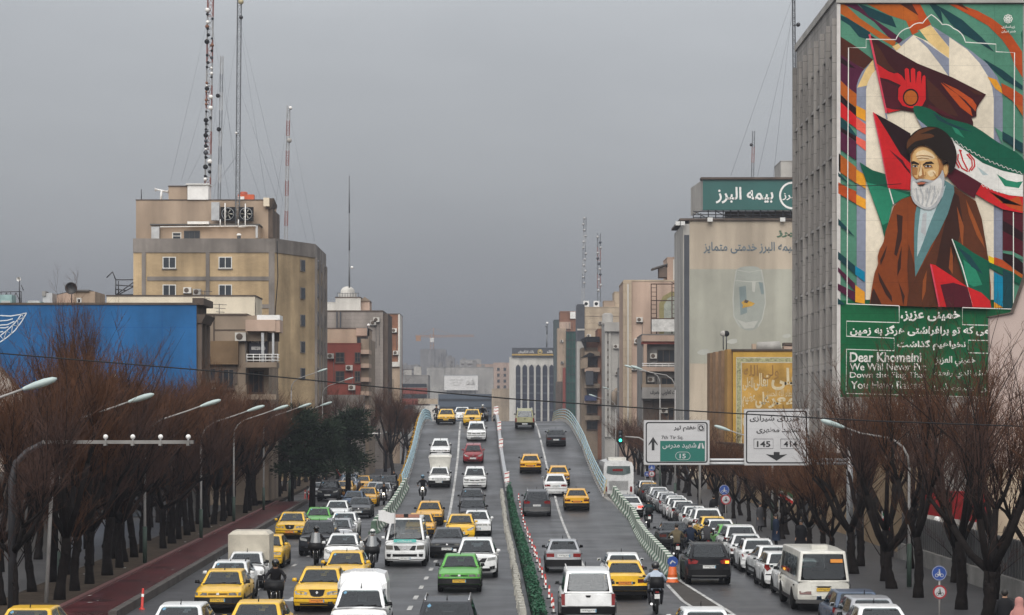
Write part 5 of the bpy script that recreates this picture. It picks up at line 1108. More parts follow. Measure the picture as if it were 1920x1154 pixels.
for k in range(3): b.fbox(Y+1, 689.5, 633+8*k, 712.5, 634.2+8*k, .2, .4, M_ALU)
wb(b, 'white_panel', r); b = MB(); b.tube([px(695,663,Y), px(704,632,Y)], .08, M_WHITE, 5); b.tube([px(698,663,Y), px(709,632,Y)], .08, M_WHITE, 5); wb(b, 'panel_strut', r)
Y = 372.0; r = root_at('orange_brick_tower', 'slim orange brick tower with a pale pipe down its edge', 'building', pX(735, Y), Y)
block(r, 'wall', Y, 720, 590, 749, 10, M_ORB, lip=.15, lipm=M_DKST); b = MB(); b.fbox(Y, 746.5, 590, 750, 900, -6, .2, M_WHITEW); wb(b, 'edge_pipe', r)
b = MB(); b.fbox(Y, 722.5, 654, 733, 674, .01, .1, mat('blue_panel', (.03,.06,.22), .5, var=.2)); wb(b, 'blue_panel', r); b = MB(); b.fbox(Y, 722, 679, 750, 688, .0, .7, M_WHITEW); b.fbox(Y, 721, 688, 750, 900, .0, .3, M_TAN); b.fbox(Y, 724, 711, 739, 760, .3, .35, M_TAUPE); wb(b, 'lower_front', r)
def clutter(root, Y, spots, d=.0):
    for k, (u, v) in enumerate(spots):
        x, z = pX(u, Y), pZ(v, Y); b = MB(); b.box(x-.42, x+.42, Y-d-.45, Y-d-.003, z-.32, z+.32, M_LTGREY if k % 2 else M_WHITEW); b.lathe([(.001,-.02),(.24,-.02),(.26,-.01)], M_DKST, 12, 'y', (x-.08, Y-d-.452, z)); b.box(x-.46, x+.46, Y-d-.4, Y-d-.003, z-.38, z-.325, M_DSTEEL); wb(b, 'air_conditioner', root)
        b = MB(); b.tube([(x+.35, Y-d-.05, z-.3), (x+.4, Y-d-.05, z-2.2), (x+.38, Y-d-.05, z-3.6)], .03, M_GREYP, 4); wb(b, 'drain_hose', root)
# ---------- far centre
for o_ in list(C.objects):
    if o_.name == 'red_building': clutter(o_, 292.0, ((655,690),(620,668),(660,727)))
    if o_.name == 'yellow_brick_building': clutter(o_, 252.0, ((352,545),(370,548),(492,690)))
    if o_.name == 'taupe_building': clutter(o_, 181.0, ((452,632),(395,735)))
    if o_.name == 'grey_brick_block': clutter(o_, 330.0, ((706,600),(700,606)))
    if o_.name == 'orange_brick_tower': clutter(o_, 372.0, ((739,620),(729,640),(742,662)))
Y = 700.0; r = root_at('banded_building', 'far building with grey top storey and dark red bands left of the overpass crest', 'building', pX(775, Y), Y)
block(r, 'wall', Y, 750, 704, 803, 14, M_GREYW, lip=.1)
for v in (728, 748, 768): b = MB(); b.fbox(Y, 751, v, 801, v + 11, .01, .5, M_REDW); wb(b, 'red_band', r)
for v in (720, 741, 761): b = MB(); b.fbox(Y, 752, v, 800, v + 6, .01, .2, M_GLASS); wb(b, 'window_band', r)
b = MB(); b.fbox(Y, 784, 748, 821, 758, 1.2, 1.5, M_BEIGE); b.fbox(Y, 775, 761, 824, 785, 1.6, 2, M_WHITEW); wb(b, 'annex', r)
for k, (u0, v0, u1) in enumerate(((757, 694, 772), (776, 688, 790))): b = MB(); b.fbox(Y+3, u0, v0, u1, 704, -2, 0, M_LTGREY); wb(b, 'roof_room', r)
Y = 2000.0; r = root_at('concrete_skeleton', 'raw concrete tower under the construction crane', 'building', pX(810, Y), Y)
block(r, 'wall', Y, 788, 655, 836, 20, M_GREYW, lip=0); block(r, 'wall', Y - 5, 800, 690, 870, 25, M_GREYW, lip=0)
for k in range(9): b = MB(); b.fbox(Y, 812 + k * 6.2, 652 + (k * 17) % 14 + (18 if k > 4 else 0), 814.5 + k * 6.2, 700, .5, 1.5, M_GREYW); wb(b, 'column', r)
t = root_at('tower_crane', 'ochre tower crane above the raw concrete tower', 'crane', pX(809, Y), Y)
M_CRANE = mat('crane_paint', (.42, .20, .07), .6, var=.2)
def lattice(b, a, c, w, n, mt, r=.1):
    a, c = Vector(a), Vector(c); d = (c - a); q = d.normalized(); e1 = (Vector((0,1,0)) if abs(q.y) < .8 else Vector((1,0,0))); e1 = (e1 - q*e1.dot(q)).normalized()*w/2; e2 = q.cross(e1)
    cs = (e1+e2, e1-e2, -e1-e2, -e1+e2)
    for k in cs: b.tube([a + k, c + k], r, mt, 4, False)
    for i in range(n):
        p0, p1 = a + d*i/n, a + d*(i+1)/n
        for j in range(4):
            k0, k1 = cs[j], cs[(j+1) % 4]; b.tube([p0 + (k0 if i % 2 else k1), p1 + (k1 if i % 2 else k0)], r*.65, mt, 3, False, False); b.tube([p0 + k0, p0 + k1], r*.6, mt, 3, False, False)
b = MB(); lattice(b, px(810,655,Y), px(810,626,Y), 3, 4, M_CRANE, .16); wb(b, 'tower', t)
b = MB(); lattice(b, px(812,631,Y), px(889,630,Y), 1.5, 22, M_CRANE, .11); wb(b, 'jib', t)
b = MB(); lattice(b, px(779,630.5,Y), px(808,631,Y), 1.5, 8, M_CRANE, .11); b.fbox(Y, 780, 630, 789, 640, -.5, .8, M_CRANE); wb(b, 'counter_jib', t)
b = MB(); b.tube([px(812,631,Y), px(813,616,Y)], .25, M_CRANE, 5); b.tube([px(813,616,Y), px(785,629,Y)], .08, M_CRANE, 4); b.tube([px(813,616,Y), px(850,629,Y)], .08, M_CRANE, 4); b.fbox(Y, 806, 634, 814, 642, .2, 1.6, M_WHITE); wb(b, 'cab_and_ties', t)
Y = 1250.0; r = root_at('far_grey_block', 'long hazy grey block carrying the white billboard', 'building', pX(860, Y), Y)
block(r, 'wall', Y, 800, 690, 925, 18, M_LTGREY, lip=.4, lipm=M_GREYW)
for k in range(7): b = MB(); b.fbox(Y, 806 + k * 16, 684 - (k % 3) * 4, 813 + k * 16, 690, -5, 0, M_GREYW); wb(b, 'roof_room', r)
t = root_at('billboard', 'white billboard on the hazy grey block', 'billboard', pX(864, Y-4), Y-4)
b = MB(); b.fbox(Y-4, 833, 705, 896, 732, -.6, 0, M_WHITE); b.fbox(Y-4, 831.5, 703.5, 897, 705, -.7, .1, M_STEEL); wb(b, 'board', t); b = MB()
text_px(b, fa('بانک ملت'), Y-4, 874, 712, 890, 725, .12, M_LTGREY, .04)
for k in range(3): text_px(b, fa('برای همه خدمات'), Y-4, 843 + k*3, 711 + k*5, 868 - k*3, 714.5 + k*5, .12, M_LTGREY, .02)
wb(b, 'lettering', t); b = MB()
for u in (838, 864, 890): b.fbox(Y-3.4, u, 732, u+1.5, 745, -.3, 0, M_DSTEEL)
wb(b, 'legs', t)
Y = 820.0; r = root_at('navy_block', 'low dark blue clad block straight behind the overpass crest', 'building', pX(870, Y), Y)
block(r, 'wall', Y, 822, 741, 922, 16, mat('dark_blue_cladding', (.055,.078,.11), .5, var=.2, scale=.2), lip=.3)
for k in range(3): b = MB(); b.fbox(Y, 823, 748 + k*15, 921, 753 + k*15, .01, .1, M_GLASS); wb(b, 'window_band', r)
r = root_at('plain_beige_block', 'plain beige block between the dark blue block and the arched bank', 'building', pX(940, 815), 815)
block(r, 'wall', 815, 922, 730, 957, 12, M_BEIGE, lip=.15)
Y = 1300.0; r = root_at('pinkish_block', 'hazy pinkish block with small square windows', 'building', pX(928, Y), Y)
block(r, 'wall', Y, 893, 684, 957, 16, M_PINK, lip=.3); block(r, 'wall', Y-2, 925, 681, 960, 10, M_PINK, lip=.2)
for u in (904, 915, 932, 944):
    for v in (690, 701, 712, 723): window(r, Y - 2.01 if u > 926 else Y, u, v, u + 5, v + 5.5, 0, M_DKST, w=.15)
for k, (u0, v0, u1, Yh, mh, lh) in enumerate(((752, 686, 786, 1500, M_GREYW, 'faint hazy block just right of the slim orange brick tower'), (862, 676, 902, 1700, M_LTGREY, 'faint hazy slab right of the raw concrete tower'), (905, 690, 930, 1900, M_PINK, 'palest hazy block on the skyline behind the pinkish block'), (1006, 662, 1046, 1500, M_GREYW, 'faint hazy block behind the arched bank'), (836, 672, 852, 1650, M_GREYW, 'narrow hazy block beside the raw concrete tower'))):
    r = root_at('hazy_block', lh, 'building', pX((u0 + u1) / 2, Yh), Yh, 'hazy blocks on the skyline'); block(r, 'wall', Yh, u0, v0, u1, 20, mh, lip=.5)
    b = MB(); b.fbox(Yh, u0 + 4, v0 - 5, u0 + 11, v0, -8, -1, M_GREYW); b.fbox(Yh, u1 - 9, v0 - 3, u1 - 4, v0, -8, -1, M_LTGREY); wb(b, 'roof_room', r)
    for q in range(3): b = MB(); b.fbox(Yh, u0 + 3, v0 + 6 + 8*q, u1 - 3, v0 + 9 + 8*q, .01, .3, M_DKST); wb(b, 'window_band', r)
# bank with pointed arches
Y = 790.0; r = root_at('arched_bank', 'pale office block with tall pointed arch windows and a dark roof sign', 'building', pX(1000, Y), Y)
block(r, 'wall', Y, 955, 671, 1062, 16, M_WHITEW, lip=.2)
M_BGL = mat('bank_glass', (.028, .033, .05), .15, var=.3, scale=.6, spec=.6)
for k in range(6):
    u0 = 967 + 12.6 * k; u1 = u0 + 8.8; um = (u0 + u1) / 2; b = MB()
    b.prism([px(u0,800,Y-.02), px(u1,800,Y-.02), px(u1,690,Y-.02), px(u1-1,687,Y-.02), px(um,683.5,Y-.02), px(u0+1,687,Y-.02), px(u0,690,Y-.02)], (0,-.12,0), M_BGL); w = wb(b, 'arch_window', r)
    b = MB()
    for v in range(704, 800, 16): b.fbox(Y-.14, u0, v, u1, v+3, .002, .06, M_NAVY)
    sub(b, 'spandrels', w)
    b = MB(); b.fbox(Y, u1 + 1.2, 686, u1 + 2.8, 800, .01, .6, M_WHITEW); b.prism([px(u1+.6,686,Y-.01), px(u1+3.4,686,Y-.01), px(u1+3.4,684,Y-.01), px(u1+2,682.5,Y-.01), px(u1+.6,684,Y-.01)], (0,-.6,0), M_WHITEW); wb(b, 'pier', r)
b = MB(); b.fbox(Y-1, 960, 652.5, 1060, 669, -8, 0, M_NAVY); b.fbox(Y-1, 960, 664, 1060, 667, .0, .1, mat('gold_band', (.42, .27, .06), .5, var=.2)); p = wb(b, 'roof_sign', r)
b = MB(); c = px(1012.5, 660, Y-1.15); b.lathe([(.7,0),(.87,-.05),(.87,.02)], mat('gold_emblem', (.45,.33,.1), .4, var=.2), 16, 'y', c); b.lathe([(.39,-.02),(.48,-.06),(.001,-.06)], M_CREAM, 12, 'y', c); text_px(b, fa('بانک'), Y-1, 1026, 657, 1036, 663, .1, M_WHITE, .03); text_px(b, fa('بانک کارآفرینان'), Y-1, 972, 657, 1001, 663, .1, M_WHITE, .02); sub(b, 'lettering', p)
# ------------------------------------------------------------------ right side of the street
def leftface(b, x, y0, y1, z0, z1, d0, d1, mt): b.box(x - d1, x - d0, y0, y1, z0, z1, mt)
# ---------- concrete office block with the big mural on its gable
Y = 144.0; xm = pX(1570.5, Y); YF = xm * F / (1493 - CX); ZT = pZ(-4, Y)
M_PANEL = mat('precast_concrete', (.355, .335, .315), .85, var=.28, scale=.25, streak=.4, brick=dict(w=3.3, h=1.15, m=.02, v=.94, off=0))
r = root_at('mural_office_block', 'tall concrete office block whose gable carries the huge painted mural', 'building', xm + 6, Y)
b = MB(); b.box(xm, pX(1922, Y), Y, YF, -.05, ZT, M_PANEL); wb(b, 'wall', r)
b = MB(); b.box(xm - .12, pX(1925,Y), Y - .25, YF + .1, ZT + .002, ZT + .45, M_LTGREY); b.box(xm - .1, pX(1925,Y), Y - .2, Y - .002, pZ(6.5, Y), ZT, M_LTGREY); wb(b, 'cornice', r)
b = MB(); b.box(xm - .06, xm + .16, Y - .10, Y - .004, -.05, pZ(8, Y), mat('white_corner_strip', (.56, .54, .52), .7, var=.12, streak=.2)); wb(b, 'corner_strip', r)
nb = 6; L_ = YF - Y
fl = [(87 - i * 81 + 0, 0) for i in range(0)]
M_REC = mat('concrete_recess_shade', (.085, .08, .078), .8, var=.25)  # concrete colour darkened to paint recess shade on the flat wall
bays = [Y + L_ * (i + .5) / 7.2 + .5 for i in range(7)]
zr0 = [z for z in (27.1, 23.2, 19.3, 15.4, 11.5, 7.6, 3.7)]
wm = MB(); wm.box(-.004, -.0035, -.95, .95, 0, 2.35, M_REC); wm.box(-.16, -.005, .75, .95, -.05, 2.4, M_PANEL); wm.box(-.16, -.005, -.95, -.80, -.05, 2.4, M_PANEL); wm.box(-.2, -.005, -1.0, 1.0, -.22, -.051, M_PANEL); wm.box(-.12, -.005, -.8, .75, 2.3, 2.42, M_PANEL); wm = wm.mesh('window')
pm = MB(); pm.box(-.03, -.006, -.3, .55, .12, 2.25, M_GLASS); pm = pm.mesh('pane')
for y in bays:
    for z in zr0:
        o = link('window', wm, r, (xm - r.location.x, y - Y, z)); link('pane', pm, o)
b = MB()
for i in range(8): yq = Y + L_ * i / 7.2 + .45; leftface(b, xm, yq - .14, yq + .14, 2.5, ZT - 1.2, .004, .28, M_PANEL)
wb(b, 'pilasters', r)
M_LEAF = lambda n, c, **k: mat('mural_' + n, c, .8, **{**dict(var=.17, scale=.3, fine=.08, streak=.10, brick=dict(w=5.6, h=1.9, m=.018, v=.97, off=0, mortar=tuple(q * .8 for q in c[:3]) + (1,))), **k})
def K_(r_, g_, b_): return S(r_, g_, b_, .80)
MC = dict(teal=M_LEAF('teal', K_(86,142,118)), green=M_LEAF('green', K_(24,104,64), streak=.2), cream=M_LEAF('cream', K_(240,228,206)), tan=M_LEAF('tan', K_(240,206,142)), grey=M_LEAF('grey', K_(142,148,166)),
 orange=M_LEAF('orange', K_(186,96,30)), rust=M_LEAF('rust', K_(190,78,26)), dteal=M_LEAF('dark_teal', K_(22,66,72)), purple=M_LEAF('purple', K_(84,28,58)), brown=M_LEAF('brown', K_(78,38,24)), black=M_LEAF('black', K_(38,14,18)),
 red=M_LEAF('red', K_(210,32,36)), salmon=M_LEAF('salmon', K_(236,104,86)), gold=M_LEAF('gold', K_(238,164,44)), blue=M_LEAF('blue', K_(0,138,176)), maroon=M_LEAF('maroon', K_(84,18,32)), wine=M_LEAF('wine', K_(62,18,24)),
 fgreen=M_LEAF('flag_green', K_(10,92,68)), fg2=M_LEAF('flag_green_light', K_(40,136,104)), yellow=M_LEAF('yellow', K_(250,206,30)), white=M_LEAF('white', K_(240,238,232)), pink=M_LEAF('pink', K_(222,74,96)),
 robe=M_LEAF('robe', K_(138,66,24)), robe2=M_LEAF('robe_brown', K_(92,48,24)), robe3=M_LEAF('robe_dark', K_(60,32,22)), rust2=M_LEAF('robe_light', K_(150,78,34)), lapel=M_LEAF('lapel', K_(96,136,138)), shirt=M_LEAF('shirt', K_(190,206,208)), skin=M_LEAF('skin', K_(226,182,122)), skin2=M_LEAF('skin_shade', K_(176,122,72)), skin3=M_LEAF('skin_light', K_(240,214,172)),
 turb=M_LEAF('turban', K_(34,22,14)), turb2=M_LEAF('turban_brown', K_(92,54,26)), beard=M_LEAF('beard', K_(226,224,220)), beard2=M_LEAF('beard_grey', K_(186,188,190)), hair=M_LEAF('brow', K_(46,34,26)), lip=M_LEAF('lip', K_(196,110,80)))
mb = MB(); lay = [0]
ZO = {'A': 0, 'B': 200, 'C': 400, 'D': 560}
def mp_(z, pts): 
    lay[0] += 1; d = .012 + .0022 * lay[0]
    return [((1560 + a / 5.333 - CX) / F * Y, Y - d, CAMZ - (ZO[z] + c / 5.333 - HY) / F * Y) for a, c in pts]
def mz(pts):     # mixed: (zone, x, y)
    lay[0] += 1; d = .012 + .0022 * lay[0]
    return [((1560 + a / 5.333 - CX) / F * Y, Y - d, CAMZ - (ZO[z] + c / 5.333 - HY) / F * Y) for z, a, c in pts]
def pl(z, col, pts): mb.poly(mp_(z, pts), MC[col])
def arcpts(p): return p
def sm(pts, n=4):    # smooth a closed outline (Catmull-Rom)
    o = []; k = len(pts)
    for i in range(k):
        p0, p1, p2, p3 = pts[i-1], pts[i], pts[(i+1) % k], pts[(i+2) % k]
        for j in range(n):
            t = j / n; o.append(tuple(.5 * (2*p1[q] + (p2[q]-p0[q])*t + (2*p0[q]-5*p1[q]+4*p2[q]-p3[q])*t*t + (3*p1[q]-p0[q]-3*p2[q]+p3[q])*t**3) for q in (0, 1)))
    return o
pl('A', 'teal', [(65,42),(1908,42),(1908,3100),(65,3100)])
mb.poly(mz([('D',55,20),('D',1908,20),('D',1908,985),('D',55,985)]), MC['green'])
for c, p in (('orange',[(70,45),(130,45),(270,180),(430,290),(640,420),(620,470),(480,390),(330,290),(200,210),(70,130)]), ('purple',[(110,43),(250,43),(400,180),(560,290),(710,400),(670,440),(560,370),(420,220),(270,120)]),
  ('dteal',[(265,43),(330,60),(600,170),(645,280),(500,230),(370,170)]), ('dteal',[(70,150),(150,180),(380,325),(370,400),(270,370),(180,260),(70,190)]), ('orange',[(350,43),(700,43),(880,43),(990,250),(870,330),(800,350),(740,210),(560,150)]), ('rust',[(800,43),(880,43),(990,250),(870,330),(790,300),(750,215),(870,200)]),
  ('brown',[(680,43),(800,43),(865,160)]), ('dteal',[(970,43),(1040,43),(1090,120),(1110,240),(1060,170)]), ('dteal',[(1040,50),(1150,110),(1300,200),(1500,380),(1620,520),(1450,420),(1270,320),(1180,230)]),
  ('rust',[(1170,45),(1280,50),(1450,110),(1600,190),(1720,280),(1800,370),(1900,520),(1905,780),(1820,640),(1770,500),(1700,400),(1560,260),(1350,140)]), ('brown',[(1240,45),(1300,45),(1370,110)]), ('dteal',[(1510,590),(1700,700),(1905,860),(1905,905),(1720,800),(1560,660)]), ('fgreen',[(1890,330),(1905,300),(1905,520)]),
  ('brown',[(70,360),(240,470),(410,600),(320,690),(240,650),(70,540)]), ('purple',[(70,540),(240,650),(330,700),(250,945),(150,870),(70,790)]), ('black',[(70,560),(150,620),(240,690),(150,670),(70,620)]), ('orange',[(65,790),(150,870),(250,950),(340,1000),(340,1130),(240,1080),(150,1010),(65,925)]), ('black',[(65,930),(150,1015),(240,1085),(245,1180),(65,1010)]), ('red',[(65,1010),(245,1180),(245,1290),(65,1150)])): pl('A', c, p)
out_ = [(245,3000),(245,860),(262,800),(300,720),(400,610),(620,470),(800,350),(980,250),(1170,370),(1400,520),(1550,640),(1650,770),(1690,880),(1705,1000),(1705,3000)]
inn = [(335,3000),(340,900),(355,830),(400,740),(640,510),(810,356),(985,262),(1170,375),(1350,500),(1470,630),(1560,770),(1600,880),(1615,1000),(1615,3000)]
pl('A', 'grey', out_); pl('A', 'tan', [(335,700),(400,610),(410,600),(430,720),(400,742),(345,860),(250,880)]); pl('A', 'cream', inn)
for c, p in (('tan',[(800,350),(870,305),(985,255),(1170,480),(1168,585),(1090,530),(960,420)]), ('teal',[(800,345),(870,300),(1000,470),(960,420),(830,360)]), ('grey',[(830,370),(900,400),(1010,480),(1168,590),(1170,775),(1090,660),(950,480)]), ('grey',[(1010,280),(1170,372),(1170,475),(1090,380)]), ('rust',[(780,290),(870,320),(800,352)]), ('tan',[(600,470),(660,440),(690,470),(640,512)]), ('gold',[(1550,770),(1640,800),(1690,880),(1700,940),(1630,890)]), ('rust',[(1690,835),(1800,890),(1905,960),(1905,1150),(1800,1010),(1702,940)])): pl('A', c, p)
for c, p in (('gold',[(240,-10),(335,40),(335,150),(240,100)]), ('red',[(65,-60),(240,100),(240,220),(65,90)]), ('salmon',[(240,110),(335,180),(335,285),(240,225)]), ('dteal',[(65,95),(160,180),(240,290),(240,360),(65,200)]), ('black',[(65,200),(240,300),(240,350),(65,240)]), ('purple',[(65,240),(240,355),(240,540),(65,420)]), ('salmon',[(240,300),(335,350),(335,445),(240,370)]), ('orange',[(65,470),(240,610),(240,770),(65,650)]), ('gold',[(240,630),(335,690),(335,825),(240,765)]), ('dteal',[(60,660),(190,790),(60,700)]), ('rust',[(60,760),(150,810),(240,850),(240,975),(60,870)]), ('gold',[(240,880),(335,930),(335,1030),(240,980)]), ('teal',[(1620,210),(1700,260),(1700,390)]), ('dteal',[(1700,250),(1905,370),(1905,470),(1700,330)]), ('orange',[(1830,-20),(1905,0),(1905,100)])): pl('B', c, p)
for c, p in (('dteal',[(60,55),(150,150),(225,240),(60,120)]), ('dteal',[(58,385),(230,530),(230,615),(58,460)]), ('blue',[(230,530),(325,590),(325,690),(230,615)]), ('purple',[(57,540),(150,630),(228,705),(228,785),(57,585)]), ('purple',[(55,705),(228,790),(228,885),(55,770)]), ('gold',[(230,720),(325,790),(325,908),(230,890)]), ('dteal',[(55,850),(130,915),(55,915)]),
  ('maroon',[(1703,-80),(1905,-60),(1905,440),(1703,380)]), ('black',[(1703,75),(1800,130),(1905,200),(1905,285),(1703,180)]), ('teal',[(1703,375),(1800,385),(1905,440),(1905,470),(1703,400)]), ('black',[(1703,400),(1800,420),(1905,500),(1905,620),(1703,465)]), ('yellow',[(1560,425),(1615,450),(1615,512),(1560,490)]), ('rust',[(1615,440),(1700,470),(1790,540),(1790,585),(1615,515)]), ('orange',[(1790,545),(1905,620),(1905,670),(1790,590)]), ('fgreen',[(1560,490),(1800,590),(1905,660),(1905,735),(1560,545)]), ('dteal',[(1703,560),(1800,610),(1800,960),(1703,950)]), ('blue',[(1615,590),(1703,640),(1703,940),(1615,890)]), ('gold',[(1615,890),(1703,945),(1615,950)])): pl('C', c, p)
# flags
mb.poly(mz([('A',370,350),('A',640,520),('A',850,640),('A',1200,780),('A',1535,950),('A',1470,1040),('A',1440,1100),('A',1440,1170),('A',1390,1185),('A',1408,1230),('A',1405,1280),('A',1290,1237),('A',1150,1190),('A',1050,1147),('A',810,1127),('A',690,1107),('A',545,1137),('A',500,1000),('A',440,700)]), MC['wine'])
for c, p in (('brown',[(400,400),(480,500),(560,640),(650,740),(540,700),(440,640)]), ('red',[(440,640),(560,720),(640,750),(700,830),(690,860),(560,800),(470,780)]), ('maroon',[(470,790),(560,830),(650,870),(640,960),(680,1080),(560,1100),(510,980)]), ('red',[(530,1080),(600,1100),(680,1105),(560,1135)]), ('rust',[(1080,830),(1250,950),(1380,1090),(1400,1170),(1280,1080),(1180,960)]), ('rust',[(1100,830),(1250,900),(1400,1000),(1440,1060),(1430,1120),(1330,1010)]), ('brown',[(940,790),(1060,900),(1180,1040),(1260,1170),(1100,1140),(960,1000)]), ('maroon',[(960,1050),(1100,1110),(1250,1200),(1100,1150),(950,1090)]), ('brown',[(1350,890),(1480,930),(1500,960),(1430,950)])): pl('A', c, p)
pl('A', 'red', [(655,1000),(660,890),(690,850),(640,790),(620,740),(650,735),(690,760),(728,815),(722,700),(740,685),(762,700),(775,830),(785,830),(783,700),(803,684),(826,700),(832,850),(848,730),(866,715),(886,730),(886,850),(900,770),(918,757),(930,775),(932,1000),(900,1060),(850,1085),(780,1088),(700,1062)])
ell = lambda cx, cy, rx, ry, n=20, a0=0, a1=360: [(cx + rx*math.cos(R(a0+(a1-a0)*i/n)), cy + ry*math.sin(R(a0+(a1-a0)*i/n))) for i in range(n + (a1-a0 < 360))]
pl('A', 'black', ell(782,980,80,88)); pl('A', 'orange', ell(782,982,66,72))
def rb(z, col, pts, w): mb.ribbon(mp_(z, pts), w / 5.333 * Y / F, MC[col])
rb('A', 'pink', [(370,350),(450,720),(540,1140)], 20); rb('B', 'grey', [(532,70),(545,130)], 14)
pl('B', 'fgreen', [(270,560),(400,640),(530,680),(560,820),(775,855),(780,900),(690,930),(600,985),(560,1160),(525,1330),(480,1150),(340,760)]); pl('B', 'fg2', [(340,760),(560,820),(775,890),(690,930),(600,985),(560,1160),(500,1190)])
pl('B', 'red', [(402,62),(440,80),(560,280),(780,560),(790,840),(565,822)]); pl('B', 'black', [(430,75),(640,190),(780,275),(775,570),(680,480),(560,280)]); pl('B', 'maroon', [(560,430),(700,540),(785,690),(770,640),(680,560)])
rb('B', 'pink', [(408,62),(480,400),(560,820)], 10); rb('B', 'white', [(565,822),(610,980)], 12)
pl('B', 'fgreen', sm([(810,0),(980,30),(1100,110),(1250,150),(1420,205),(1650,360),(1900,515),(1902,685),(1700,645),(1500,565),(1300,420),(1130,290),(950,220),(850,130)], 3))
pl('B', 'fg2', [(1170,170),(1260,240),(1320,320),(1230,270)]); pl('B', 'dteal', [(1000,60),(1150,160),(1400,260),(1250,230),(1050,140)])
pl('B', 'white', [(840,120),(900,170),(960,220),(1130,295),(1300,425),(1500,570),(1700,648),(1902,690),(1902,905),(1760,890),(1600,840),(1480,780),(1230,640),(1150,560),(1120,420)])
pl('B', 'grey', [(840,120),(900,170),(960,222),(900,230)]); pl('B', 'fg2', [(1640,680),(1740,740),(1840,760),(1902,752),(1860,820),(1720,800)]); pl('B', 'shirt', [(1440,600),(1560,690),(1500,690)])
pl('B', 'red', [(1480,772),(1620,850),(1760,893),(1902,906),(1902,1070),(1700,1032),(1560,960),(1430,880)]); pl('B', 'rust', [(1560,850),(1690,970),(1860,900),(1902,1000),(1902,1060),(1760,1010)])
pl('B', 'maroon', [(1130,690),(1220,620),(1350,690),(1490,775),(1430,880),(1420,925),(1250,820)])
zz = []
for (x0, y0), (x1, y1), n in (((1140,297),(1895,672),34), ((1485,790),(1895,890),24)):
    pts = []
    for i in range(n * 2):
        t = i / (n * 2 - 1); sag = 40 * math.sin(math.pi * t) if n == 34 else 22 * math.sin(math.pi * t); x = x0 + (x1 - x0) * t; y = y0 + (y1 - y0) * t + sag + (8 if (i // 2) % 2 else -8); pts.append((x, y))
    rb('B', 'white', pts, 5)
for a in ([(1275,450),(1300,540),(1350,640)], [(1255,480),(1250,540),(1290,620),(1350,655)], [(1340,480),(1390,540),(1395,600),(1360,655)], [(1360,475),(1415,540),(1420,600),(1385,645)], [(1235,500),(1232,560),(1265,620)], [(1262,440),(1290,448)]): rb('B', 'red', a, 13)
# figure
rd0 = random.Random(2)
pl('B', 'robe', [(790,900),(690,930),(610,1000),(580,1100),(530,1250),(510,1357),(470,1430),(450,1500),(455,1577),(420,1667),(390,1830),(370,1978),(740,1998),(1050,2008),(1390,2012),(1580,2017),(1580,1800),(1560,1567),(1535,1397),(1490,1127),(1430,950),(1320,880),(1200,800)])
pl('B', 'robe2', [(1210,800),(1330,885),(1430,955),(1490,1127),(1535,1397),(1560,1567),(1580,2017),(740,1998),(760,1850),(830,1707),(1000,1400),(1130,1080)])
for c, p in (('robe3',[(1170,830),(1260,900),(1300,1150),(1220,1500),(1120,1900),(1060,1990),(1010,1700),(1080,1350),(1150,1050)]), ('rust2',[(1330,930),(1420,1130),(1500,1330),(1520,1420),(1440,1290),(1360,1080)]), ('rust2',[(1180,1400),(1200,1500),(1200,1680),(1160,1620)]), ('rust2',[(1240,1000),(1310,1200),(1300,1420),(1280,1330)]), ('robe3',[(640,1080),(700,1100),(690,1330),(640,1500),(615,1480),(650,1250)]), ('robe3',[(650,1560),(690,1400),(680,1620),(645,1700)]), ('robe3',[(545,1390),(520,1500),(480,1590),(475,1540)]), ('robe3',[(455,1660),(520,1780),(590,1900),(595,1960),(530,1880),(465,1740)]), ('robe3',[(660,1760),(720,1900),(705,1990),(690,1900)]), ('robe3',[(410,1820),(480,1960),(490,1985),(375,1978),(395,1850)]), ('robe2',[(760,1380),(810,1560),(830,1700),(760,1850),(745,1600)]), ('rust2',[(900,1750),(940,1640),(930,1850),(890,1960)])): pl('B', c, p)
pl('B', 'lapel', [(840,1000),(880,1020),(1120,740),(1210,800),(1215,860),(1150,1077),(1060,1270),(980,1400),(900,1560),(825,1707),(815,1500),(812,1300),(822,1080)]); pl('B', 'shirt', [(880,1000),(1060,960),(1010,1077),(960,1200),(900,1370),(842,1510),(850,1267)]); pl('B', 'beard2', [(900,1080),(940,1060),(930,1300),(880,1260)])
pl('B', 'shirt', [(1070,850),(1130,790),(1100,900),(1050,980)])
pl('B', 'skin2', sm([(780,480),(850,405),(900,392),(1000,430),(1075,500),(1100,585),(1135,555),(1158,600),(1150,680),(1112,725),(1090,760),(1000,760),(860,740),(800,705),(790,600)], 3))
pl('B', 'skin', sm([(800,480),(870,415),(960,425),(1050,500),(1075,590),(1060,680),(1000,735),(900,735),(815,700),(800,600)], 3)); pl('B', 'skin3', sm([(830,480),(900,440),(980,470),(1020,520),(940,540),(860,545)], 3)); pl('B', 'skin3', sm([(945,660),(1000,640),(1030,670),(980,710)], 3)); pl('B', 'skin', ell(1128,635,22,52))
pl('B', 'skin2', [(880,600),(870,660),(850,705),(880,722),(915,705),(905,640)]); pl('B', 'skin3', [(872,590),(886,590),(892,690),(868,705),(860,690)]); pl('B', 'skin2', [(795,600),(850,625),(840,690),(800,690)])
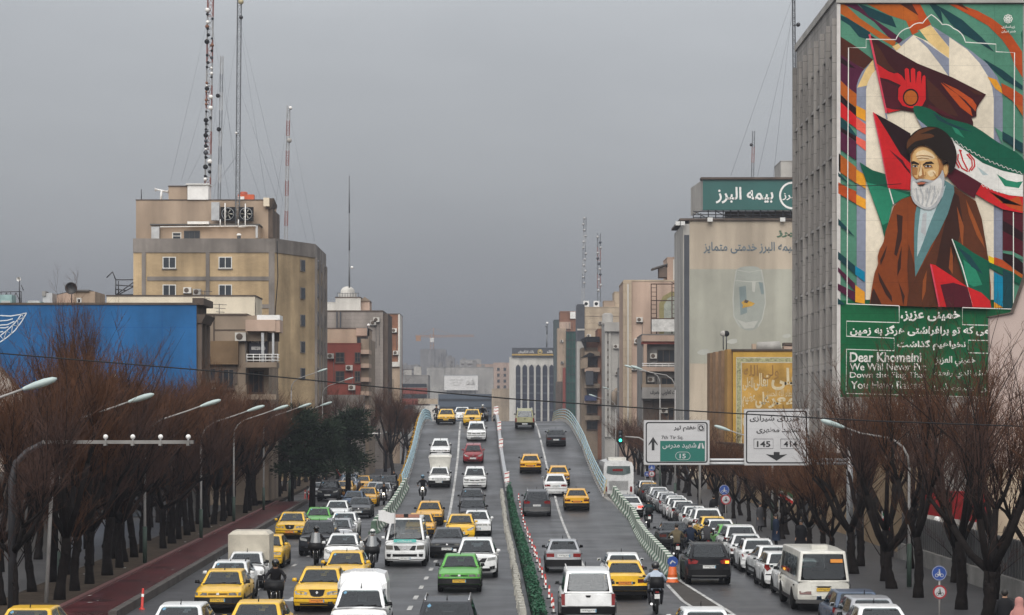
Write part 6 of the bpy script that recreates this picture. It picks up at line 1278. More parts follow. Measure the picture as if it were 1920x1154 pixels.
pl('B', 'hair', [(782,560),(810,550),(860,575),(862,592),(815,580),(785,585)]); pl('B', 'hair', [(900,585),(930,560),(985,553),(1015,580),(985,578),(930,585),(905,600)]); pl('B', 'skin2', [(905,600),(985,590),(1000,620),(920,625)]); pl('B', 'beard2', [(796,604),(812,594),(838,597),(848,607),(830,612),(806,612)]); pl('B', 'hair', ell(824,603,11,10,12)); pl('B', 'beard2', [(918,606),(938,594),(968,596),(986,606),(965,613),(935,613)]); pl('B', 'hair', ell(950,603,12,11,12)); rb('B', 'hair', [(792,602),(812,592),(840,595),(850,605)], 5); rb('B', 'hair', [(914,605),(938,592),(970,594),(990,606)], 5)
for p in ([(830,505),(880,495),(950,500),(1000,515)], [(840,528),(890,520),(960,528)], [(868,560),(875,600),(862,660)], [(1000,660),(1030,700),(1040,740)], [(905,700),(930,690),(925,660)], [(850,712),(880,726),(918,712)]): rb('B', 'skin2', p, 6)
pl('B', 'skin2', [(1040,500),(1075,560),(1080,640),(1050,700),(1062,600)])
pl('B', 'beard2', sm([(790,700),(835,745),(880,735),(940,735),(1010,745),(1070,690),(1095,640),(1115,720),(1105,830),(1065,960),(985,1035),(885,1022),(800,950),(778,840),(780,740)], 3)); pl('B', 'beard', sm([(800,750),(850,790),(910,800),(980,770),(1070,720),(1090,800),(1050,930),(970,1010),(890,1000),(815,930),(790,840)], 3))
for i in range(26):
    a = rd0.uniform(0, 1); x0 = 800 + 270 * a; y0 = rd0.uniform(770, 900); rb('B', ('beard2', 'white')[i % 2], [(x0, y0), (x0 + rd0.uniform(-12, 6), y0 + 40), (x0 - (a - .4) * 50, y0 + rd0.uniform(70, 100))], 5)
for p in ([(870,820),(900,900),(890,990)], [(940,820),(960,900),(930,1000)], [(1010,800),(1020,880),(980,980)], [(830,820),(840,900),(850,950)]): rb('B', 'beard2', p, 12)
pl('B', 'beard2', [(825,745),(870,730),(940,738),(960,765),(890,752),(835,765)]); pl('B', 'lip', [(838,775),(880,762),(935,770),(900,785),(850,790)]); pl('B', 'hair', [(850,788),(920,782),(900,800),(855,800)])
pl('B', 'turb', sm([(732,430),(745,340),(830,250),(940,212),(1050,222),(1150,290),(1215,400),(1235,520),(1205,640),(1155,672),(1150,570),(1060,520),(980,430),(900,395),(820,420),(775,480),(740,470)], 3)); pl('B', 'turb2', sm([(735,430),(752,340),(850,290),(960,280),(1010,310),(900,340),(820,360),(770,400)], 3)); pl('B', 'turb2', [(760,330),(850,250),(940,218),(1030,222),(930,260),(830,300)]); pl('B', 'hair', [(1075,520),(1150,575),(1150,560),(1135,555),(1100,590)])
# two small flags in front of the robe
pl('C', 'fgreen', [(1185,262),(1260,300),(1400,400),(1560,490),(1560,550),(1565,880),(1480,800),(1330,740)]); pl('C', 'fg2', [(1300,470),(1420,560),(1490,720),(1400,740),(1330,700)]); pl('C', 'dteal', [(1230,330),(1370,430),(1500,620),(1380,540)]); rb('C', 'white', [(1187,264),(1290,540),(1400,940)], 10)
pl('C', 'red', [(968,510),(1020,525),(1180,630),(1330,735),(1400,945),(1055,940)]); pl('C', 'maroon', [(1070,720),(1200,700),(1330,740),(1380,880),(1390,944),(1130,942)]); pl('C', 'red', [(1340,740),(1480,800),(1565,880),(1578,950),(1400,945)]); rb('C', 'pink', [(975,520),(1020,740),(1060,940)], 16)
# white outlines
arc = lambda a, c, n=6, k=.28: [((a[0]*(1-t)+c[0]*t) + k*(c[1]-a[1])*4*t*(1-t)*.5, (a[1]*(1-t)+c[1]*t) - k*(c[0]-a[0])*4*t*(1-t)*.5) for t in [i/n for i in range(n+1)]]
pts = [('A',150,3050)] 
fr = [(140,3043),(155,490),(330,490),(330,405),(630,410)] + arc((630,400),(770,290)) + arc((770,290),(895,245)) + arc((895,245),(980,160), k=.1) + arc((980,160),(1090,260), k=.1) + arc((1090,260),(1200,298)) + arc((1200,298),(1320,435)) + [(1625,455),(1625,530),(1810,540),(1805,1520)]
rb('A', 'white', fr, 9); rb('B', 'white', [(1798,1065),(1800,2032),(1290,2015)], 9)
rb('C', 'white', [(135,910),(660,930)], 8)
for p in ([(660,80),(660,245),(135,230),(135,380),(610,400),(610,525),(135,510),(130,950),(1580,990),(1900,998)], [(1800,110),(1290,95),(1290,265),(1900,280)], [(1900,430),(1350,420),(1345,545),(1900,560)]): rb('D', 'white', p, 8)
lay[0] += 2
def mt_(body, x0, y0, x1, y1, bold=.02, zo='D', col='white'):
    lay[0] += .1; text_px(mb, body, Y, 1560 + x0/5.333, ZO[zo] + y0/5.333, 1560 + x1/5.333, ZO[zo] + y1/5.333, .012 + .0022*lay[0], MC[col], bold)
mt_(fa('خمینی عزیز،'), 675, 130, 1268, 232, .03); mt_(fa('پرچمی که تو برافراشتی هرگز به زمین'), 170, 270, 1700, 385, .03); mt_(fa('نخواهیم گذاشت'), 640, 418, 1325, 520, .03)
mt_('Dear Khomeini', 168, 540, 880, 640, .022); mt_('We Will Never Put', 168, 650, 930, 722, .01); mt_('Down the Flag That', 168, 738, 930, 812, .01); mt_('You Have Raised.', 178, 828, 920, 905, .01)
mt_(fa('خميني العزيز'), 1020, 580, 1420, 680, .02); mt_(fa('العلم الذي رفعته'), 1010, 720, 1560, 800, .01); mt_(fa('لن نضعه أبدا'), 1010, 850, 1560, 940, .01)
for q in range(8): a = q * math.pi / 4; rb('A', 'white', ell(1745 + 26*math.cos(a), 203 + 26*math.sin(a), 17, 17, 10) + [(1745 + 26*math.cos(a) + 17, 203 + 26*math.sin(a))], 6)
mt_(fa('زیباسازی'), 1680, 268, 1812, 300, .02, 'A'); mt_(fa('شهر تهران'), 1680, 315, 1820, 345, .02, 'A')
p = wb(mb, 'mural', r); p['label'] = 'painted mural of a white-bearded man in a dark turban before flags'
b = MB(); b.tube([px(1571,347,Y-.4), px(1630,349,Y-.5), px(1690,345,Y-.4)], .02, M_BLACK, 4); wb(b, 'wall_cable', r)
# ---------- pinkish gable wall with a stepped roofline at the right edge
Y = 122.0; r = root_at('pink_gable_house', 'pinkish rendered gable with a dark stepped roof edge at the picture border', 'building', pX(1890, Y), Y)
pg = [(1855,1010),(1990,1010),(1990,480),(1935,480),(1919,532),(1900,586),(1856,594)]
b = MB(); b.prism([px(u, v, Y) for u, v in pg], (0, .45, 0), mat('pale_pink_render', (.46, .37, .335), .85, var=.14, scale=.3, streak=.12)); wb(b, 'wall', r)
b = MB(); 
for a, c in (((1935,480),(1919,532)), ((1919,532),(1900,586)), ((1900,586),(1855,594.5))): b.prism([px(a[0]-1,a[1]-1,Y-.15), px(c[0]-1,c[1]-1,Y-.15), px(c[0]+.6,c[1]+1,Y-.15), px(a[0]+.6,a[1]+1,Y-.15)], (0, .65, 0), M_DKST)
wb(b, 'roof_edge', r)
Y = 118.0; r = root_at('carved_portal', 'beige stone portal with a small pointed niche behind the street trees', 'building', pX(1895, Y), Y)
block(r, 'wall', Y, 1853, 890, 1990, 3, M_BEIGE, lip=.2)
b = MB(); u0, u1, v0 = 1880, 1888, 1012; b.prism([px(u0,v0,Y-.01), px(u1,v0,Y-.01), px(u1,996,Y-.01), px(1884,986,Y-.01), px(u0,996,Y-.01)], (0,-.1,0), M_DKST); wb(b, 'niche', r)
# ---------- insurance building with roof sign
Y = 264.0; r = root_at('painted_gable_office', 'tall office with a goldfish glass painted on its beige gable', 'building', pX(1400, Y), Y)
M_FADED = mat('faded_gable_paint', (.47, .40, .315), .85, var=.14, scale=.12, streak=.3); M_FAD2 = mat('faded_sky_paint', (.39, .385, .325), .85, var=.25, scale=.12, streak=.2)
x0 = pX(1293, Y); b = MB(); b.box(x0, pX(1700, Y), Y, Y + 14, -.05, pZ(414, Y), M_FADED); wb(b, 'wall', r)
b = MB(); b.box(x0 - .0 + .02, pX(1700,Y), Y - .012, Y - .002, pZ(682, Y), pZ(505, Y), M_FAD2); wb(b, 'painted_sky', r)
b = MB(); b.box(x0 - .75, x0 - .002, Y + .02, Y + 13.9, -.05, pZ(420, Y), M_LTGREY); b.box(x0 - .62, x0 - .05, Y - .06, Y + .018, -.05, pZ(441, Y), M_NAVY); wb(b, 'glass_strip', r)
b = MB(); b.box(x0 - 1.1, pX(1700,Y), Y - .25, Y + 14, pZ(414,Y) + .002, pZ(410,Y), M_DKST); wb(b, 'cornice', r)
def paintw(b, pts, d, mt): b.poly([px(u, v, Y - d) for u, v in pts], mt)
M_PB = mat('painted_blue_grey', (.20, .245, .245), .85, var=.25, scale=.3); M_PW = mat('painted_white', (.44, .44, .40), .85, var=.2, scale=.4); M_PF = mat('painted_fish', (.50, .30, .06), .8, var=.25, scale=1); M_PG = mat('painted_glass', (.32, .335, .30), .85, var=.2, scale=.3)
b = MB(); S2 = lambda zx, zy: (1200 + zx / 3.979, 320 + zy / 3.979)
paintw(b, sm([S2(*p) for p in ((720,740),(815,715),(905,740),(930,880),(935,990),(910,1110),(880,1170),(815,1195),(745,1170),(700,1090),(695,960),(705,850))], 3), .016, M_PG)
for pts, w in (([(720,740),(702,850),(694,960),(700,1090),(745,1165)], .10), ([(905,740),(930,880),(936,990),(912,1110),(880,1165)], .12), ([(710,820),(810,830),(920,825)], .08), ([(722,742),(815,760),(905,742)], .06)): b.ribbon([px(*S2(*p), Y - .020) for p in pts], w, M_PW)
paintw(b, [S2(*p) for p in ((885,830),(915,840),(925,920),(905,925))], .024, M_PB); paintw(b, [S2(*p) for p in ((835,830),(865,830),(855,910),(838,900))], .024, M_PW); paintw(b, [S2(*p) for p in ((720,1110),(790,1135),(880,1120),(850,1175),(780,1180))], .024, M_PW)
paintw(b, [S2(*p) for p in ((740,870),(790,860),(800,1060),(750,1080))], .022, M_PB)
paintw(b, [S2(*p) for p in ((755,985),(785,965),(830,980),(858,992),(835,1012),(790,1020),(762,1028),(770,1005))], .028, M_PF); paintw(b, [S2(*p) for p in ((775,985),(785,962),(812,972),(800,990))], .032, M_DKST)
for u, v, k in ((1318,660,1.2), (1372,640,1.0), (1474,630,.8)): paintw(b, sm([(u-9*k,v+2*k),(u-3*k,v-3*k),(u+8*k,v-4*k),(u+10*k,v+2*k),(u,v+5*k)], 3), .02, M_PW)
wb(b, 'goldfish_glass_painting', r)
b = MB(); text_px(b, fa('بیمه البرز خدمتی متمایز'), Y, 1319, 454, 1489, 476, .03, mat('faded_blue_letters', (.13,.165,.19), .8, var=.2), .02); text_px(b, fa('البرز'), Y, 1456, 430, 1500, 446, .03, mat('faded_green_letters', (.10,.16,.11), .8, var=.2), .05); wb(b, 'lettering', r)
for u in (1271, 1279, 1331, 1467): b = MB(); c = px(u, 413 if u > 1290 else 420, Y - .4); b.box(c[0]-.28, c[0]+.28, c[1]-.4, c[1], c[2]-.2, c[2]+.25, M_ALU); wb(b, 'floodlight', r)
t = root_at('roof_sign', 'large dark green roof sign with white lettering above the painted gable', 'sign', pX(1400, Y), Y + 1)
b = MB(); b.fbox(Y, 1318, 337, 1520, 394, -1, 0, M_GREENS); b.hexa([(pX(1318,Y)-.01,Y+.02,pZ(394,Y)),(pX(1318,Y)-.01,Y+1,pZ(394,Y)),(pX(1306,Y),Y+6,pZ(396,Y)),(pX(1306,Y)-.2,Y+6,pZ(396,Y)),(pX(1318,Y)-.01,Y+.02,pZ(337,Y)),(pX(1318,Y)-.01,Y+1,pZ(337,Y)),(pX(1306,Y),Y+6,pZ(343,Y)),(pX(1306,Y)-.2,Y+6,pZ(343,Y))], M_LTGREY); b.fbox(Y, 1314, 333, 1522, 337, -1.4, .25, M_DKST); p = wb(b, 'board', t)
b = MB(); text_px(b, fa('بیمه البرز'), Y, 1342, 351, 1450, 382, .03, M_WHITE, .022); c = (1485, 367)
b.ribbon([px(c[0] + 22.5*math.cos(R(a)), c[1] + 24*math.sin(R(a)), Y - .03) for a in range(0, 361, 15)], .22, M_WHITE); text_px(b, fa('البرز'), Y, 1467, 360, 1499, 376, .03, M_WHITE, .02); sub(b, 'lettering', p)
b = MB(); P3 = lambda u, v, d=0: px(u, v, Y + .6 + d)
for k in range(15):
    u = 1300 + k * 14; b.tube([P3(u, 394 if k > 1 else 400), P3(u, 412)], .06, M_DSTEEL, 4)
    if k % 3 == 0: b.tube([P3(u, 396), P3(u + 28, 411)], .05, M_DSTEEL, 4)
for v in (397, 403, 408): b.tube([P3(1300, v), P3(1510, v)], .05, M_DSTEEL, 4)
b.fbox(Y + 3, 1360, 397, 1520, 412, -1, 0, M_DKST); wb(b, 'support_frame', t)
# ---------- gold calligraphy building
Y = 212.0; r = root_at('gold_calligraphy_building', 'ochre building with a gold calligraphy panel behind the road signs', 'building', pX(1430, Y), Y)
x0 = pX(1374, Y); M_OCH = mat('ochre_stone', (.40, .235, .08), .8, var=.2, scale=.3, streak=.3); M_GOLD = mat('gold_panel', (.47, .275, .065), .75, var=.5, scale=.5); M_OCB = mat('brown_stone', (.17, .095, .05), .85, var=.25, scale=.3, streak=.3)
b = MB(); b.box(x0, pX(1640, Y), Y, Y + 12, -.05, pZ(658, Y), M_OCH)
xl = pX(1330, Y + 16); b.hexa([(x0 - .003, Y, -.05), (x0 - .003, Y + 12, -.05), (xl, Y + 16, -.05), (xl - .1, Y + 16, -.05), (x0 - .003, Y, pZ(658, Y)), (x0 - .003, Y + 12, pZ(658, Y)), (xl, Y + 16, pZ(658, Y)), (xl - .1, Y + 16, pZ(658, Y))], M_OCB); wb(b, 'wall', r)
d_ = Vector((xl - .1 - x0, 16, 0)).normalized(); n_ = Vector((-d_.y, d_.x, 0)); LL = math.hypot(xl - .1 - x0, 16)
for k in range(4):
    b = MB(); a = Vector((x0, Y, 0)) + d_ * (LL * (k + .12) / 4.2); c = Vector((x0, Y, 0)) + d_ * (LL * (k + .62) / 4.2); h = .42
    q = [a, a + n_ * h, c + n_ * h, c]; zt2 = pZ(655, Y); b.hexa([(p.x, p.y, -.05) for p in q][::-1] + [(p.x, p.y, zt2) for p in q][::-1], M_OCH if k == 0 else mat('tan_pier', (.27,.17,.10), .8, var=.25, streak=.3)); wb(b, 'pier', r)
b = MB(); b.box(x0 - .1, pX(1640,Y), Y - .15, Y + 12, pZ(658,Y) + .002, pZ(655,Y), M_DKST); wb(b, 'coping', r)
b = MB(); b.fbox(Y, 1374, 661, 1640, 880, .002, .05, mat('gold_border', (.48, .29, .06), .7, var=.25, scale=.5)); b.fbox(Y, 1380, 670, 1640, 880, .05, .07, mat('white_border', (.45,.42,.33), .7, var=.2)); b.fbox(Y, 1381.5, 672, 1640, 880, .07, .09, mat('tile_border', (.36,.35,.2), .7, var=.6, scale=5)); b.fbox(Y, 1389, 679, 1640, 880, .09, .11, mat('white_border', (0,0,0))); b.fbox(Y, 1391, 681, 1640, 880, .11, .13, M_GOLD)
p = wb(b, 'calligraphy_panel', r); M_CAL = mat('cream_letters', (.58, .49, .32), .7, var=.2); M_CAL2 = mat('brown_letters', (.27, .15, .05), .7, var=.2)
b = MB()
for body, u0, v0, u1, v1, m_, bo in (('ولی الله', 1394, 685, 1460, 712, M_CAL2, .01), ('علی', 1446, 690, 1500, 732, M_CAL, .03), ('لاعلی', 1387+6, 708, 1412, 733, M_CAL, .02), ('تعالی', 1413, 700, 1440, 733, M_CAL, .02), ('عطاء الله الحسنی', 1432, 730, 1488, 748, M_CAL, .0), ('عظیم', 1386+6, 735, 1416, 764, M_CAL, .02), ('علی', 1416, 735, 1442, 766, M_CAL, .04), ('معر', 1440, 745, 1492, 766, M_CAL, .03), ('نوری', 1386+6, 768, 1420, 800, M_CAL, .02), ('یا علی', 1388+6, 812, 1440, 842, M_CAL, .03)): text_px(b, fa(body), Y, u0, v0, u1, v1, .14, m_, bo)
sub(b, 'calligraphy', p)
for k, (u0, v0, u1, v1, mt_k, nm, lb, ct) in enumerate(((1417, 640, 1466, 656, M_LTGREY, 'covered_cooler', 'grey sheet-covered cooler on the ochre building roof', 'cooler'), (1470, 643, 1492, 657, M_DKST, 'chimney_stack', 'dark capped chimney on the ochre building roof', 'chimney'))):
    t = root_at(nm, lb, ct, pX(u0 + 10, Y + 4), Y + 4); b = MB(); Yk = Y + 4
    if k == 0:
        b.hexa([px(u0,v1,Yk), px(u1,v1,Yk), px(u1,v1,Yk+3), px(u0,v1,Yk+3), px(u0+3,v0+2,Yk+.3), px(u1-4,v0,Yk+.2), px(u1-6,v0+1,Yk+2.8), px(u0+5,v0+3,Yk+2.7)], M_LTGREY, True); wb(b, 'cover', t); b = MB(); b.fbox(Yk, 1411, 645, 1418, 656, -1, 0, M_TAN); wb(b, 'side_box', t)
    else: b.fbox(Yk, u0, v0+6, u1, v1, -1.5, 0, M_PINK); wb(b, 'stack', t); b = MB(); b.fbox(Yk, u0, v0, u1, v0+5, -1.6, .1, M_DKST); wb(b, 'cap', t)
t = root_at('flood_lamp', 'twin floodlight poles on the corner of the ochre building roof', 'floodlight', pX(1358, Y + 3), Y + 3); b = MB()
for u in (1356, 1362): b.tube([px(u,656,Y+3), px(u,626,Y+3)], .05, M_DSTEEL, 5); b.sphere(px(u,626,Y+3), .28, M_LTGREY if u < 1360 else M_BLACK, 8, 5, (1,.6,1))
wb(b, 'poles', t)
# ---------- balcony building, pink building, further right row
Y = 292.0; r = root_at('balcony_building', 'grey and pink building with deep balconies next to the painted gable', 'building', pX(1240, Y), Y)
block(r, 'wall', Y, 1204, 628, 1300, 12, M_GREYW, lip=.1)
for vt, vb, mt_b, d in ((630, 641, M_PINK, 1.2), (641, 646, M_REDW, 1.0), (689, 697, M_PINK, 1.2), (721, 731, M_TAUPE, 1.2), (727, 748, M_GREYW, 1.35)): balcony(r, Y, 1203, 1292, vt, vb, d, mt_b)
window(r, Y, 1232, 656, 1278, 680, 3, M_DKST); window(r, Y, 1240, 709, 1290, 727, 4, M_DKST, gl=M_GLASS); b = MB(); b.fbox(Y, 1206, 646, 1212, 689, -.2, 1.1, M_PINK); b.fbox(Y, 1204, 697, 1210, 727, -.2, 1.1, M_TAUPE); wb(b, 'balcony_pier', r)
b = MB()
for v in (682, 686): b.tube([px(1204,v,Y-1.1), px(1292,v,Y-1.1)], .06, M_WHITE, 5)
for u in range(1206, 1292, 12): b.tube([px(u,682,Y-1.1), px(u,690,Y-1.1)], .03, M_WHITE, 4)
wb(b, 'balcony_railing', r); b = MB(); text_px(b, fa('شرکت تعاونی مصرف'), Y, 1218, 731, 1277, 742, 1.37, M_BLACK, .02); wb(b, 'lettering', r)
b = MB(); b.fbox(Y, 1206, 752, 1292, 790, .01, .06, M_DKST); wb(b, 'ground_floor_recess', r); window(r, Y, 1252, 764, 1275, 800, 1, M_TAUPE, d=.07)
Y = 318.0; r = root_at('pink_arch_building', 'peach building with a painted arch and open scaffold frame', 'building', pX(1225, Y), Y)
block(r, 'wall', Y, 1170, 528, 1300, 14, M_PINK, lip=.2, lipm=M_BEIGE); b = MB(); b.fbox(Y, 1168, 527, 1184, 800, .0, .35, M_BEIGE); b.fbox(Y, 1176, 533, 1178.5, 800, .35, .4, M_WHITEW); wb(b, 'corner_band', r)
block(r, 'stair_head', Y + 3, 1251, 484, 1300, 8, M_PINK, v1=528, lip=.1); b = MB(); b.fbox(Y+3, 1262, 487, 1300, 528, .0, .1, M_WHITEW); b.fbox(Y+3, 1265, 491, 1300, 528, .1, .14, M_PINK); wb(b, 'white_border', r)
b = MB(); b.fbox(Y+3, 1236, 502, 1251, 520, -3, 0, M_DKST); b.prism([px(1223,503,Y+2.7), px(1252,494,Y+2.7), px(1252,496.5,Y+2.7), px(1225,505,Y+2.7)], (0,4,0), M_ROOFF); wb(b, 'lean_to', r)
b = MB(); AR = [px(u, v, Y - .012) for u, v in sm([(1236,632),(1236,570),(1243,556),(1260,546),(1276,556),(1284,570),(1284,632)], 1)]; b.poly(AR, mat('painted_arch_green', (.28,.25,.12), .85, var=.25)); b.poly([px(u, v, Y - .02) for u, v in ((1245,632),(1245,572),(1252,560),(1262,555),(1275,564),(1278,572),(1278,632))], mat('painted_arch_pale', (.34,.36,.31), .85, var=.25)); wb(b, 'painted_arch', r)
t = root_at('scaffold_frame', 'dark steel scaffold frame in front of the painted arch', 'scaffold', pX(1250, Y - 2), Y - 2); b = MB(); P3 = lambda u, v, d=0: px(u, v, Y - 2 + d)
for u in (1221, 1231, 1260, 1267, 1279): b.tube([P3(u, 533), P3(u, 628)], .07, M_RUST, 4)
for v in (533, 564, 598, 616): b.tube([P3(1220, v), P3(1280, v)], .07, M_RUST, 4)
for v in range(540, 600, 8): b.tube([P3(1221, v), P3(1231, v)], .04, M_RUST, 4); b.tube([P3(1260, v), P3(1267, v)], .04, M_RUST, 4)
b.tube([P3(1267, 533), P3(1259, 530)], .06, M_RUST, 4); wb(b, 'frame', t); b = MB(); b.fbox(Y-2.2, 1222, 599, 1279, 622, -.1, 0, mat('white_sheeting', (.55,.54,.52), .8, var=.35, scale=1.2)); wb(b, 'sheeting', t)
Y = 350.0; r = root_at('shuttered_corner_house', 'grey corner house with a blue awning far along the right pavement', 'building', pX(1185, Y), Y)
block(r, 'wall', Y, 1163, 690, 1206, 10, M_GREYW, lip=.1); b = MB(); b.prism([px(1173,729,Y-.1), px(1197,727,Y-.1), px(1198,708,Y-.1), px(1180,708,Y-.1)], (0,-1.2,0), mat('blue_awning', (.03,.05,.14), .7, var=.25)); wb(b, 'awning', r); window(r, Y, 1175, 735, 1195, 755, 1, M_DKST)
Y = 385.0; r = root_at('concrete_rib_building', 'slim raw concrete building with vertical ribs', 'building', pX(1150, Y), Y)
block(r, 'wall', Y, 1134, 608, 1166, 14, M_LTGREY, lip=.2)
for u in (1134, 1141): b = MB(); b.fbox(Y, u, 620, u + 4.5, 820, .0, .4, M_LTGREY); wb(b, 'rib', r)
for v in range(640, 790, 14): b = MB(); b.fbox(Y, 1138.6, v, 1140.9, v + 5, .01, .1, M_DKST); wb(b, 'slot', r)
b = MB(); b.fbox(Y, 1133, 605, 1168, 622, .4, .8, M_LTGREY); wb(b, 'top_band', r); b = MB(); b.lathe([(.9,0),(.9,1.4),(.6,1.7),(.001,1.75)], M_LTGREY, 14, 'z', (pX(1140,Y), Y+2, pZ(606,Y))); wb(b, 'roof_tank', r)
b = MB(); b.tube([px(1152,760,Y-1), px(1152,738,Y-1), px(1156,733,Y-1), px(1163,735,Y-1)], .5, M_TAUPE, 8); wb(b, 'flue', r)
Y = 400.0; r = root_at('terracotta_building', 'narrow terracotta building with dark awnings', 'building', pX(1118, Y), Y)
block(r, 'wall', Y, 1121, 618, 1136, 12, M_ORB, lip=.1); b = MB(); b.fbox(Y+1, 1098, 641, 1124, 652, -4, 0, M_ORB); wb(b, 'wall', r)
b = MB(); b.fbox(Y, 1098, 632, 1124, 642, -.2, 1, M_BLACK); b.prism([px(1089,637,Y-.3), px(1099,632,Y-.3), px(1099,658,Y-.3)], (0,2,0), M_BLACK); wb(b, 'awning', r)
for k in range(5): b = MB(); b.fbox(Y, 1096, 660 + 30*k, 1124, 668 + 30*k, -.5, 1.2, (M_TAUPE, M_PINK)[k % 2]); wb(b, 'balcony', r); window(r, Y+1, 1100, 670 + 30*k, 1120, 686 + 30*k, 1, M_DKST)
block(r, 'lower_wall', Y + 1.1, 1090, 652, 1124, 10, M_TAUPE, lip=0)
b = MB(); b.prism([px(1089,671,Y-1.5), px(1106,661,Y-1.5), px(1114,664,Y-1.5), px(1114,667,Y-1.5)], (0,2,0), M_BLACK); b.prism([px(1088,676,Y-1.3), px(1102,668,Y-1.3), px(1102,690,Y-1.3), px(1088,692,Y-1.3)], (0,1.6,0), M_TAUPE); wb(b, 'bay', r)
b = MB(); b.fbox(Y-.5, 1098, 696, 1112, 722, -.5, 1.3, M_NAVY); wb(b, 'bay_window', r); b = MB(); b.fbox(Y-.5, 1096, 742, 1118, 752, -.5, 1.5, mat('blue_shop_sign', (.03,.045,.12), .6, var=.3)); wb(b, 'shop_sign', r)
Y = 500.0; r = root_at('tall_beige_building', 'tall beige panelled building with two air conditioners on top', 'building', pX(1130, Y), Y)
block(r, 'wall', Y, 1096, 577, 1172, 16, M_BEIGE, lip=.15); block(r, 'upper_block', Y+2, 1152, 548, 1172, 10, M_BEIGE, v1=577, lip=.1); block(r, 'hut', Y+1, 1132, 565, 1152, 6, M_TAN, v1=577, lip=.1)
b = MB(); b.fbox(Y, 1082, 571, 1096, 640, -10, .4, M_NAVY); b.fbox(Y, 1082, 617, 1096, 620, .4, .5, M_WHITEW); b.fbox(Y, 1082, 640, 1097, 900, -10, .3, M_LTGREY); wb(b, 'dark_strip', r)
for k, v in enumerate((593, 618)): b = MB(); b.fbox(Y, 1097, v, 1171, v + 1, .0, .06, M_TAUPE); wb(b, 'joint', r)
for k, u in enumerate((1094, 1113)):
    t = root_at('air_conditioner', ('white air conditioner nearer the dark strip on the tall beige building', 'white air conditioner nearer the middle of the tall beige building roof')[k], 'air conditioner', pX(u, Y), Y); b = MB(); b.fbox(Y, u, 564.5, u + 10.5, 576, -.9, 0, M_WHITE); wb(b, 'casing', t); b = MB(); b.lathe([(.001,-.03),(.34,-.03),(.36,-.02)], M_BLACK, 14, 'y', px(u + 5, 570, Y - .01)); wb(b, 'fan', t)
Y = 640.0; r = root_at('netted_building', 'narrow building wrapped in dark green construction netting', 'building', pX(1065, Y), Y)
block(r, 'wall', Y, 1050, 586, 1082, 14, M_ORB, lip=.3); b = MB(); b.fbox(Y, 1045, 616, 1062, 900, -8, .5, M_TAN); b.fbox(Y, 1049, 604, 1070, 617, -2, .3, M_PINK); b.fbox(Y, 1042, 716, 1054, 900, -3, .8, M_DKST); wb(b, 'street_wall', r)
b = MB(); b.fbox(Y, 1061, 622, 1080, 790, .5, 1.5, M_NET)
for u in (1061, 1067, 1073, 1079): b.fbox(Y, u, 606, u + .6, 790, 1.5, 1.7, M_DSTEEL)
for v in range(622, 790, 16): b.fbox(Y, 1060, v, 1081, v + .8, 1.5, 1.7, M_DSTEEL)
wb(b, 'netting', r); b = MB(); b.fbox(Y, 1069, 585, 1079, 598, -1, .4, M_WHITE); wb(b, 'roof_cooler', r)
b = MB(); b.fbox(Y, 1055, 690, 1060, 790, .6, 1.6, M_REDW); wb(b, 'red_sign', r)
r = root_at('slate_slab_building', 'thin dark slate tower edge standing against the sky beside the netting', 'building', pX(1044, 680), 680)
block(r, 'wall', 680, 1039, 601, 1050, 14, mat('slate_cladding', (.08,.10,.10), .7, var=.25, streak=.3), lip=.2)
Y = 330.0; r = root_at('rooftop_plant_block', 'small beige plant room high behind the green roof sign', 'building', pX(1480, Y), Y); block(r, 'wall', Y, 1464, 303, 1500, 8, M_LTGREY, lip=.1)
for o_ in list(C.objects):
    if o_.name == 'balcony_building': clutter(o_, 292.0, ((1225,668),(1220,712),(1245,770)), .1)
    if o_.name == 'pink_arch_building': clutter(o_, 318.0, ((1195,640),(1190,690),(1199,600)))
    if o_.name == 'tall_beige_building': clutter(o_, 500.0, ((1104,630),(1126,606),(1110,655)))
    if o_.name == 'concrete_rib_building': clutter(o_, 385.0, ((1155,650),(1158,700)))
    if o_.name == 'netted_building': clutter(o_, 640.0, ((1053,640),(1054,680)), .5)
# street-level wall behind the right pavement
r = root_at('street_wall', 'long low beige wall behind the parked cars pavement', 'wall', 19.2, 150)
b = MB(); b.box(19.2, 19.6, 112, 228, -.05, 4.6, mat('ochre_plaster', (.33, .24, .15), .85, var=.25, scale=.25, streak=.35)); wb(b, 'wall', r); b = MB(); b.box(19.1, 19.7, 111.9, 228, 4.602, 4.8, M_DKST); wb(b, 'coping', r)
for k, y in enumerate((128, 152, 171, 197)): b = MB(); b.box(19.16, 19.198, y, y + 3.2, .2, 3.4, M_DSTEEL); wb(b, 'shop_shutter', r)
r = root_at('iron_fence', 'dark grey sheet iron fence on a plinth at the right edge', 'fence', 18.6, 90)
b = MB(); b.box(18.6, 18.72, 60, 112, .9, 2.3, M_DSTEEL); [b.box(18.55, 18.6, y * .5, y * .5 + .1, .9, 2.35, M_GREYP) for y in range(120, 224)]; wb(b, 'sheets', r); b = MB(); b.box(18.4, 18.9, 60, 112, .1, .9, M_CONC); wb(b, 'plinth', r)
t = root_at('red_awning', 'long dark red awning above the iron fence behind the trees', 'awning', 21.5, 116)
b = MB(); b.prism([(19.7,116,3.2),(23.6,116,3.2),(23.6,116,1.6),(19.7,116,2.2)], (0, 1.8, 0), mat('red_canvas', (.20,.012,.014), .8, var=.3)); wb(b, 'canvas', t)
lm = MB(); lm.lathe([(.04,-1.4),(.04,0)], M_DSTEEL, 6); lm2 = MB(); lm2.lathe([(.34,0),(.33,.05),(.2,.2),(.12,.24),(.12,.3),(.16,.38),(.1,.5),(.001,.52)], M_WHITE, 14); lm, lm2 = lm.mesh('stem'), lm2.mesh('shade')
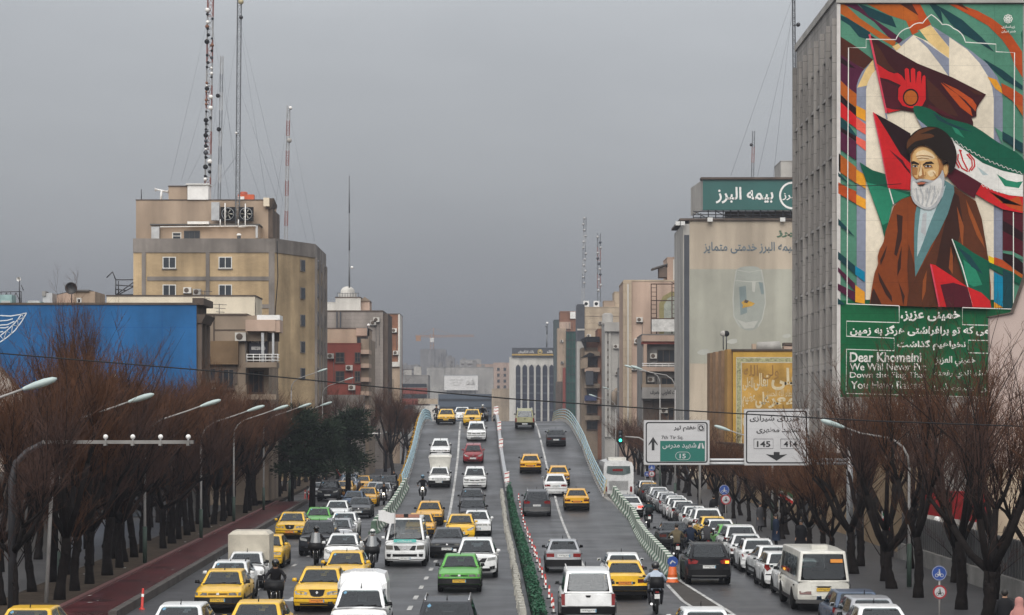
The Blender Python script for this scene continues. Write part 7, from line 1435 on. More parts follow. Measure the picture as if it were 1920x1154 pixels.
for k, (u, v) in enumerate(((1729,1000),(1757,990),(1763,1005),(1837,1020),(1851,1031),(1887,1033),(1902,1046))):
    yq = 109 - 2.2 * k; p = px(u, v, yq); t = thing('garden_lamp', ORD[k] + ' white dome garden lamp along the iron fence, counted from the far end', 'lamp', p, group='dome lamps along the iron fence'); link('shade', lm2, t); link('stem', lm, t)
# ------------------------------------------------------------------ masts, lamps, signs, cable
M_MASTR = mat('mast_red', (.24, .10, .085), .6, var=.2); M_MASTW = mat('mast_white', (.36, .36, .36), .6, var=.2); M_MASTG = mat('mast_grey', (.16, .17, .18), .6, .2, var=.2)
def mast(u0, v0, u1, v1, Y, w, label, cols, sec, r=.045, dishes=(), guys=(), thin=False):
    t = root_at('radio_mast', label, 'mast', pX(u1, Y), Y); a, c = Vector(px(u1, v1, Y)), Vector(px(u0, v0, Y))
    b = MB()
    for i in range(sec):
        p, q = a + (c - a) * i / sec, a + (c - a) * (i + 1) / sec; m_ = cols[i % len(cols)]
        if thin: b.tube([p, q], [w / 2 * (1 - .3 * i / sec), w / 2 * (1 - .3 * (i + 1) / sec)], m_, 6)
        else: lattice(b, p, q, w, max(2, int((q - p).length / (w * 1.5))), m_, r)
    wb(b, 'lattice', t)
    for k, (du, v, s, m_) in enumerate(dishes):
        b = MB(); p = px(u1 + (u0 - u1) * (v1 - v) / (v1 - v0) + du, v, Y - .3); b.lathe([(.001,.05),(s,.05),(s*1.05,-.1),(s*.9,-.3),(.001,-.34)], m_, 10, 'y', p); b.tube([(p[0], p[1]+.05, p[2]), (p[0] - du / F * Y, Y, p[2])], .04, M_DSTEEL, 4); wb(b, 'dish_antenna', t)
    if guys:
        b = MB()
        for (ua, va, ub, vb) in guys: b.tube([px(ua, va, Y), px(ub, vb, Y + 2)], .012, M_MASTG, 3)
        wb(b, 'guy_wires', t)
rd = random.Random(11); D1 = []
for i in range(44):
    v = 20 + i * 7.4 + rd.uniform(-3, 3); side = rd.choice((-4.5, 4.5, -3, 4, -5.5) if v < 160 else (-4.5, -5, -4, 3.5)); D1.append((side, v, rd.uniform(.12, .28), rd.choice((M_BLACK, M_NAVY, M_NAVY, M_WHITE, M_ORB) if rd.random() < .8 else (M_BLACK,))))
mast(395, -12, 389, 376, 268, .62, 'tall red and white lattice mast crowded with dishes behind the yellow brick building', (M_MASTR, M_MASTW), 9, .05, D1, ((393,20,320,340),(393,20,455,376),(392,150,340,340),(392,150,430,376),(391,260,352,340)))
mast(449, -12, 445, 452, 260, .42, 'tall slim grey lattice mast standing in front of the orange tank', (M_MASTG,), 4, .04, ((3,4,.3,M_CREAM),(3.5,33,.22,M_DSTEEL),(-3.5,250,.12,M_WHITE)), ((448,35,500,376),(448,35,400,376),(447,160,520,376),(446,290,400,350),(446,290,415,335),(447,250,490,376),(448,30,530,376)))
mast(416, 105, 411, 376, 275, .3, 'thin pale lattice mast between the two tall ones', (M_MASTG, M_MASTW), 8, .025, ((-6,180,.24,M_BLACK),(-3,243,.26,M_BLACK)), ((416,105,390,330),(416,105,440,330)))
mast(541, 198, 536, 452, 300, .36, 'red and white banded mast right of the yellow brick penthouse', (M_MASTW, M_MASTR), 9, .04, ((4,203,.22,M_WHITE),(3,264,.3,M_LTGREY)), ((541,205,512,420),(541,205,590,452),(540,300,520,452),(540,300,575,452)))
mast(655, 330, 655, 540, 338, .24, 'plain grey mast rising from the pale dome', (M_MASTG,), 3, .04, ((5,502,.2,M_WHITE),), thin=True)
mast(1097, 408, 1093, 566, 560, .6, 'faint white antenna mast far over the right-hand roofs', (M_MASTW, M_MASTG), 6, .05, [(rd.uniform(-3,4), 410 + 11 * k, .3, M_MASTW) for k in range(12)])
mast(1123, 438, 1123, 566, 520, .7, 'dark lattice mast over the air conditioners of the tall beige building', (M_MASTG, M_MASTR), 5, .06, [(rd.uniform(-4,4), 445 + 10 * k, .3, rd.choice((M_NAVY, M_MASTW))) for k in range(11)])
mast(1026, 603, 1025, 652, 575, .35, 'small antenna pole on the arched bank roof', (M_MASTG,), 2, .04, ((0,606,.3,M_WHITE),(-1,612,.3,M_MASTG)), thin=True)
mast(1413, 246, 1411, 334, 300, .3, 'short lattice mast above the green roof sign', (M_MASTG, M_MASTR), 3, .03, ((-4,272,.2,M_DSTEEL),))
mast(1488, -10, 1491, 350, 205, .22, 'very tall thin dark mast beside the concrete office block', (M_DSTEEL,), 5, .03, ((8,47,.18,M_DSTEEL),), ((1488,-10,1370,330),(1488,20,1420,332),(1488,-10,1450,332)))
mast(265, 355, 265, 376, 262, .12, 'little roof aerial at the edge of the yellow brick penthouse', (M_DSTEEL,), 1, .02, thin=True)
# street lamps
M_LHEAD = mat('lamp_head', (.38, .46, .45), .4, var=.1); M_POLE = mat('lamp_pole_paint', (.30, .29, .28), .55, var=.25); M_PGREEN = mat('green_pole_paint', (.03, .055, .04), .6, var=.3)
def lamp(x, y, h, s, label, arm=2.6, rise=1.7, scale=1.0):
    t = thing('street_lamp', label, 'street lamp', (x, y, .2), group='street lamps')
    b = MB(); zc = h - rise
    b.tube([(0,0,0),(0,0,zc-.2)], [.07,.05], M_POLE, 8); b.tube([(0,0,0),(0,0,1.7)], .098, M_PGREEN, 8); b.build('pole', t)
    b = MB(); b.tube([(0,0,zc-.2),(s*.05,0,zc+.25),(s*.25,0,zc+.62),(s*.7,0,zc+.95),(s*arm*.75,0,h-.35),(s*arm,0,h-.12)], [.045,.045,.04,.036,.033,.03], M_POLE, 8); b.build('arm', t)
    b = MB(); dx = Vector((s*.95, 0, .30)).normalized(); ux = Vector((-dx.z*s, 0, abs(dx.x))); rings = []
    for k, (q, w, hh) in enumerate(((0,.05,.05),(.12,.09,.07),(.35,.14,.10),(.65,.14,.11),(.88,.10,.08),(.98,.03,.03))):
        c = Vector((s*arm - s*.02, 0, h - .13)) + dx * q * scale; rings.append([tuple(c + Vector((0,1,0)) * w * math.cos(a) + ux * hh * math.sin(a)) for a in [i * math.pi / 5 for i in range(10)]])
    b.add([p for r_ in rings for p in r_], [(k*10+i, k*10+(i+1)%10, (k+1)*10+(i+1)%10, (k+1)*10+i) for k in range(5) for i in range(10)] + [tuple(range(10)), tuple(range(50,60))], M_LHEAD, True); b.build('lamp_head', t)
for k, (uh, vh, y) in enumerate(((75,718,65),(265,745,86.5),(395,755,107),(480,765,128),(527,764,149),(572,760,170),(612,757,191),(605,694,224),(655,710,262),(690,722,300))):
    h = pZ(vh, y) - .25; xh = pX(uh, y); x = xh - 3.0
    lamp(x, y, h, 1, ORD[k] + ' street lamp from the camera beside the red cycle path', 2.55)
for k, (uh, vh, y) in enumerate(((720,812,330),(742,815,350),(757,820,380),(772,828,420))):
    lamp(pX(uh, y) + .2 - 2.6, y, pZ(vh, y), 1, ORD[k] + ' small street lamp beyond the pines next to the overpass', 2.6)
for k, (uh, vh, y) in enumerate(((1566,795,92),(1357,803,140),(1196,690,182),(1182,688,230),(1112,742,300),(1137,728,330))):
    h = pZ(vh, y) - .22; lamp(pX(uh, y) + 2.9, y, h, -1, ORD[k] + ' street lamp from the camera on the parked cars side', 2.55, 1.5)
# camera gantry
t = thing('camera_gantry', 'grey horizontal arm carrying four round white cameras above the trees', 'gantry', (pX(22, 80), 80, .2)); off = tuple(-c for c in t.location)
b = MB(); b.tube([px(22,1140,80), px(22,900,80), px(30,868,80), px(52,846,80), px(84,830,80)], [.13,.12,.11,.10,.09], M_DSTEEL, 10); b.build('curved_post', t, off)
b = MB(); b.box(pX(80,80), pX(363,80), 79.9, 80.1, pZ(832.5,80), pZ(826,80), M_GREYW); b.build('arm', t, off)
for u in (198, 249, 301, 353):
    b = MB(); p = px(u, 819.5, 80); b.sphere(p, .085, M_WHITE, 12, 8); b.tube([p, px(u, 832, 80)], .03, M_STEEL, 6); b.box(p[0]-.05, p[0]+.05, 79.85, 80.15, pZ(836,80), pZ(827,80), M_GREYW); b.build('camera', t, off)
b = MB(); rl = random.Random(4)
for i in range(46):
    yq = rl.uniform(82, 150); xq = kerbL(yq) - rl.uniform(.3, 4.6); zq = .268 if xq > kerbL(yq) - 2.1 else .345 if xq > kerbL(yq) - 2.32 else .25; aq = rl.uniform(0, 6.28); lq = rl.uniform(.05, .16)
    b.poly([(xq + lq*math.cos(aq + o_)*k_, yq + lq*math.sin(aq + o_)*k_, zq + .01*k_) for o_, k_ in ((0,1),(1.7,.6),(3.1,.9),(4.6,.5))], M_WHITE if i % 3 else M_SOIL)
struct(b.build('litter'), 'stuff')
t = thing('white_post', 'slender leaning white post between the nearest tree and the cycle path', 'post', (pX(86,83.5), 83.5, .2)); off = tuple(-c for c in t.location); b = MB(); b.tube([px(86,1143,83.5), px(99,870,83.5)], [.075,.06], M_POLE, 8); b.build('shaft', t, off)
# red flexible posts on the kerb
b = MB(); b.lathe([(.11,0),(.11,.03),(.05,.06),(.045,.7),(.03,.75),(.001,.75)], mat('red_plastic', (.55,.035,.025), .5, var=.2), 10); b.lathe([(.048,.45),(.048,.55)], M_WHITE, 10); pm2 = b.mesh('flexible_post')
for k, (u, v) in enumerate(((266,1143),(572,935),(579,937),(586,948))):
    y = pG(v); o = link('flexible_post', pm2, None, (pX(u, y), y, 0), (R(k*2-2), R(3-k*2), 0)); tag(o, ('single red flexible post on the asphalt beside the cycle path', 'red flexible post farthest into the cycle path end of three', 'middle red flexible post of three by the silver saloon', 'red flexible post nearest the camera of three by the silver saloon')[k], 'post')
# traffic lights
t = thing('traffic_light', 'traffic light with a lit green lamp on a curved arm beside the road sign', 'traffic light', (13.2, 165, .17)); off = tuple(-c for c in t.location)
b = MB(); b.tube([(13.2,165,.1),(13.2,165,4.6),px(1290,850,165),px(1240,845,165),px(1210,828,165),px(1198,821,165),px(1172,819,165)], [.1,.08,.07,.07,.06,.05,.05], M_POLE, 8); b.build('arm', t, off)
b = MB(); b.box(pX(1159.5,165), pX(1167,165), 164.75, 165.05, pZ(832,165), pZ(807,165), M_BLACK); b.build('signal_head', t, off)
for k, v in enumerate((811.5, 819, 826)):
    b = MB(); b.lathe([(.001,-.03),(.105,-.02),(.11,.03)], mat('lit_green', (.05,.9,.62), .3, var=0, emit=2.2) if k == 2 else M_NAVY, 12, 'y', px(1163.3, v, 164.74)); b.build('lamp', t, off)
t = thing('signal_arm', 'thin white signal arm with dark signal boxes beyond the pine trees', 'traffic light', (pX(648,230), 230, .2)); off = tuple(-c for c in t.location)
b = MB(); b.tube([(pX(648,230),230,.2), px(648,814,230), px(714,813,230)], [.09,.07,.06], M_WHITE, 6); b.build('arm', t, off)
for u in (663, 711): b = MB(); b.box(pX(u-1.6,230), pX(u+1.6,230), 229.8, 230.1, pZ(822,230), pZ(804,230), M_BLACK); b.build('signal_head', t, off)
# road sign gantry
Y = 106.0; t = thing('sign_gantry', 'steel road sign gantry beam over the parked cars lane', 'gantry', (15.3, Y + .3, .17)); off = tuple(-c for c in t.location)
b = MB()
for v in (863, 869.5): b.tube([px(1212,v,Y+.25), (15.3,Y+.25,pZ(v,Y))], .07, M_STEEL, 8)
b.build('beam', t, off); b = MB(); b.tube([(15.3,Y+.3,.1),(15.3,Y+.3,pZ(800,Y))], [.17,.13], M_STEEL, 10); b.build('post', t, off)
M_SIGNW = mat('sign_white', (.47, .47, .48), .5, var=.08, scale=1); M_SIGNK = mat('sign_black', (.012, .012, .014), .5, var=.1); M_SIGNG = mat('sign_green', (.004, .12, .095), .5, var=.12, scale=1); M_SIGNE = mat('sign_edge', (.40,.40,.40), .5, .2, var=.1)
def rr(u0, v0, u1, v1, r_, n=4):
    o = []
    for cu, cv, a0 in ((u1-r_, v0+r_, -90), (u1-r_, v1-r_, 0), (u0+r_, v1-r_, 90), (u0+r_, v0+r_, 180)):
        o += [(cu + r_*math.cos(R(a0+90*i/n)), cv + r_*math.sin(R(a0+90*i/n))) for i in range(n+1)]
    return o
def sign(u0, v0, u1, v1, label):
    s = thing('road_sign', label, 'road sign', (pX((u0+u1)/2, Y), Y, pZ(v1, Y))); o_ = tuple(-c for c in s.location)
    b = MB(); b.prism([px(u, v, Y) for u, v in rr(u0, v0, u1, v1, 2)], (0, .08, 0), M_SIGNE); b.build('board', s, o_)
    b = MB(); q = lambda pts, d, m_: b.poly([px(u, v, Y - d) for u, v in pts], m_)
    q(rr(u0+1.5, v0+1.5, u1-1.5, v1-1.5, 3), .004, M_SIGNW); q(rr(u0+3.5, v0+3.5, u1-3.5, v1-3.5, 5), .008, M_SIGNK); q(rr(u0+6, v0+6, u1-6, v1-6, 3.5), .012, M_SIGNW)
    for k in range(1, 6): q([(u0+6.5, v0+6+(v1-v0-12)*k/6), (u1-6.5, v0+6+(v1-v0-12)*k/6), (u1-6.5, v0+6.3+(v1-v0-12)*k/6), (u0+6.5, v0+6.3+(v1-v0-12)*k/6)], .014, M_SIGNE)
    return s, b, q, o_
s, b, q, o_ = sign(1207, 788, 1330.5, 872, 'white road sign with an upward arrow and green 15 panel')
S3 = lambda zx, zy: (1180 + zx / 5.053, 740 + zy / 5.053)
q([S3(*p) for p in ((182,470),(225,402),(268,470),(268,485),(238,452),(238,530),(212,530),(212,452),(182,485))], .018, M_SIGNK)
q([S3(*p) for p in ((292,440),(716,440),(716,634),(292,634))], .018, M_SIGNG)
text_px(b, fa('هفتم تیر'), Y, *S3(420,296), *S3(632,352), .02, M_SIGNK, .03); text_px(b, '7th Tir Sq.', Y, *S3(304,390), *S3(512,434), .02, M_SIGNK, .012); text_px(b, fa('شهید مدرس'), Y, *S3(314,458), *S3(634,518), .022, M_SIGNW, .012); text_px(b, '15', Y, *S3(476,562), *S3(534,606), .022, M_SIGNW, .02)
b.ribbon([px(*S3(*p), Y - .022) for p in ell(475,582,37,37,8,90,270) + ell(540,582,37,37,8,-90,90) + [(475,619)]], .018, M_SIGNW)
b.ribbon([px(*S3(*p), Y - .02) for p in ((650,286),(710,286),(710,346),(650,346),(650,286))], .02, M_SIGNK); b.ribbon([px(*S3(*p), Y - .02) for p in ell(680,318,20,20,10,60,330)], .05, M_SIGNK); q([S3(*p) for p in ((690,300),(705,318),(702,340),(692,340),(694,322),(684,315))], .02, M_SIGNK)
q([S3(*p) for p in ((645,512),(666,460),(675,460),(670,512))], .022, M_SIGNW); q([S3(*p) for p in ((712,512),(694,460),(684,460),(690,512))], .022, M_SIGNW)
b.build('face', s, o_)
s, b, q, o_ = sign(1395, 767, 1517, 873, 'white road sign with 145 and 414 boxes and a downward arrow')
text_px(b, fa('میرزای شیرازی'), Y, *S3(1140,200), *S3(1612,262), .02, M_SIGNK, .02); text_px(b, fa('شهید مطهری'), Y, *S3(1204,312), *S3(1612,372), .02, M_SIGNK, .02)
for tx, a, c in (('145', 1180, 1362), ('414', 1434, 1616)):
    b.ribbon([px(*S3(*p), Y - .02) for p in ((a,422),(c,422),(c,514),(a,514),(a,422))], .022, M_SIGNK); text_px(b, tx, Y, *S3(a+28,442), *S3(c-26,498), .02, M_SIGNK, .025)
q([S3(*p) for p in ((1292,566),(1368,574),(1368,545),(1424,545),(1424,574),(1496,566),(1395,628))], .02, M_SIGNK); b.build('face', s, o_)
# round signs
M_SBLUE = mat('sign_blue', (.012, .055, .26), .5, var=.12); M_SRED = mat('sign_red', (.30, .012, .02), .5, var=.12)
def roundsign(u, v, rpx, y, kind, parent, off, tilt=0):
    b = MB(); c = px(u, v, y); r_ = rpx / F * y
    b.lathe([(.001,.02),(r_,.02),(r_,-.01),(.001,-.01)], {'b': M_SBLUE, 'r': M_SRED}[kind], 24, 'y', c, False)
    if kind == 'b': b.ribbon([(c[0] + r_*.93*math.cos(R(a)), c[1]-.014, c[2] + r_*.93*math.sin(R(a))) for a in range(0, 361, 15)], r_*.05, M_SIGNW)
    if kind == 'r': b.lathe([(.001,-.014),(r_*.76,-.014),(r_*.76,-.012)], M_SIGNW, 24, 'y', c, False)
    m_ = M_SIGNW if kind == 'b' else M_SIGNK; k = r_ / .30; e_ = lambda dx, dz, q: b.ribbon([(c[0]+dx*k+q*k*math.cos(R(a)), c[1]-.018, c[2]+dz*k+q*k*math.sin(R(a))) for a in range(0, 361, 30)], .022*k, m_)
    e_(-.10, -.09, .062); e_(.10, -.09, .062); P4 = lambda pts: b.poly([(c[0]+x*k, c[1]-.019, c[2]+z*k) for x, z in pts], m_)
    P4([(-.06,-.10),(.06,-.10),(.08,-.04),(-.02,-.02),(-.09,-.05)]); P4([(-.02,-.03),(.05,-.03),(.03,.09),(-.01,.09)]); P4([(-.02,.10),(.03,.10),(.03,.15),(-.02,.15)]); P4([(0,.05),(-.09,0),(-.08,.02),(0,.08)])
    b.build('blue_disc' if kind == 'b' else 'red_ring_disc', parent, off)
def signpost(u, y, discs, label, vtop):
    t = thing('sign_post', label, 'road sign', (pX(u, y), y, .17)); off = tuple(-c for c in t.location)
    b = MB(); b.tube([(pX(u,y),y+.05,.1), (pX(u,y),y+.05,pZ(vtop,y))], .035, M_POLE, 8); b.build('post', t, off)
    for (uu, v, r_, kind) in discs: roundsign(uu, v, r_, y, kind, t, off)
signpost(1762, 78, ((1761,1075,14,'b'),(1762,1110.5,13,'r')), 'near sign post with a blue cycle disc above a red-ringed motorcycle disc', 1062)
signpost(1361, 147, ((1358,919,9.5,'b'),(1361,937,9.5,'r')), 'sign post with a turned blue disc above a red-ringed disc behind the parked cars', 910)
signpost(1222, 192, ((1222,877,6.5,'b'),(1222,889,6,'r')), 'far sign post with small blue and red-ringed discs under the upward arrow sign', 870)
signpost(1210, 215, ((1213,889,5,'b'),), 'far sign post with one small blue disc near the coach', 880)
# arrow board and orange water barrel at the end of the concrete blocks
t = thing('keep_left_beacon', 'orange plastic beacon topped by a blue arrow disc at the end of the block row', 'traffic beacon', (pX(1261, 97.5), 97.5, .01)); off = (0, 0, 0)
b = MB(); b.lathe([(.27,0),(.27,.05),(.22,.07),(.20,.30),(.21,.33),(.18,.36),(.16,.62),(.1,.66),(.001,.66)], mat('orange_barrel', (.62,.12,.02), .5, var=.2), 14); b.lathe([(.216,.14),(.212,.2)], M_WHITE, 14); b.build('barrel', t)
b = MB(); b.lathe([(.001,.02),(.22,.02),(.22,-.02),(.001,-.02)], M_SBLUE, 20, 'y', (0,-.1,.86), False); b.poly([(-.13,-.125,.8),(-.02,-.125,.92),(.12,-.125,.83),(.1,-.125,.78),(0,-.125,.86),(-.09,-.125,.75)], M_SIGNW); b.build('arrow_disc', t)
# overhead cable, flags
t = thing('overhead_cable', 'thin black cable sagging across the street', 'cable', (-18, 75, 9)); off = tuple(-c for c in t.location)
b = MB(); b.tube([px(u, v, 75) for u, v in ((-200,640),(0,663),(240,683),(480,703),(720,727),(955,748),(1180,764),(1400,777),(1640,790),(1920,800),(2100,800))], .022, M_BLACK, 5); b.build('wire', t, off)
def flag(u, v, y, k, label, cols, tilt, pole=True):
    t = thing('flag', label, 'flag', px(u, v, y)); b = MB(); n = 10
    for i, m_ in enumerate(cols):
        vs = []
        for j in range(n + 1):
            for e_ in (0, 1): q = j / n; vs.append((k * q * math.cos(tilt), .07 * math.sin(q * 7 + i), k * q * math.sin(tilt) - (i + e_) * k * .2 + .03 * math.sin(q * 5)))
        b.add(vs, [(j*2, j*2+2, j*2+3, j*2+1) for j in range(n)], m_, True)
    b.build('cloth', t); b = MB(); b.tube([(0,0,.05),(-.02,.02,-2.4)], .02, M_POLE, 5); b.build('pole', t)
FG, FW, FR = mat('flag_cloth_green', (.02,.17,.08), .8, var=.2), mat('flag_cloth_white', (.6,.6,.58), .8, var=.15), mat('flag_cloth_red', (.45,.03,.03), .8, var=.2)
flag(1461, 913, 128, .85, 'green white and red flag hanging in front of the low beige wall', (FG, FW, FR), -.5)
flag(1654, 961, 100, .55, 'small drooping tricolour flag among the street trees', (FG, FW, FR), -.9)
flag(628, 866, 206, .9, 'tricolour flag on the far pavement near the silver saloon', (FG, FW, FR), -1.0)
# ------------------------------------------------------------------ trees
M_BARK = mat('wet_bark', (.0135, .0105, .0095), .85, var=.5, scale=3, fine=.3, bump=.6); M_TWIG = mat('brown_twigs', (.088, .040, .021), .85, var=.45, scale=.6)
M_TWIG2 = mat('grey_twigs', (.060, .034, .027), .85, var=.4, scale=.6); M_PINEL = mat('pine_needles', (.018, .030, .017), .75, var=.6, scale=1.4)
def bare_tree(seed, h0=2.6, spread=1.0, shoot=3.2, nl=4, twm=None, dens=1.0, low=16):
    rd = random.Random(seed); tr, li, cr = MB(), MB(), MB(); twm = twm or M_TWIG
    def vec(t, p): return Vector((math.sin(t) * math.cos(p), math.sin(t) * math.sin(p), math.cos(t)))
    lean = vec(R(rd.uniform(2, 9)), rd.uniform(0, 6.28)); r0 = rd.uniform(.15, .21); top = lean * h0
    pts = [Vector((0,0,-.1)), lean * h0 * .3 + Vector((rd.gauss(0,.03), rd.gauss(0,.03), 0)), lean * h0 * .7 + Vector((rd.gauss(0,.05), rd.gauss(0,.05), 0)), top]
    pp = []; rr_ = []
    for i in range(9):
        s_ = i / 8; a_ = lean * h0 * s_; wv = .05 * math.sin(s_ * 5 + seed); pp.append(a_ + Vector((wv, .05 * math.cos(s_ * 4 + seed), -.1 if i == 0 else 0))); rr_.append(r0 * (1.4 - 1.1 * s_ if s_ < .25 else 1.12 - .18 * s_ + .1 * math.sin(i * 2.3 + seed)))
    pp[-1] = top; tr.tube(pp, rr_, M_BARK, 10)
    for i in range(4):
        a_ = rd.uniform(0, 6.28); hh = rd.uniform(.35, .9); tr.sphere(pp[int(hh * 8)] + Vector((math.cos(a_), math.sin(a_), 0)) * r0 * .85, r0 * .42, M_BARK, 7, 5, (1, 1, 1.5))
    knobs = []
    for i in range(nl):
        p = 6.28 * (i + rd.uniform(-.3, .3)) / nl; t = R(rd.uniform(26, 56)) * spread; l = rd.uniform(1.2, 2.2) * (1.25 if dens < 1 else 1); d = vec(t, p)
        m = top + d * l * .5; e_ = top + d * l + Vector((0, 0, l * .22)); li.tube([top - d*.1, m, e_], [r0*.78, r0*.62, r0*.52], M_BARK, 7); knobs.append((e_, d, .5))
        for k in range(2):
            d2 = (vec(t + R(rd.uniform(-15, 22)), p + rd.uniform(-.9, .9)) + Vector((0,0,.35))).normalized(); l2 = rd.uniform(.7, 1.4); e2 = e_ + d2 * l2
            li.tube([e_ - d2*.05, e_ + d2*l2*.5 + Vector((rd.gauss(0,.05), rd.gauss(0,.05), 0)), e2], [r0*.48, r0*.38, r0*.30], M_BARK, 6); knobs.append((e2, d2, 1))
    for i in range(low):
        e_ = top * rd.uniform(.75, 1.0); p = rd.uniform(0, 6.28); knobs.append((e_ + Vector((math.cos(p), math.sin(p), 0)) * r0, vec(R(60), p), -.16))
    for e_, d, w in knobs:
        if w > 0: li.sphere(e_, r0 * .36, M_BARK, 7, 5)
        for k in range(max(1, int(dens * (17 * w + 4)))):
            a = (d * (rd.uniform(.1, .75) if w > 0 else rd.uniform(.8, 1.9)) + Vector((rd.gauss(0,.42), rd.gauss(0,.42), 1.0))).normalized(); l = shoot * (.32 + .85 * rd.random() ** 1.6); bend = Vector((rd.gauss(0,.2), rd.gauss(0,.2), .12)) * l
            q = [e_, e_ + a * l * .35, e_ + a * l * .7 + bend * .45, e_ + a * l + bend]
            cr.tube(q, [.024, .017, .010, .004], M_BARK if rd.random() < .55 else twm, 4, False, False)
            for j in range(6):
                s = rd.uniform(.15, .9); i0 = min(2, int(s * 3)); f_ = s * 3 - i0; o = q[i0].lerp(q[i0+1], f_); a2 = (a + Vector((rd.gauss(0,.5), rd.gauss(0,.5), rd.uniform(-.1, .5)))).normalized(); l2 = rd.uniform(.5, 1.5) * (1.15 - .5 * s)
                q2 = [o, o + a2*l2*.5 + Vector((rd.gauss(0,.06), rd.gauss(0,.06), 0)), o + a2*l2 + Vector((rd.gauss(0,.1), rd.gauss(0,.1), .12*l2))]; cr.tube(q2, [.009, .007, .003], twm, 3, False, False)
                for g in range(3):
                    s3 = rd.uniform(.2, .9); o3 = q2[0].lerp(q2[2], s3); a3 = (a2 + Vector((rd.gauss(0,.6), rd.gauss(0,.6), rd.uniform(-.1,.5)))).normalized(); cr.tube([o3, o3 + a3 * rd.uniform(.25, .65)], [.007, .003], twm, 3, False, False)
    return tr.mesh('trunk'), li.mesh('limbs'), cr.mesh('crown')
PROTO = [bare_tree(s, h0=h, shoot=sh, nl=n, spread=sp, twm=tw, dens=.66, low=7) for s, h, sh, n, sp, tw in ((1,2.5,3.4,4,1,None),(2,3.1,3.0,5,.85,None),(3,2.4,3.6,4,1.1,None),(4,2.9,2.8,3,1.0,M_TWIG2),(5,2.6,3.9,5,.75,None),(8,2.2,3.4,4,1.35,M_TWIG2))]
PROTO2 = [bare_tree(s, h0=h, shoot=sh, nl=n, spread=sp, twm=tw, dens=.42, low=2) for s, h, sh, n, sp, tw in ((31,1.9,3.9,4,.9,None),(32,2.3,4.2,3,.8,None),(33,1.6,3.8,4,1.05,M_TWIG2),(34,2.1,4.0,5,.85,None))]
def tree(k, x, y, z, s, rot, label, group, protos=None):
    t = thing('bare_tree', label, 'tree', (x, y, z), (0, 0, rot), group); t.scale = s if hasattr(s, '__len__') else (s, s, s); pr = protos or PROTO; tr, li, cr = pr[k % len(pr)]
    a = link('trunk', tr, t); link('limbs', li, t); link('crown', cr, t); return t
rd = random.Random(21); y = 80.0; k = 0
FIXED = {0: (1.15, -.2)}
while y < 330:
    x = kerbL(y) - 3.3 + rd.uniform(-.55, .45); s = rd.uniform(.80, .97)
    tree(rd.randrange(6), x, y, .22, s, rd.uniform(0, 6.28), ORD[min(k, 39)] + ' bare pollarded tree from the camera along the red cycle path strip', 'bare trees beside the cycle path'); k += 1
    y += rd.uniform(3.6, 5.2) if y < 190 else rd.uniform(7, 9)
y = 82.5
k = 0
while y < 190:
    tree(rd.randrange(6), kerbL(y) - 4.7 + rd.uniform(-.4, .4), y, .22, rd.uniform(.74, .9), rd.uniform(0, 6.28), ORD[min(k, 39)] + ' bare tree from the camera in the inner line of the cycle path strip', 'inner line of bare trees by the cycle path'); k += 1; y += rd.uniform(4.6, 6.4)
k = 0
for y in (84, 92, 101, 110, 119, 127, 135, 143, 150, 172, 181):
    x = kerbL(y) - 7.6 + rd.uniform(-1.2, .8); tree(rd.randrange(6), x, y, .2, rd.uniform(.78, .95), rd.uniform(0, 6.28), ORD[k] + ' bare tree from the camera in the back row nearest the blue wall', 'bare trees by the blue wall'); k += 1
tree(4, pX(132, 132), 132, .2, (.8, .8, 1.28), 1.0, 'tall thin bare tree rising highest in front of the blue wall', 'bare trees by the blue wall')
k = 0
for y in (258, 270, 284, 296, 310, 325, 340, 352, 365, 380, 395, 410):
    x = -11.5 - rd.uniform(0, 11) - .004 * y; tree(rd.randrange(6), x, y, .1, rd.uniform(.95, 1.15), rd.uniform(0, 6.28), ORD[k] + ' bare tree from the camera in the far clump beyond the queue of cars', 'bare trees beyond the far queue'); k += 1
y = 77.0; k = 0
while y < 330:
    x = 14.9 + .004 * (y - 80) + rd.uniform(-.5, .7); s = rd.uniform(.86, .98) if y < 109 else rd.uniform(.5, .58) if y < 200 else rd.uniform(.62, .8)
    if y < 82: x, s = 15.6, 1.02
    if y > 109: s = (s * 1.25, s * 1.25, s)
    tree(rd.randrange(6), x, y, .16, s, rd.uniform(0, 6.28), ORD[min(k, 39)] + ' bare tree from the camera on the pavement beside the parked cars', 'bare trees beside the parked cars', PROTO2); k += 1
    y += rd.uniform(3.9, 5.6) if y < 185 else rd.uniform(7, 10)
k = 0
for y, x in ((72, 17.2), (79, 18.0), (86, 17.6), (95, 18.0), (104, 17.6), (113, 18.2)):
    tree(5 - k, x, y, .16, .88, k * 1.3, ORD[k] + ' bare tree from the camera along the iron fence', 'bare trees along the iron fence', PROTO2); k += 1
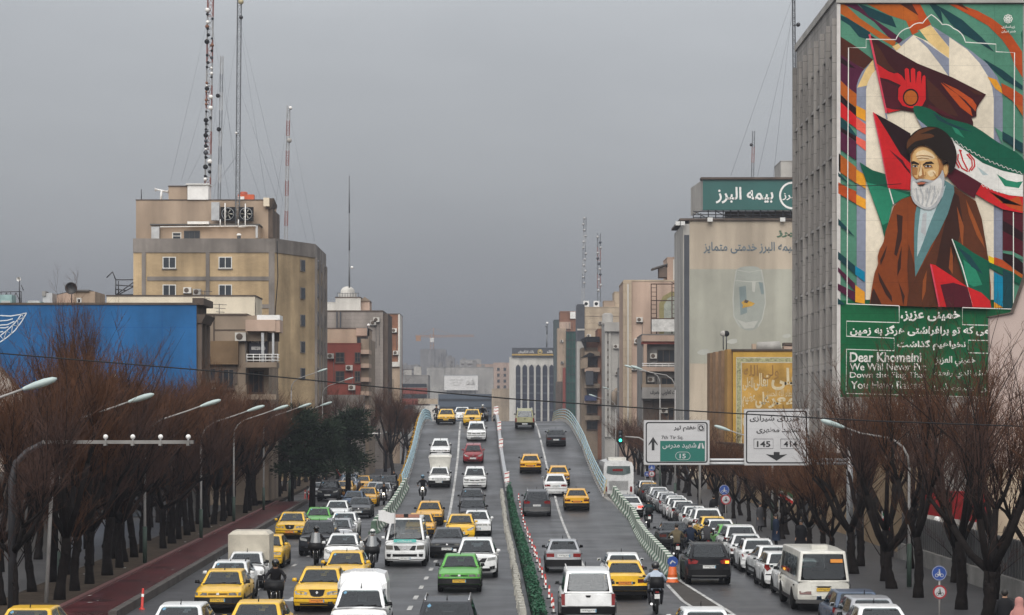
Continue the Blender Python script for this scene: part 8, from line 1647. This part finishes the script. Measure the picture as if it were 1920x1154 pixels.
def pine(u, y, top, wid, label, seed):
    rd = random.Random(seed); x = pX(u, y); t = thing('pine_tree', label, 'tree', (x, y, .2), group='pines at the overpass foot')
    b = MB(); b.tube([(0,0,-.2),(.1,.1,top*.5),(.15,.1,top*.93)], [.26,.18,.06], M_BARK, 8); b.build('trunk', t); b = MB(); lb = MB()
    for i in range(40):
        h = rd.uniform(.36, 1.0); a = rd.uniform(0, 6.28); r_ = wid * (1.0 - .62 * h) * rd.uniform(.45, 1.25); c = Vector((r_ * math.cos(a), r_ * math.sin(a), top * h * .97))
        lb.tube([(.1, .1, top * h * .9), tuple(c * .55 + Vector((0, 0, top*h*.42))), tuple(c)], [.06, .045, .015], M_BARK, 4)
        for j in range(260):
            q = Vector((rd.gauss(0, .52), rd.gauss(0, .52), rd.gauss(0, .25))) * (1.05 - .2 * h); p = c + q; dn = (q + Vector((0, 0, .25))).normalized(); sd = dn.cross(Vector((rd.gauss(0,1), rd.gauss(0,1), rd.gauss(0,1)))).normalized()
            l = rd.uniform(.14, .30); b.poly([tuple(p - sd*.05), tuple(p + sd*.05), tuple(p + dn*l + sd*.015), tuple(p + dn*l - sd*.015)], M_PINEL)
    lb.build('limbs', t); b.build('crown', t)
pine(585, 182, 7.5, 2.9, 'broad dark green pine standing nearest among the bare trees', 4); pine(652, 200, 7.4, 2.4, 'dark green pine closest to the white signal arm', 5); pine(545, 196, 6.4, 2.4, 'lower dark pine half hidden by the bare trees', 6)
# ------------------------------------------------------------------ motorcycles and people
M_JK = [mat('jacket_black', (.012,.012,.014), .7, var=.3), mat('jacket_navy', (.012,.02,.04), .7, var=.3), mat('jacket_tan', (.13,.105,.065), .8, var=.3), mat('jacket_teal', (.012,.035,.04), .7, var=.3), mat('shirt_pale_blue', (.40,.46,.55), .7, var=.2), mat('scarf_pink', (.42,.20,.18), .8, var=.2), mat('jacket_grey', (.05,.05,.055), .7, var=.3)]
M_SKIN = mat('skin', (.38,.22,.14), .6, var=.15); M_SHOE = mat('shoes', (.012,.011,.01), .5, var=.2); M_HAIR = mat('hair', (.014,.011,.009), .6, var=.2); M_TROU = mat('trousers', (.02,.021,.026), .8, var=.3); M_HELMW = mat('helmet_white', (.55,.55,.54), .25, coat=.5, var=.1); M_HELMB = mat('helmet_blue', (.10,.20,.28), .3, coat=.5, var=.1); M_HELMK = mat('helmet_black', (.012,.012,.013), .25, coat=.5, var=.1)
SLOT = [mat('jacket_slot', (.1,.1,.1)), M_TROU, M_SKIN, M_SHOE]
def body_mesh(joints, bones, rad, head, name='person'):
    """one continuous body grown over a skeleton; materials by region"""
    me = bpy.data.meshes.new('skeleton'); names = list(joints); me.from_pydata([joints[n] for n in names], [(names.index(a), names.index(c)) for a, c in bones], [])
    o = bpy.data.objects.new('skeleton', me); COL.objects.link(o); m = o.modifiers.new('skin', 'SKIN'); m.use_smooth_shade = True; m.branch_smoothing = .3
    if not me.skin_vertices: 
        with bpy.context.temp_override(object=o, active_object=o): bpy.ops.mesh.customdata_skin_add()
    sv = me.skin_vertices[0].data
    for i, n in enumerate(names): r_ = rad[n]; sv[i].radius = r_ if hasattr(r_, '__len__') else (r_, r_); sv[i].use_root = (n == 'pelvis')
    o.modifiers.new('sub', 'SUBSURF').levels = 1
    dg = bpy.context.evaluated_depsgraph_get(); dg.update(); out_m = bpy.data.meshes.new_from_object(o.evaluated_get(dg)); bpy.data.objects.remove(o); bpy.data.meshes.remove(me)
    out_m.name = name; out_m.materials.clear()
    for q in SLOT: out_m.materials.append(q)
    P = {n: Vector(p) for n, p in joints.items()}
    seg = []
    for a, c in bones:
        k = 0
        if 'head' in (a, c) or 'neck' in (a, c) and 'chest' not in (a, c): k = 2
        if a.startswith('hand') or c.startswith('hand') and a.startswith('wrist'): k = 2
        if a.startswith(('hip', 'knee')) or c.startswith('knee'): k = 1
        if c.startswith('toe'): k = 3
        if a.startswith(('wrist', 'f')): k = 2
        seg.append((P[a], P[c], k))
    for f_ in out_m.polygons:
        c = f_.center; best = (9, 0)
        for a, d, k in seg:
            t = max(0, min(1, (c - a).dot(d - a) / max(1e-6, (d - a).length_squared))); q = (c - (a + (d - a) * t)).length
            if q < best[0]: best = (q, k)
        f_.material_index = best[1]; f_.use_smooth = True
    return out_m
def limbs(j, b, r, sides):
    for s, q in ((1, 'r'), (-1, 'l')):
        for n, p, rd_ in sides: j[n + q] = (s * p[0], p[1], p[2]); r[n + q] = rd_
        b += [('chest', 'shoulder' + q), ('shoulder' + q, 'elbow' + q), ('elbow' + q, 'wrist' + q), ('wrist' + q, 'hand' + q), ('pelvis', 'hip' + q), ('hip' + q, 'knee' + q), ('knee' + q, 'ankle' + q), ('ankle' + q, 'toe' + q)]
        w = Vector(j['hand' + q]); d = (w - Vector(j['wrist' + q])).normalized(); x = Vector((s, 0, 0)); 
        for i, (off, ln) in enumerate(((-.028,.062),(-.010,.072),(.010,.068),(.028,.052))):    # four unequal fingers, curled
            dn = Vector((0, 0, -1)); a = w + x * off; j[f'fa{i}{q}'] = tuple(a + d * .018); j[f'fb{i}{q}'] = tuple(a + d * ln * .6 + dn * .012); j[f'fc{i}{q}'] = tuple(a + d * ln * .8 + dn * .04)
            for n in ('fa', 'fb', 'fc'): r[f'{n}{i}{q}'] = .009
            b += [('hand' + q, f'fa{i}{q}'), (f'fa{i}{q}', f'fb{i}{q}'), (f'fb{i}{q}', f'fc{i}{q}')]
        a = Vector(j['wrist' + q]) + (w - Vector(j['wrist' + q])) * .5 - x * .035; j['ft' + q] = tuple(a); j['fu' + q] = tuple(a + d * .035 + Vector((0, 0, -.03))); r['ft' + q] = .011; r['fu' + q] = .009; b += [('wrist' + q, 'ft' + q), ('ft' + q, 'fu' + q)]
def rider_mesh():
    j = dict(pelvis=(0,.28,.86), belly=(0,.25,1.04), chest=(0,.15,1.30), neck=(0,.08,1.48), head=(0,.05,1.60), head_top=(0,.06,1.70)); r = dict(pelvis=(.15,.13), belly=(.145,.12), chest=(.17,.13), neck=.06, head=(.085,.10), head_top=(.075,.09)); b = [('pelvis','belly'),('belly','chest'),('chest','neck'),('neck','head'),('head','head_top')]
    limbs(j, b, r, [('shoulder',(.20,.12,1.36),.075),('elbow',(.36,-.02,1.14),.055),('wrist',(.33,-.27,1.05),.036),('hand',(.33,-.34,1.045),.032),('hip',(.10,.25,.84),.10),('knee',(.24,-.16,.74),.075),('ankle',(.20,.10,.36),.048),('toe',(.21,-.06,.30),.04)])
    return body_mesh(j, b, r, None)
def stander_mesh(coat=False):
    j = dict(pelvis=(0,0,.93), belly=(0,.01,1.08), chest=(0,0,1.32), neck=(0,0,1.49), head=(0,-.02,1.60), head_top=(0,-.01,1.69)); r = dict(pelvis=(.155,.12), belly=(.145,.115), chest=(.165,.12), neck=.055, head=(.08,.095), head_top=(.072,.085)); b = [('pelvis','belly'),('belly','chest'),('chest','neck'),('neck','head'),('head','head_top')]
    limbs(j, b, r, [('shoulder',(.19,0,1.38),.068),('elbow',(.25,.05,1.10),.05),('wrist',(.25,-.04,.87),.033),('hand',(.25,-.06,.81),.03),('hip',(.09,0,.88),.10),('knee',(.10,-.03,.49),.062),('ankle',(.10,.04,.09),.042),('toe',(.12,-.10,.05),.038)])
    return body_mesh(j, b, r, None)
RIDER, STAND = rider_mesh(), stander_mesh()
hm = MB(); hm.sphere((0,.04,1.655), .152, SLOT[0], 14, 9, (.92,1.05,1.02)); HELM = hm.mesh('helmet')
vm = MB(); vm.lathe([(.146,-.045),(.152,0),(.148,.05)], M_CGLASS, 14, 'z', (0,.04,1.655)); vm.v = [(x*.95, .04 + (y-.04)*1.09, z) for x, y, z in vm.v]; vm.f = [f for f in vm.f if len(f) == 4 and sum(vm.v[i][1] for i in f) / 4 < -.02]; vm.mi = [0] * len(vm.f); vm.sm = [True] * len(vm.f); VISOR = vm.mesh('visor')
M_LIPS = mat('lips', (.25,.10,.08), .6)      # a face: eyes, ears, nose, mouth
q = MB(); q.sphere((0,0,0), .012, M_HAIR, 8, 5, (1.3,.6,.7)); EYE = q.mesh('eye'); q = MB(); q.sphere((0,0,0), .02, M_SKIN, 8, 5, (.5,1,1.5)); EAR = q.mesh('ear')
q = MB(); q.hexa([(-.016,-.13,1.575),(.016,-.13,1.575),(.014,-.09,1.575),(-.014,-.09,1.575),(-.008,-.112,1.63),(.008,-.112,1.63),(.008,-.09,1.63),(-.008,-.09,1.63)], M_SKIN, True); NOSE = q.mesh('nose'); q = MB(); q.hexa([(-.025,-.112,1.545),(.025,-.112,1.545),(.025,-.09,1.545),(-.025,-.09,1.545),(-.022,-.114,1.555),(.022,-.114,1.555),(.022,-.09,1.555),(-.022,-.09,1.555)], M_LIPS); MOUTH = q.mesh('mouth')
def face(p, dy=0):
    for s in (-1, 1): link('eye', EYE, p, (s*.032,-.108+dy,1.625)); link('ear', EAR, p, (s*.088,dy,1.605))
    link('nose', NOSE, p, (0,dy,0)); link('mouth', MOUTH, p, (0,dy,0))
hb = MB(); hb.sphere((0,.015,1.655), .112, M_HAIR, 12, 8, (.9,1.05,1.0)); HAIR = hb.mesh('hair')
sc = MB(); sc.lathe([(.30,.95),(.24,1.2),(.22,1.36),(.15,1.47),(.115,1.56),(.125,1.66),(.10,1.76),(.001,1.80)], SLOT[0], 14); SCARF = sc.mesh('headscarf')
ct = MB(); ct.lathe([(.30,.38),(.27,.75),(.22,1.0),(.235,1.25),(.20,1.42),(.09,1.50)], SLOT[0], 14); ct.v = [(x, y * .72, z) for x, y, z in ct.v]; COAT = ct.mesh('coat')
def own(o, m_, i=0): o.material_slots[i].link = 'OBJECT'; o.material_slots[i].material = m_
# motorcycle, front towards -y
def lit_lamp(): return M_HEADON
mw = MB(); mw.lathe([(.25,-.03),(.285,-.05),(.305,-.03),(.31,0),(.305,.03),(.285,.05),(.25,.03)], M_RUBBER, 20, 'x'); MTYRE = mw.mesh('tyre')
mw = MB(); mw.lathe([(.255,-.03),(.255,.03)], M_CHROME, 20, 'x'); mw.lathe([(.05,-.05),(.05,.05)], M_CHROME, 8, 'x'); [mw.tube([(0,0,0),(0,.25*math.cos(a),.25*math.sin(a))], .006, M_CHROME, 3) for a in [i*.524 for i in range(12)]]; MRIM = mw.mesh('rim')
b = MB()
b.tube([(0,-.42,.92),(0,-.05,.62),(0,.4,.66),(0,.82,.74)], [.03,.035,.035,.03], M_BLACK, 6); b.hexa([(-.12,-.30,.66),(.12,-.30,.66),(.15,.12,.66),(-.15,.12,.66),(-.10,-.34,.86),(.10,-.34,.86),(.12,.12,.80),(-.12,.12,.80)], M_BLACK, True)
b.hexa([(-.15,-.2,.28),(.15,-.2,.28),(.14,.25,.28),(-.14,.25,.28),(-.13,-.25,.6),(.13,-.25,.6),(.12,.28,.6),(-.12,.28,.6)], M_DSTEEL); b.tube([(.15,-.1,.3),(.17,.3,.28),(.18,.75,.36)], [.03,.035,.045], M_CHROME, 8); b.hexa([(-.10,.45,.62),(.10,.45,.62),(.07,.95,.72),(-.07,.95,.72),(-.10,.45,.78),(.10,.45,.78),(.07,.98,.82),(-.07,.98,.82)], M_BLACK); BODYM = b.mesh('frame')
b = MB(); b.hexa([(-.13,.1,.78),(.13,.1,.78),(.12,.85,.80),(-.12,.85,.80),(-.11,.1,.85),(.11,.1,.85),(.10,.85,.88),(-.10,.85,.88)], M_BLACK, True); SEATM = b.mesh('seat')
b = MB(); [b.tube([(s*.09,-.44,.98),(s*.09,-.66,.31)], .022, M_CHROME, 6) for s in (-1,1)]; b.hexa([(-.06,-.86,.58),(.06,-.86,.58),(.06,-.5,.62),(-.06,-.5,.62),(-.05,-.8,.62),(.05,-.8,.62),(.05,-.5,.66),(-.05,-.5,.66)], M_BLACK); FORKM = b.mesh('fork')
b = MB(); b.tube([(-.40,-.34,1.04),(-.22,-.40,1.06),(0,-.44,1.0),(.22,-.40,1.06),(.40,-.34,1.04)], .014, M_BLACK, 6); [b.tube([(s*.27,-.37,1.04),(s*.40,-.34,1.04)], .02, M_RUBBER, 6) for s in (-1,1)]; [b.tube([(s*.25,-.38,1.05),(s*.36,-.42,1.22)], .008, M_BLACK, 4) for s in (-1,1)]; BARM = b.mesh('handlebar')
b = MB(); [b.sphere((s*.37,-.42,1.25), .06, M_BLACK, 8, 6, (1,.4,.7)) for s in (-1,)]; MIRM = b.mesh('side_mirror'); b = MB(); b.sphere((.37,-.42,1.25), .06, M_BLACK, 8, 6, (1,.4,.7)); MIRM2 = b.mesh('side_mirror')
b = MB(); b.lathe([(.001,-.05),(.075,-.03),(.085,.02),(.05,.09)], M_LAMP, 12, 'y', (0,-.56,.88)); LAMPM = b.mesh('headlight'); b = MB(); b.lathe([(.001,-.05),(.075,-.03),(.085,.02),(.05,.09)], M_HEADON, 12, 'y', (0,-.56,.88)); LAMPON = b.mesh('headlight')
b = MB(); b.box(-.06,.06,.985,1.01,.76,.82,M_TAIL); TAILM = b.mesh('tail_light'); b = MB(); b.box(-.09,.09,1.0,1.012,.56,.72,M_PLATE); PLM = b.mesh('number_plate')
M_SHIELD = mat('smoky_windscreen', (.16,.17,.18), .1, var=.2, spec=.8)
b = MB(); v = [(.26*math.sin(a)*(1-.25*t), -.60 + .13*(1-math.cos(a)) + .16*t, .95 + .55*t) for t in (0,.33,.66,1) for a in [-1.3+.433*i for i in range(7)]]; b.add(v, [(r_*7+i, r_*7+i+1, r_*7+i+8, r_*7+i+7) for r_ in range(3) for i in range(6)], M_SHIELD, True); SHM = b.mesh('windscreen')
b = MB(); b.hexa([(-.36,-.70,.72),(.36,-.70,.72),(.34,-.30,.76),(-.34,-.30,.76),(-.30,-.62,1.02),(.30,-.62,1.02),(.36,-.28,1.08),(-.36,-.28,1.08)], M_BLACK, True); COVM = b.mesh('hand_cover'); b = MB(); b.hexa([(-.25,.62,.92),(.25,.62,.92),(.25,1.02,.92),(-.25,1.02,.92),(-.22,.64,1.30),(.22,.64,1.30),(.22,1.0,1.30),(-.22,1.0,1.30)], M_BLACK, True); BOXM = b.mesh('top_box')
b = MB(); b.lathe([(.001,.0),(.22,.0),(.25,.05),(.25,.34),(.2,.42),(.001,.44)], M_BLACK, 12, 'z', (0,0,0)); LOADM = b.mesh('load')
def moto(u, v, d, mlabel, plabel, jacket=0, helmet=None, lit=False, shield=False, cover=False, box=False, deckz=False, pillion=None, yaw=0, mode='g'):
    y = (onDeck(v) if deckz else pG(v)); yc = y + .65; z = deck(yc) + .012 if deckz else 0; x = pX(u, y); rot = yaw + (0 if d == 'F' else math.pi); s = dslope(yc) if deckz else 0
    t = thing('motorcycle', mlabel, 'motorcycle', (x, yc, z), (s if d == 'F' else -s, 0, rot), 'motorcycles in the traffic')
    for yy in (-.66, .70): w = link('wheel', MTYRE, t, (0, yy, .31)); link('rim', MRIM, w)
    for n, m_ in (('frame', BODYM), ('seat', SEATM), ('fork', FORKM), ('handlebar', BARM), ('side_mirror', MIRM), ('side_mirror', MIRM2), ('headlight', LAMPON if lit else LAMPM), ('tail_light', TAILM), ('number_plate', PLM)): link(n, m_, t)
    if shield: link('windscreen', SHM, t)
    if cover: link('hand_cover', COVM, t)
    if box: link('top_box', BOXM, t)
    p = link('person', RIDER, None, (x, yc, z), t.rotation_euler); own(p, M_JK[jacket]); tag(p, plabel, 'person', 'motorcycle riders')
    if helmet: h = link('helmet', HELM, p); own(h, helmet); link('visor', VISOR, p)
    else: link('hair', HAIR, p, (0, .06, .01)); face(p, .06)
    if pillion:
        q = link('person', RIDER, None, t.matrix_basis @ Vector((0, .38, .03)), t.rotation_euler); own(q, M_JK[pillion[0]]); tag(q, pillion[1], 'person', 'motorcycle riders'); link('hair', HAIR, q, (0, .06, .01)); face(q, .06)
    return t
moto(591, 1060, 'F', 'motorcycle with a smoky windscreen in front of the dark off-roader', 'rider in black behind a smoky windscreen in front of the dark off-roader', 0, M_HELMK, shield=True, cover=True)
moto(697, 1068, 'F', 'motorcycle with a round lamp beside the tall white minivan', 'rider with a white helmet beside the tall white minivan', 0, M_HELMW, shield=True, cover=True)
moto(513, 1146, 'F', 'motorcycle with lit lamp and black hand cover between white pickup and taxi', 'hunched rider in dark clothes between the white pickup and the yellow taxi', 0, M_HELMK, lit=True, cover=True)
moto(719, 947, 'F', 'motorcycle with a lit lamp near the end of the blue railing in the street', 'rider in black in front of the silver hatchback by the bridge end', 0, None, lit=True)
moto(792, 940, 'F', 'motorcycle with a lit lamp alone on the ramp behind the white minivan', 'rider with a pale blue helmet on the ramp', 0, M_HELMB, lit=True, deckz=True)
moto(818, 794, 'F', 'motorcycle at the crest of the overpass against the railing', 'rider in dark clothes at the crest beside the railing', 6, None, deckz=True)
moto(735, 1035, 'F', 'motorcycle tucked behind the near corner of the tall white minivan', 'dark rider tucked behind the corner of the tall white minivan', 0, M_HELMK, cover=True)
moto(668, 912, 'F', 'motorcycle amid the far queue between the yellow taxis', 'rider in black amid the far queue of taxis', 0, M_HELMK, shield=True)
moto(738, 915, 'F', 'motorcycle at the bridge end beside the dark tall car', 'rider in black at the bridge end beside the dark tall car', 0, None)
moto(905, 794, 'F', 'motorcycle beside the taxi with the dark grille on the crest', 'rider with a white helmet on the crest beside the taxi', 0, M_HELMW, deckz=True)
moto(1231, 1152, 'R', 'police style motorcycle with side cases and dark top windscreen on the gore paving', 'rider in a pale blue shirt and dark vest seen from behind', 4, M_HELMK, shield=True, box=True)
moto(1217, 990, 'R', 'motorcycle alone in the side street behind the braking white saloon', 'rider in a dark teal jacket alone in the side street', 3, M_HELMK, box=True)
moto(1270, 1052, 'R', 'motorcycle of the tan jacket rider behind the dark saloon', 'rider in a tan jacket behind the dark saloon', 2, None)
moto(1295, 1047, 'R', 'motorcycle just ahead of the black off-roader on the parked cars side', 'rider in black beside the tan jacket rider', 0, None, pillion=(1, 'passenger in navy sitting behind the rider in black'))
moto(1327, 1044, 'R', 'motorcycle hidden in front of the black off-roader', 'dark rider hidden in front of the black off-roader', 6, M_HELMK)
# white sheet tied above the minivan side
t = thing('white_flag', 'white cloth held up behind the minivan beside the light bar', 'flag', px(728, 1000, 108)); b = MB(); vs = [(-.45 + .13*i, .06*math.sin(i*1.3), 1.05 - .02*i - .5*j + .03*math.sin(i+j)) for i in range(7) for j in (0, .5, 1)]; b.add(vs, [(i*3+j, i*3+j+3, i*3+j+4, i*3+j+1) for i in range(6) for j in (0, 1)], mat('white_cloth', (.70,.70,.70), .8, var=.1), True); b.build('cloth', t); b = MB(); b.tube([(.3,0,-1.3),(.3,0,1.0)], .015, M_POLE, 5); b.build('stick', t)
# people on the pavements
def person(u, v, y, label, jk, rot, scarf=False, coat=True, zf=.17):
    p = link('person', STAND, None, (pX(u, y), y, zf), (0, 0, rot)); own(p, M_JK[jk]); tag(p, label, 'person', 'people on the pavements')
    if coat: c = link('coat', COAT, p); own(c, M_JK[jk])
    if scarf: c = link('headscarf', SCARF, p); own(c, M_JK[scarf])
    else: link('hair', HAIR, p)
    face(p); return p
person(1884, 0, 66.8, 'person in a long black coat walking by the iron fence', 0, 2.9); person(1911, 0, 63.3, 'person with a pink headscarf at the lower corner by the iron fence', 5, 3.1, scarf=5)
for k, (u, y, j, l) in enumerate(((1338,152,0,'dark figure standing behind the parked cars by the turned blue disc'),(1352,158,6,'second dark figure close behind the parked cars by the turned blue disc'),(1455,121,1,'person in navy walking behind the street trees by the low beige wall'),(1502,114,0,'person in black walking along the low beige wall'),(1425,138,6,'person in grey walking by the low beige wall near the tricolour flag'))): person(u, 0, y, l, j, 3 + k)
for k, (u, y, l) in enumerate(((598,205,'dark figure at the kerb near the silver saloon by the red posts'),(610,232,'dark figure on the far pavement beneath the pine'))): person(u, 0, y, l, 0, k, zf=.22)
# ------------------------------------------------------------------ smog
hz = bpy.data.materials.new('smog'); hz.use_nodes = True; t_ = hz.node_tree; t_.nodes.remove(t_.nodes['Principled BSDF'])
pv = t_.nodes.new('ShaderNodeVolumePrincipled'); pv.inputs['Color'].default_value = (.30, .32, .37, 1); pv.inputs['Density'].default_value = .00048; pv.inputs['Anisotropy'].default_value = 0.0
t_.links.new(pv.outputs[0], t_.nodes['Material Output'].inputs['Volume'])
b = MB(); b.box(-1600, 1600, -200, 3400, -1.2, 66, hz); struct(b.build('haze'), 'stuff')
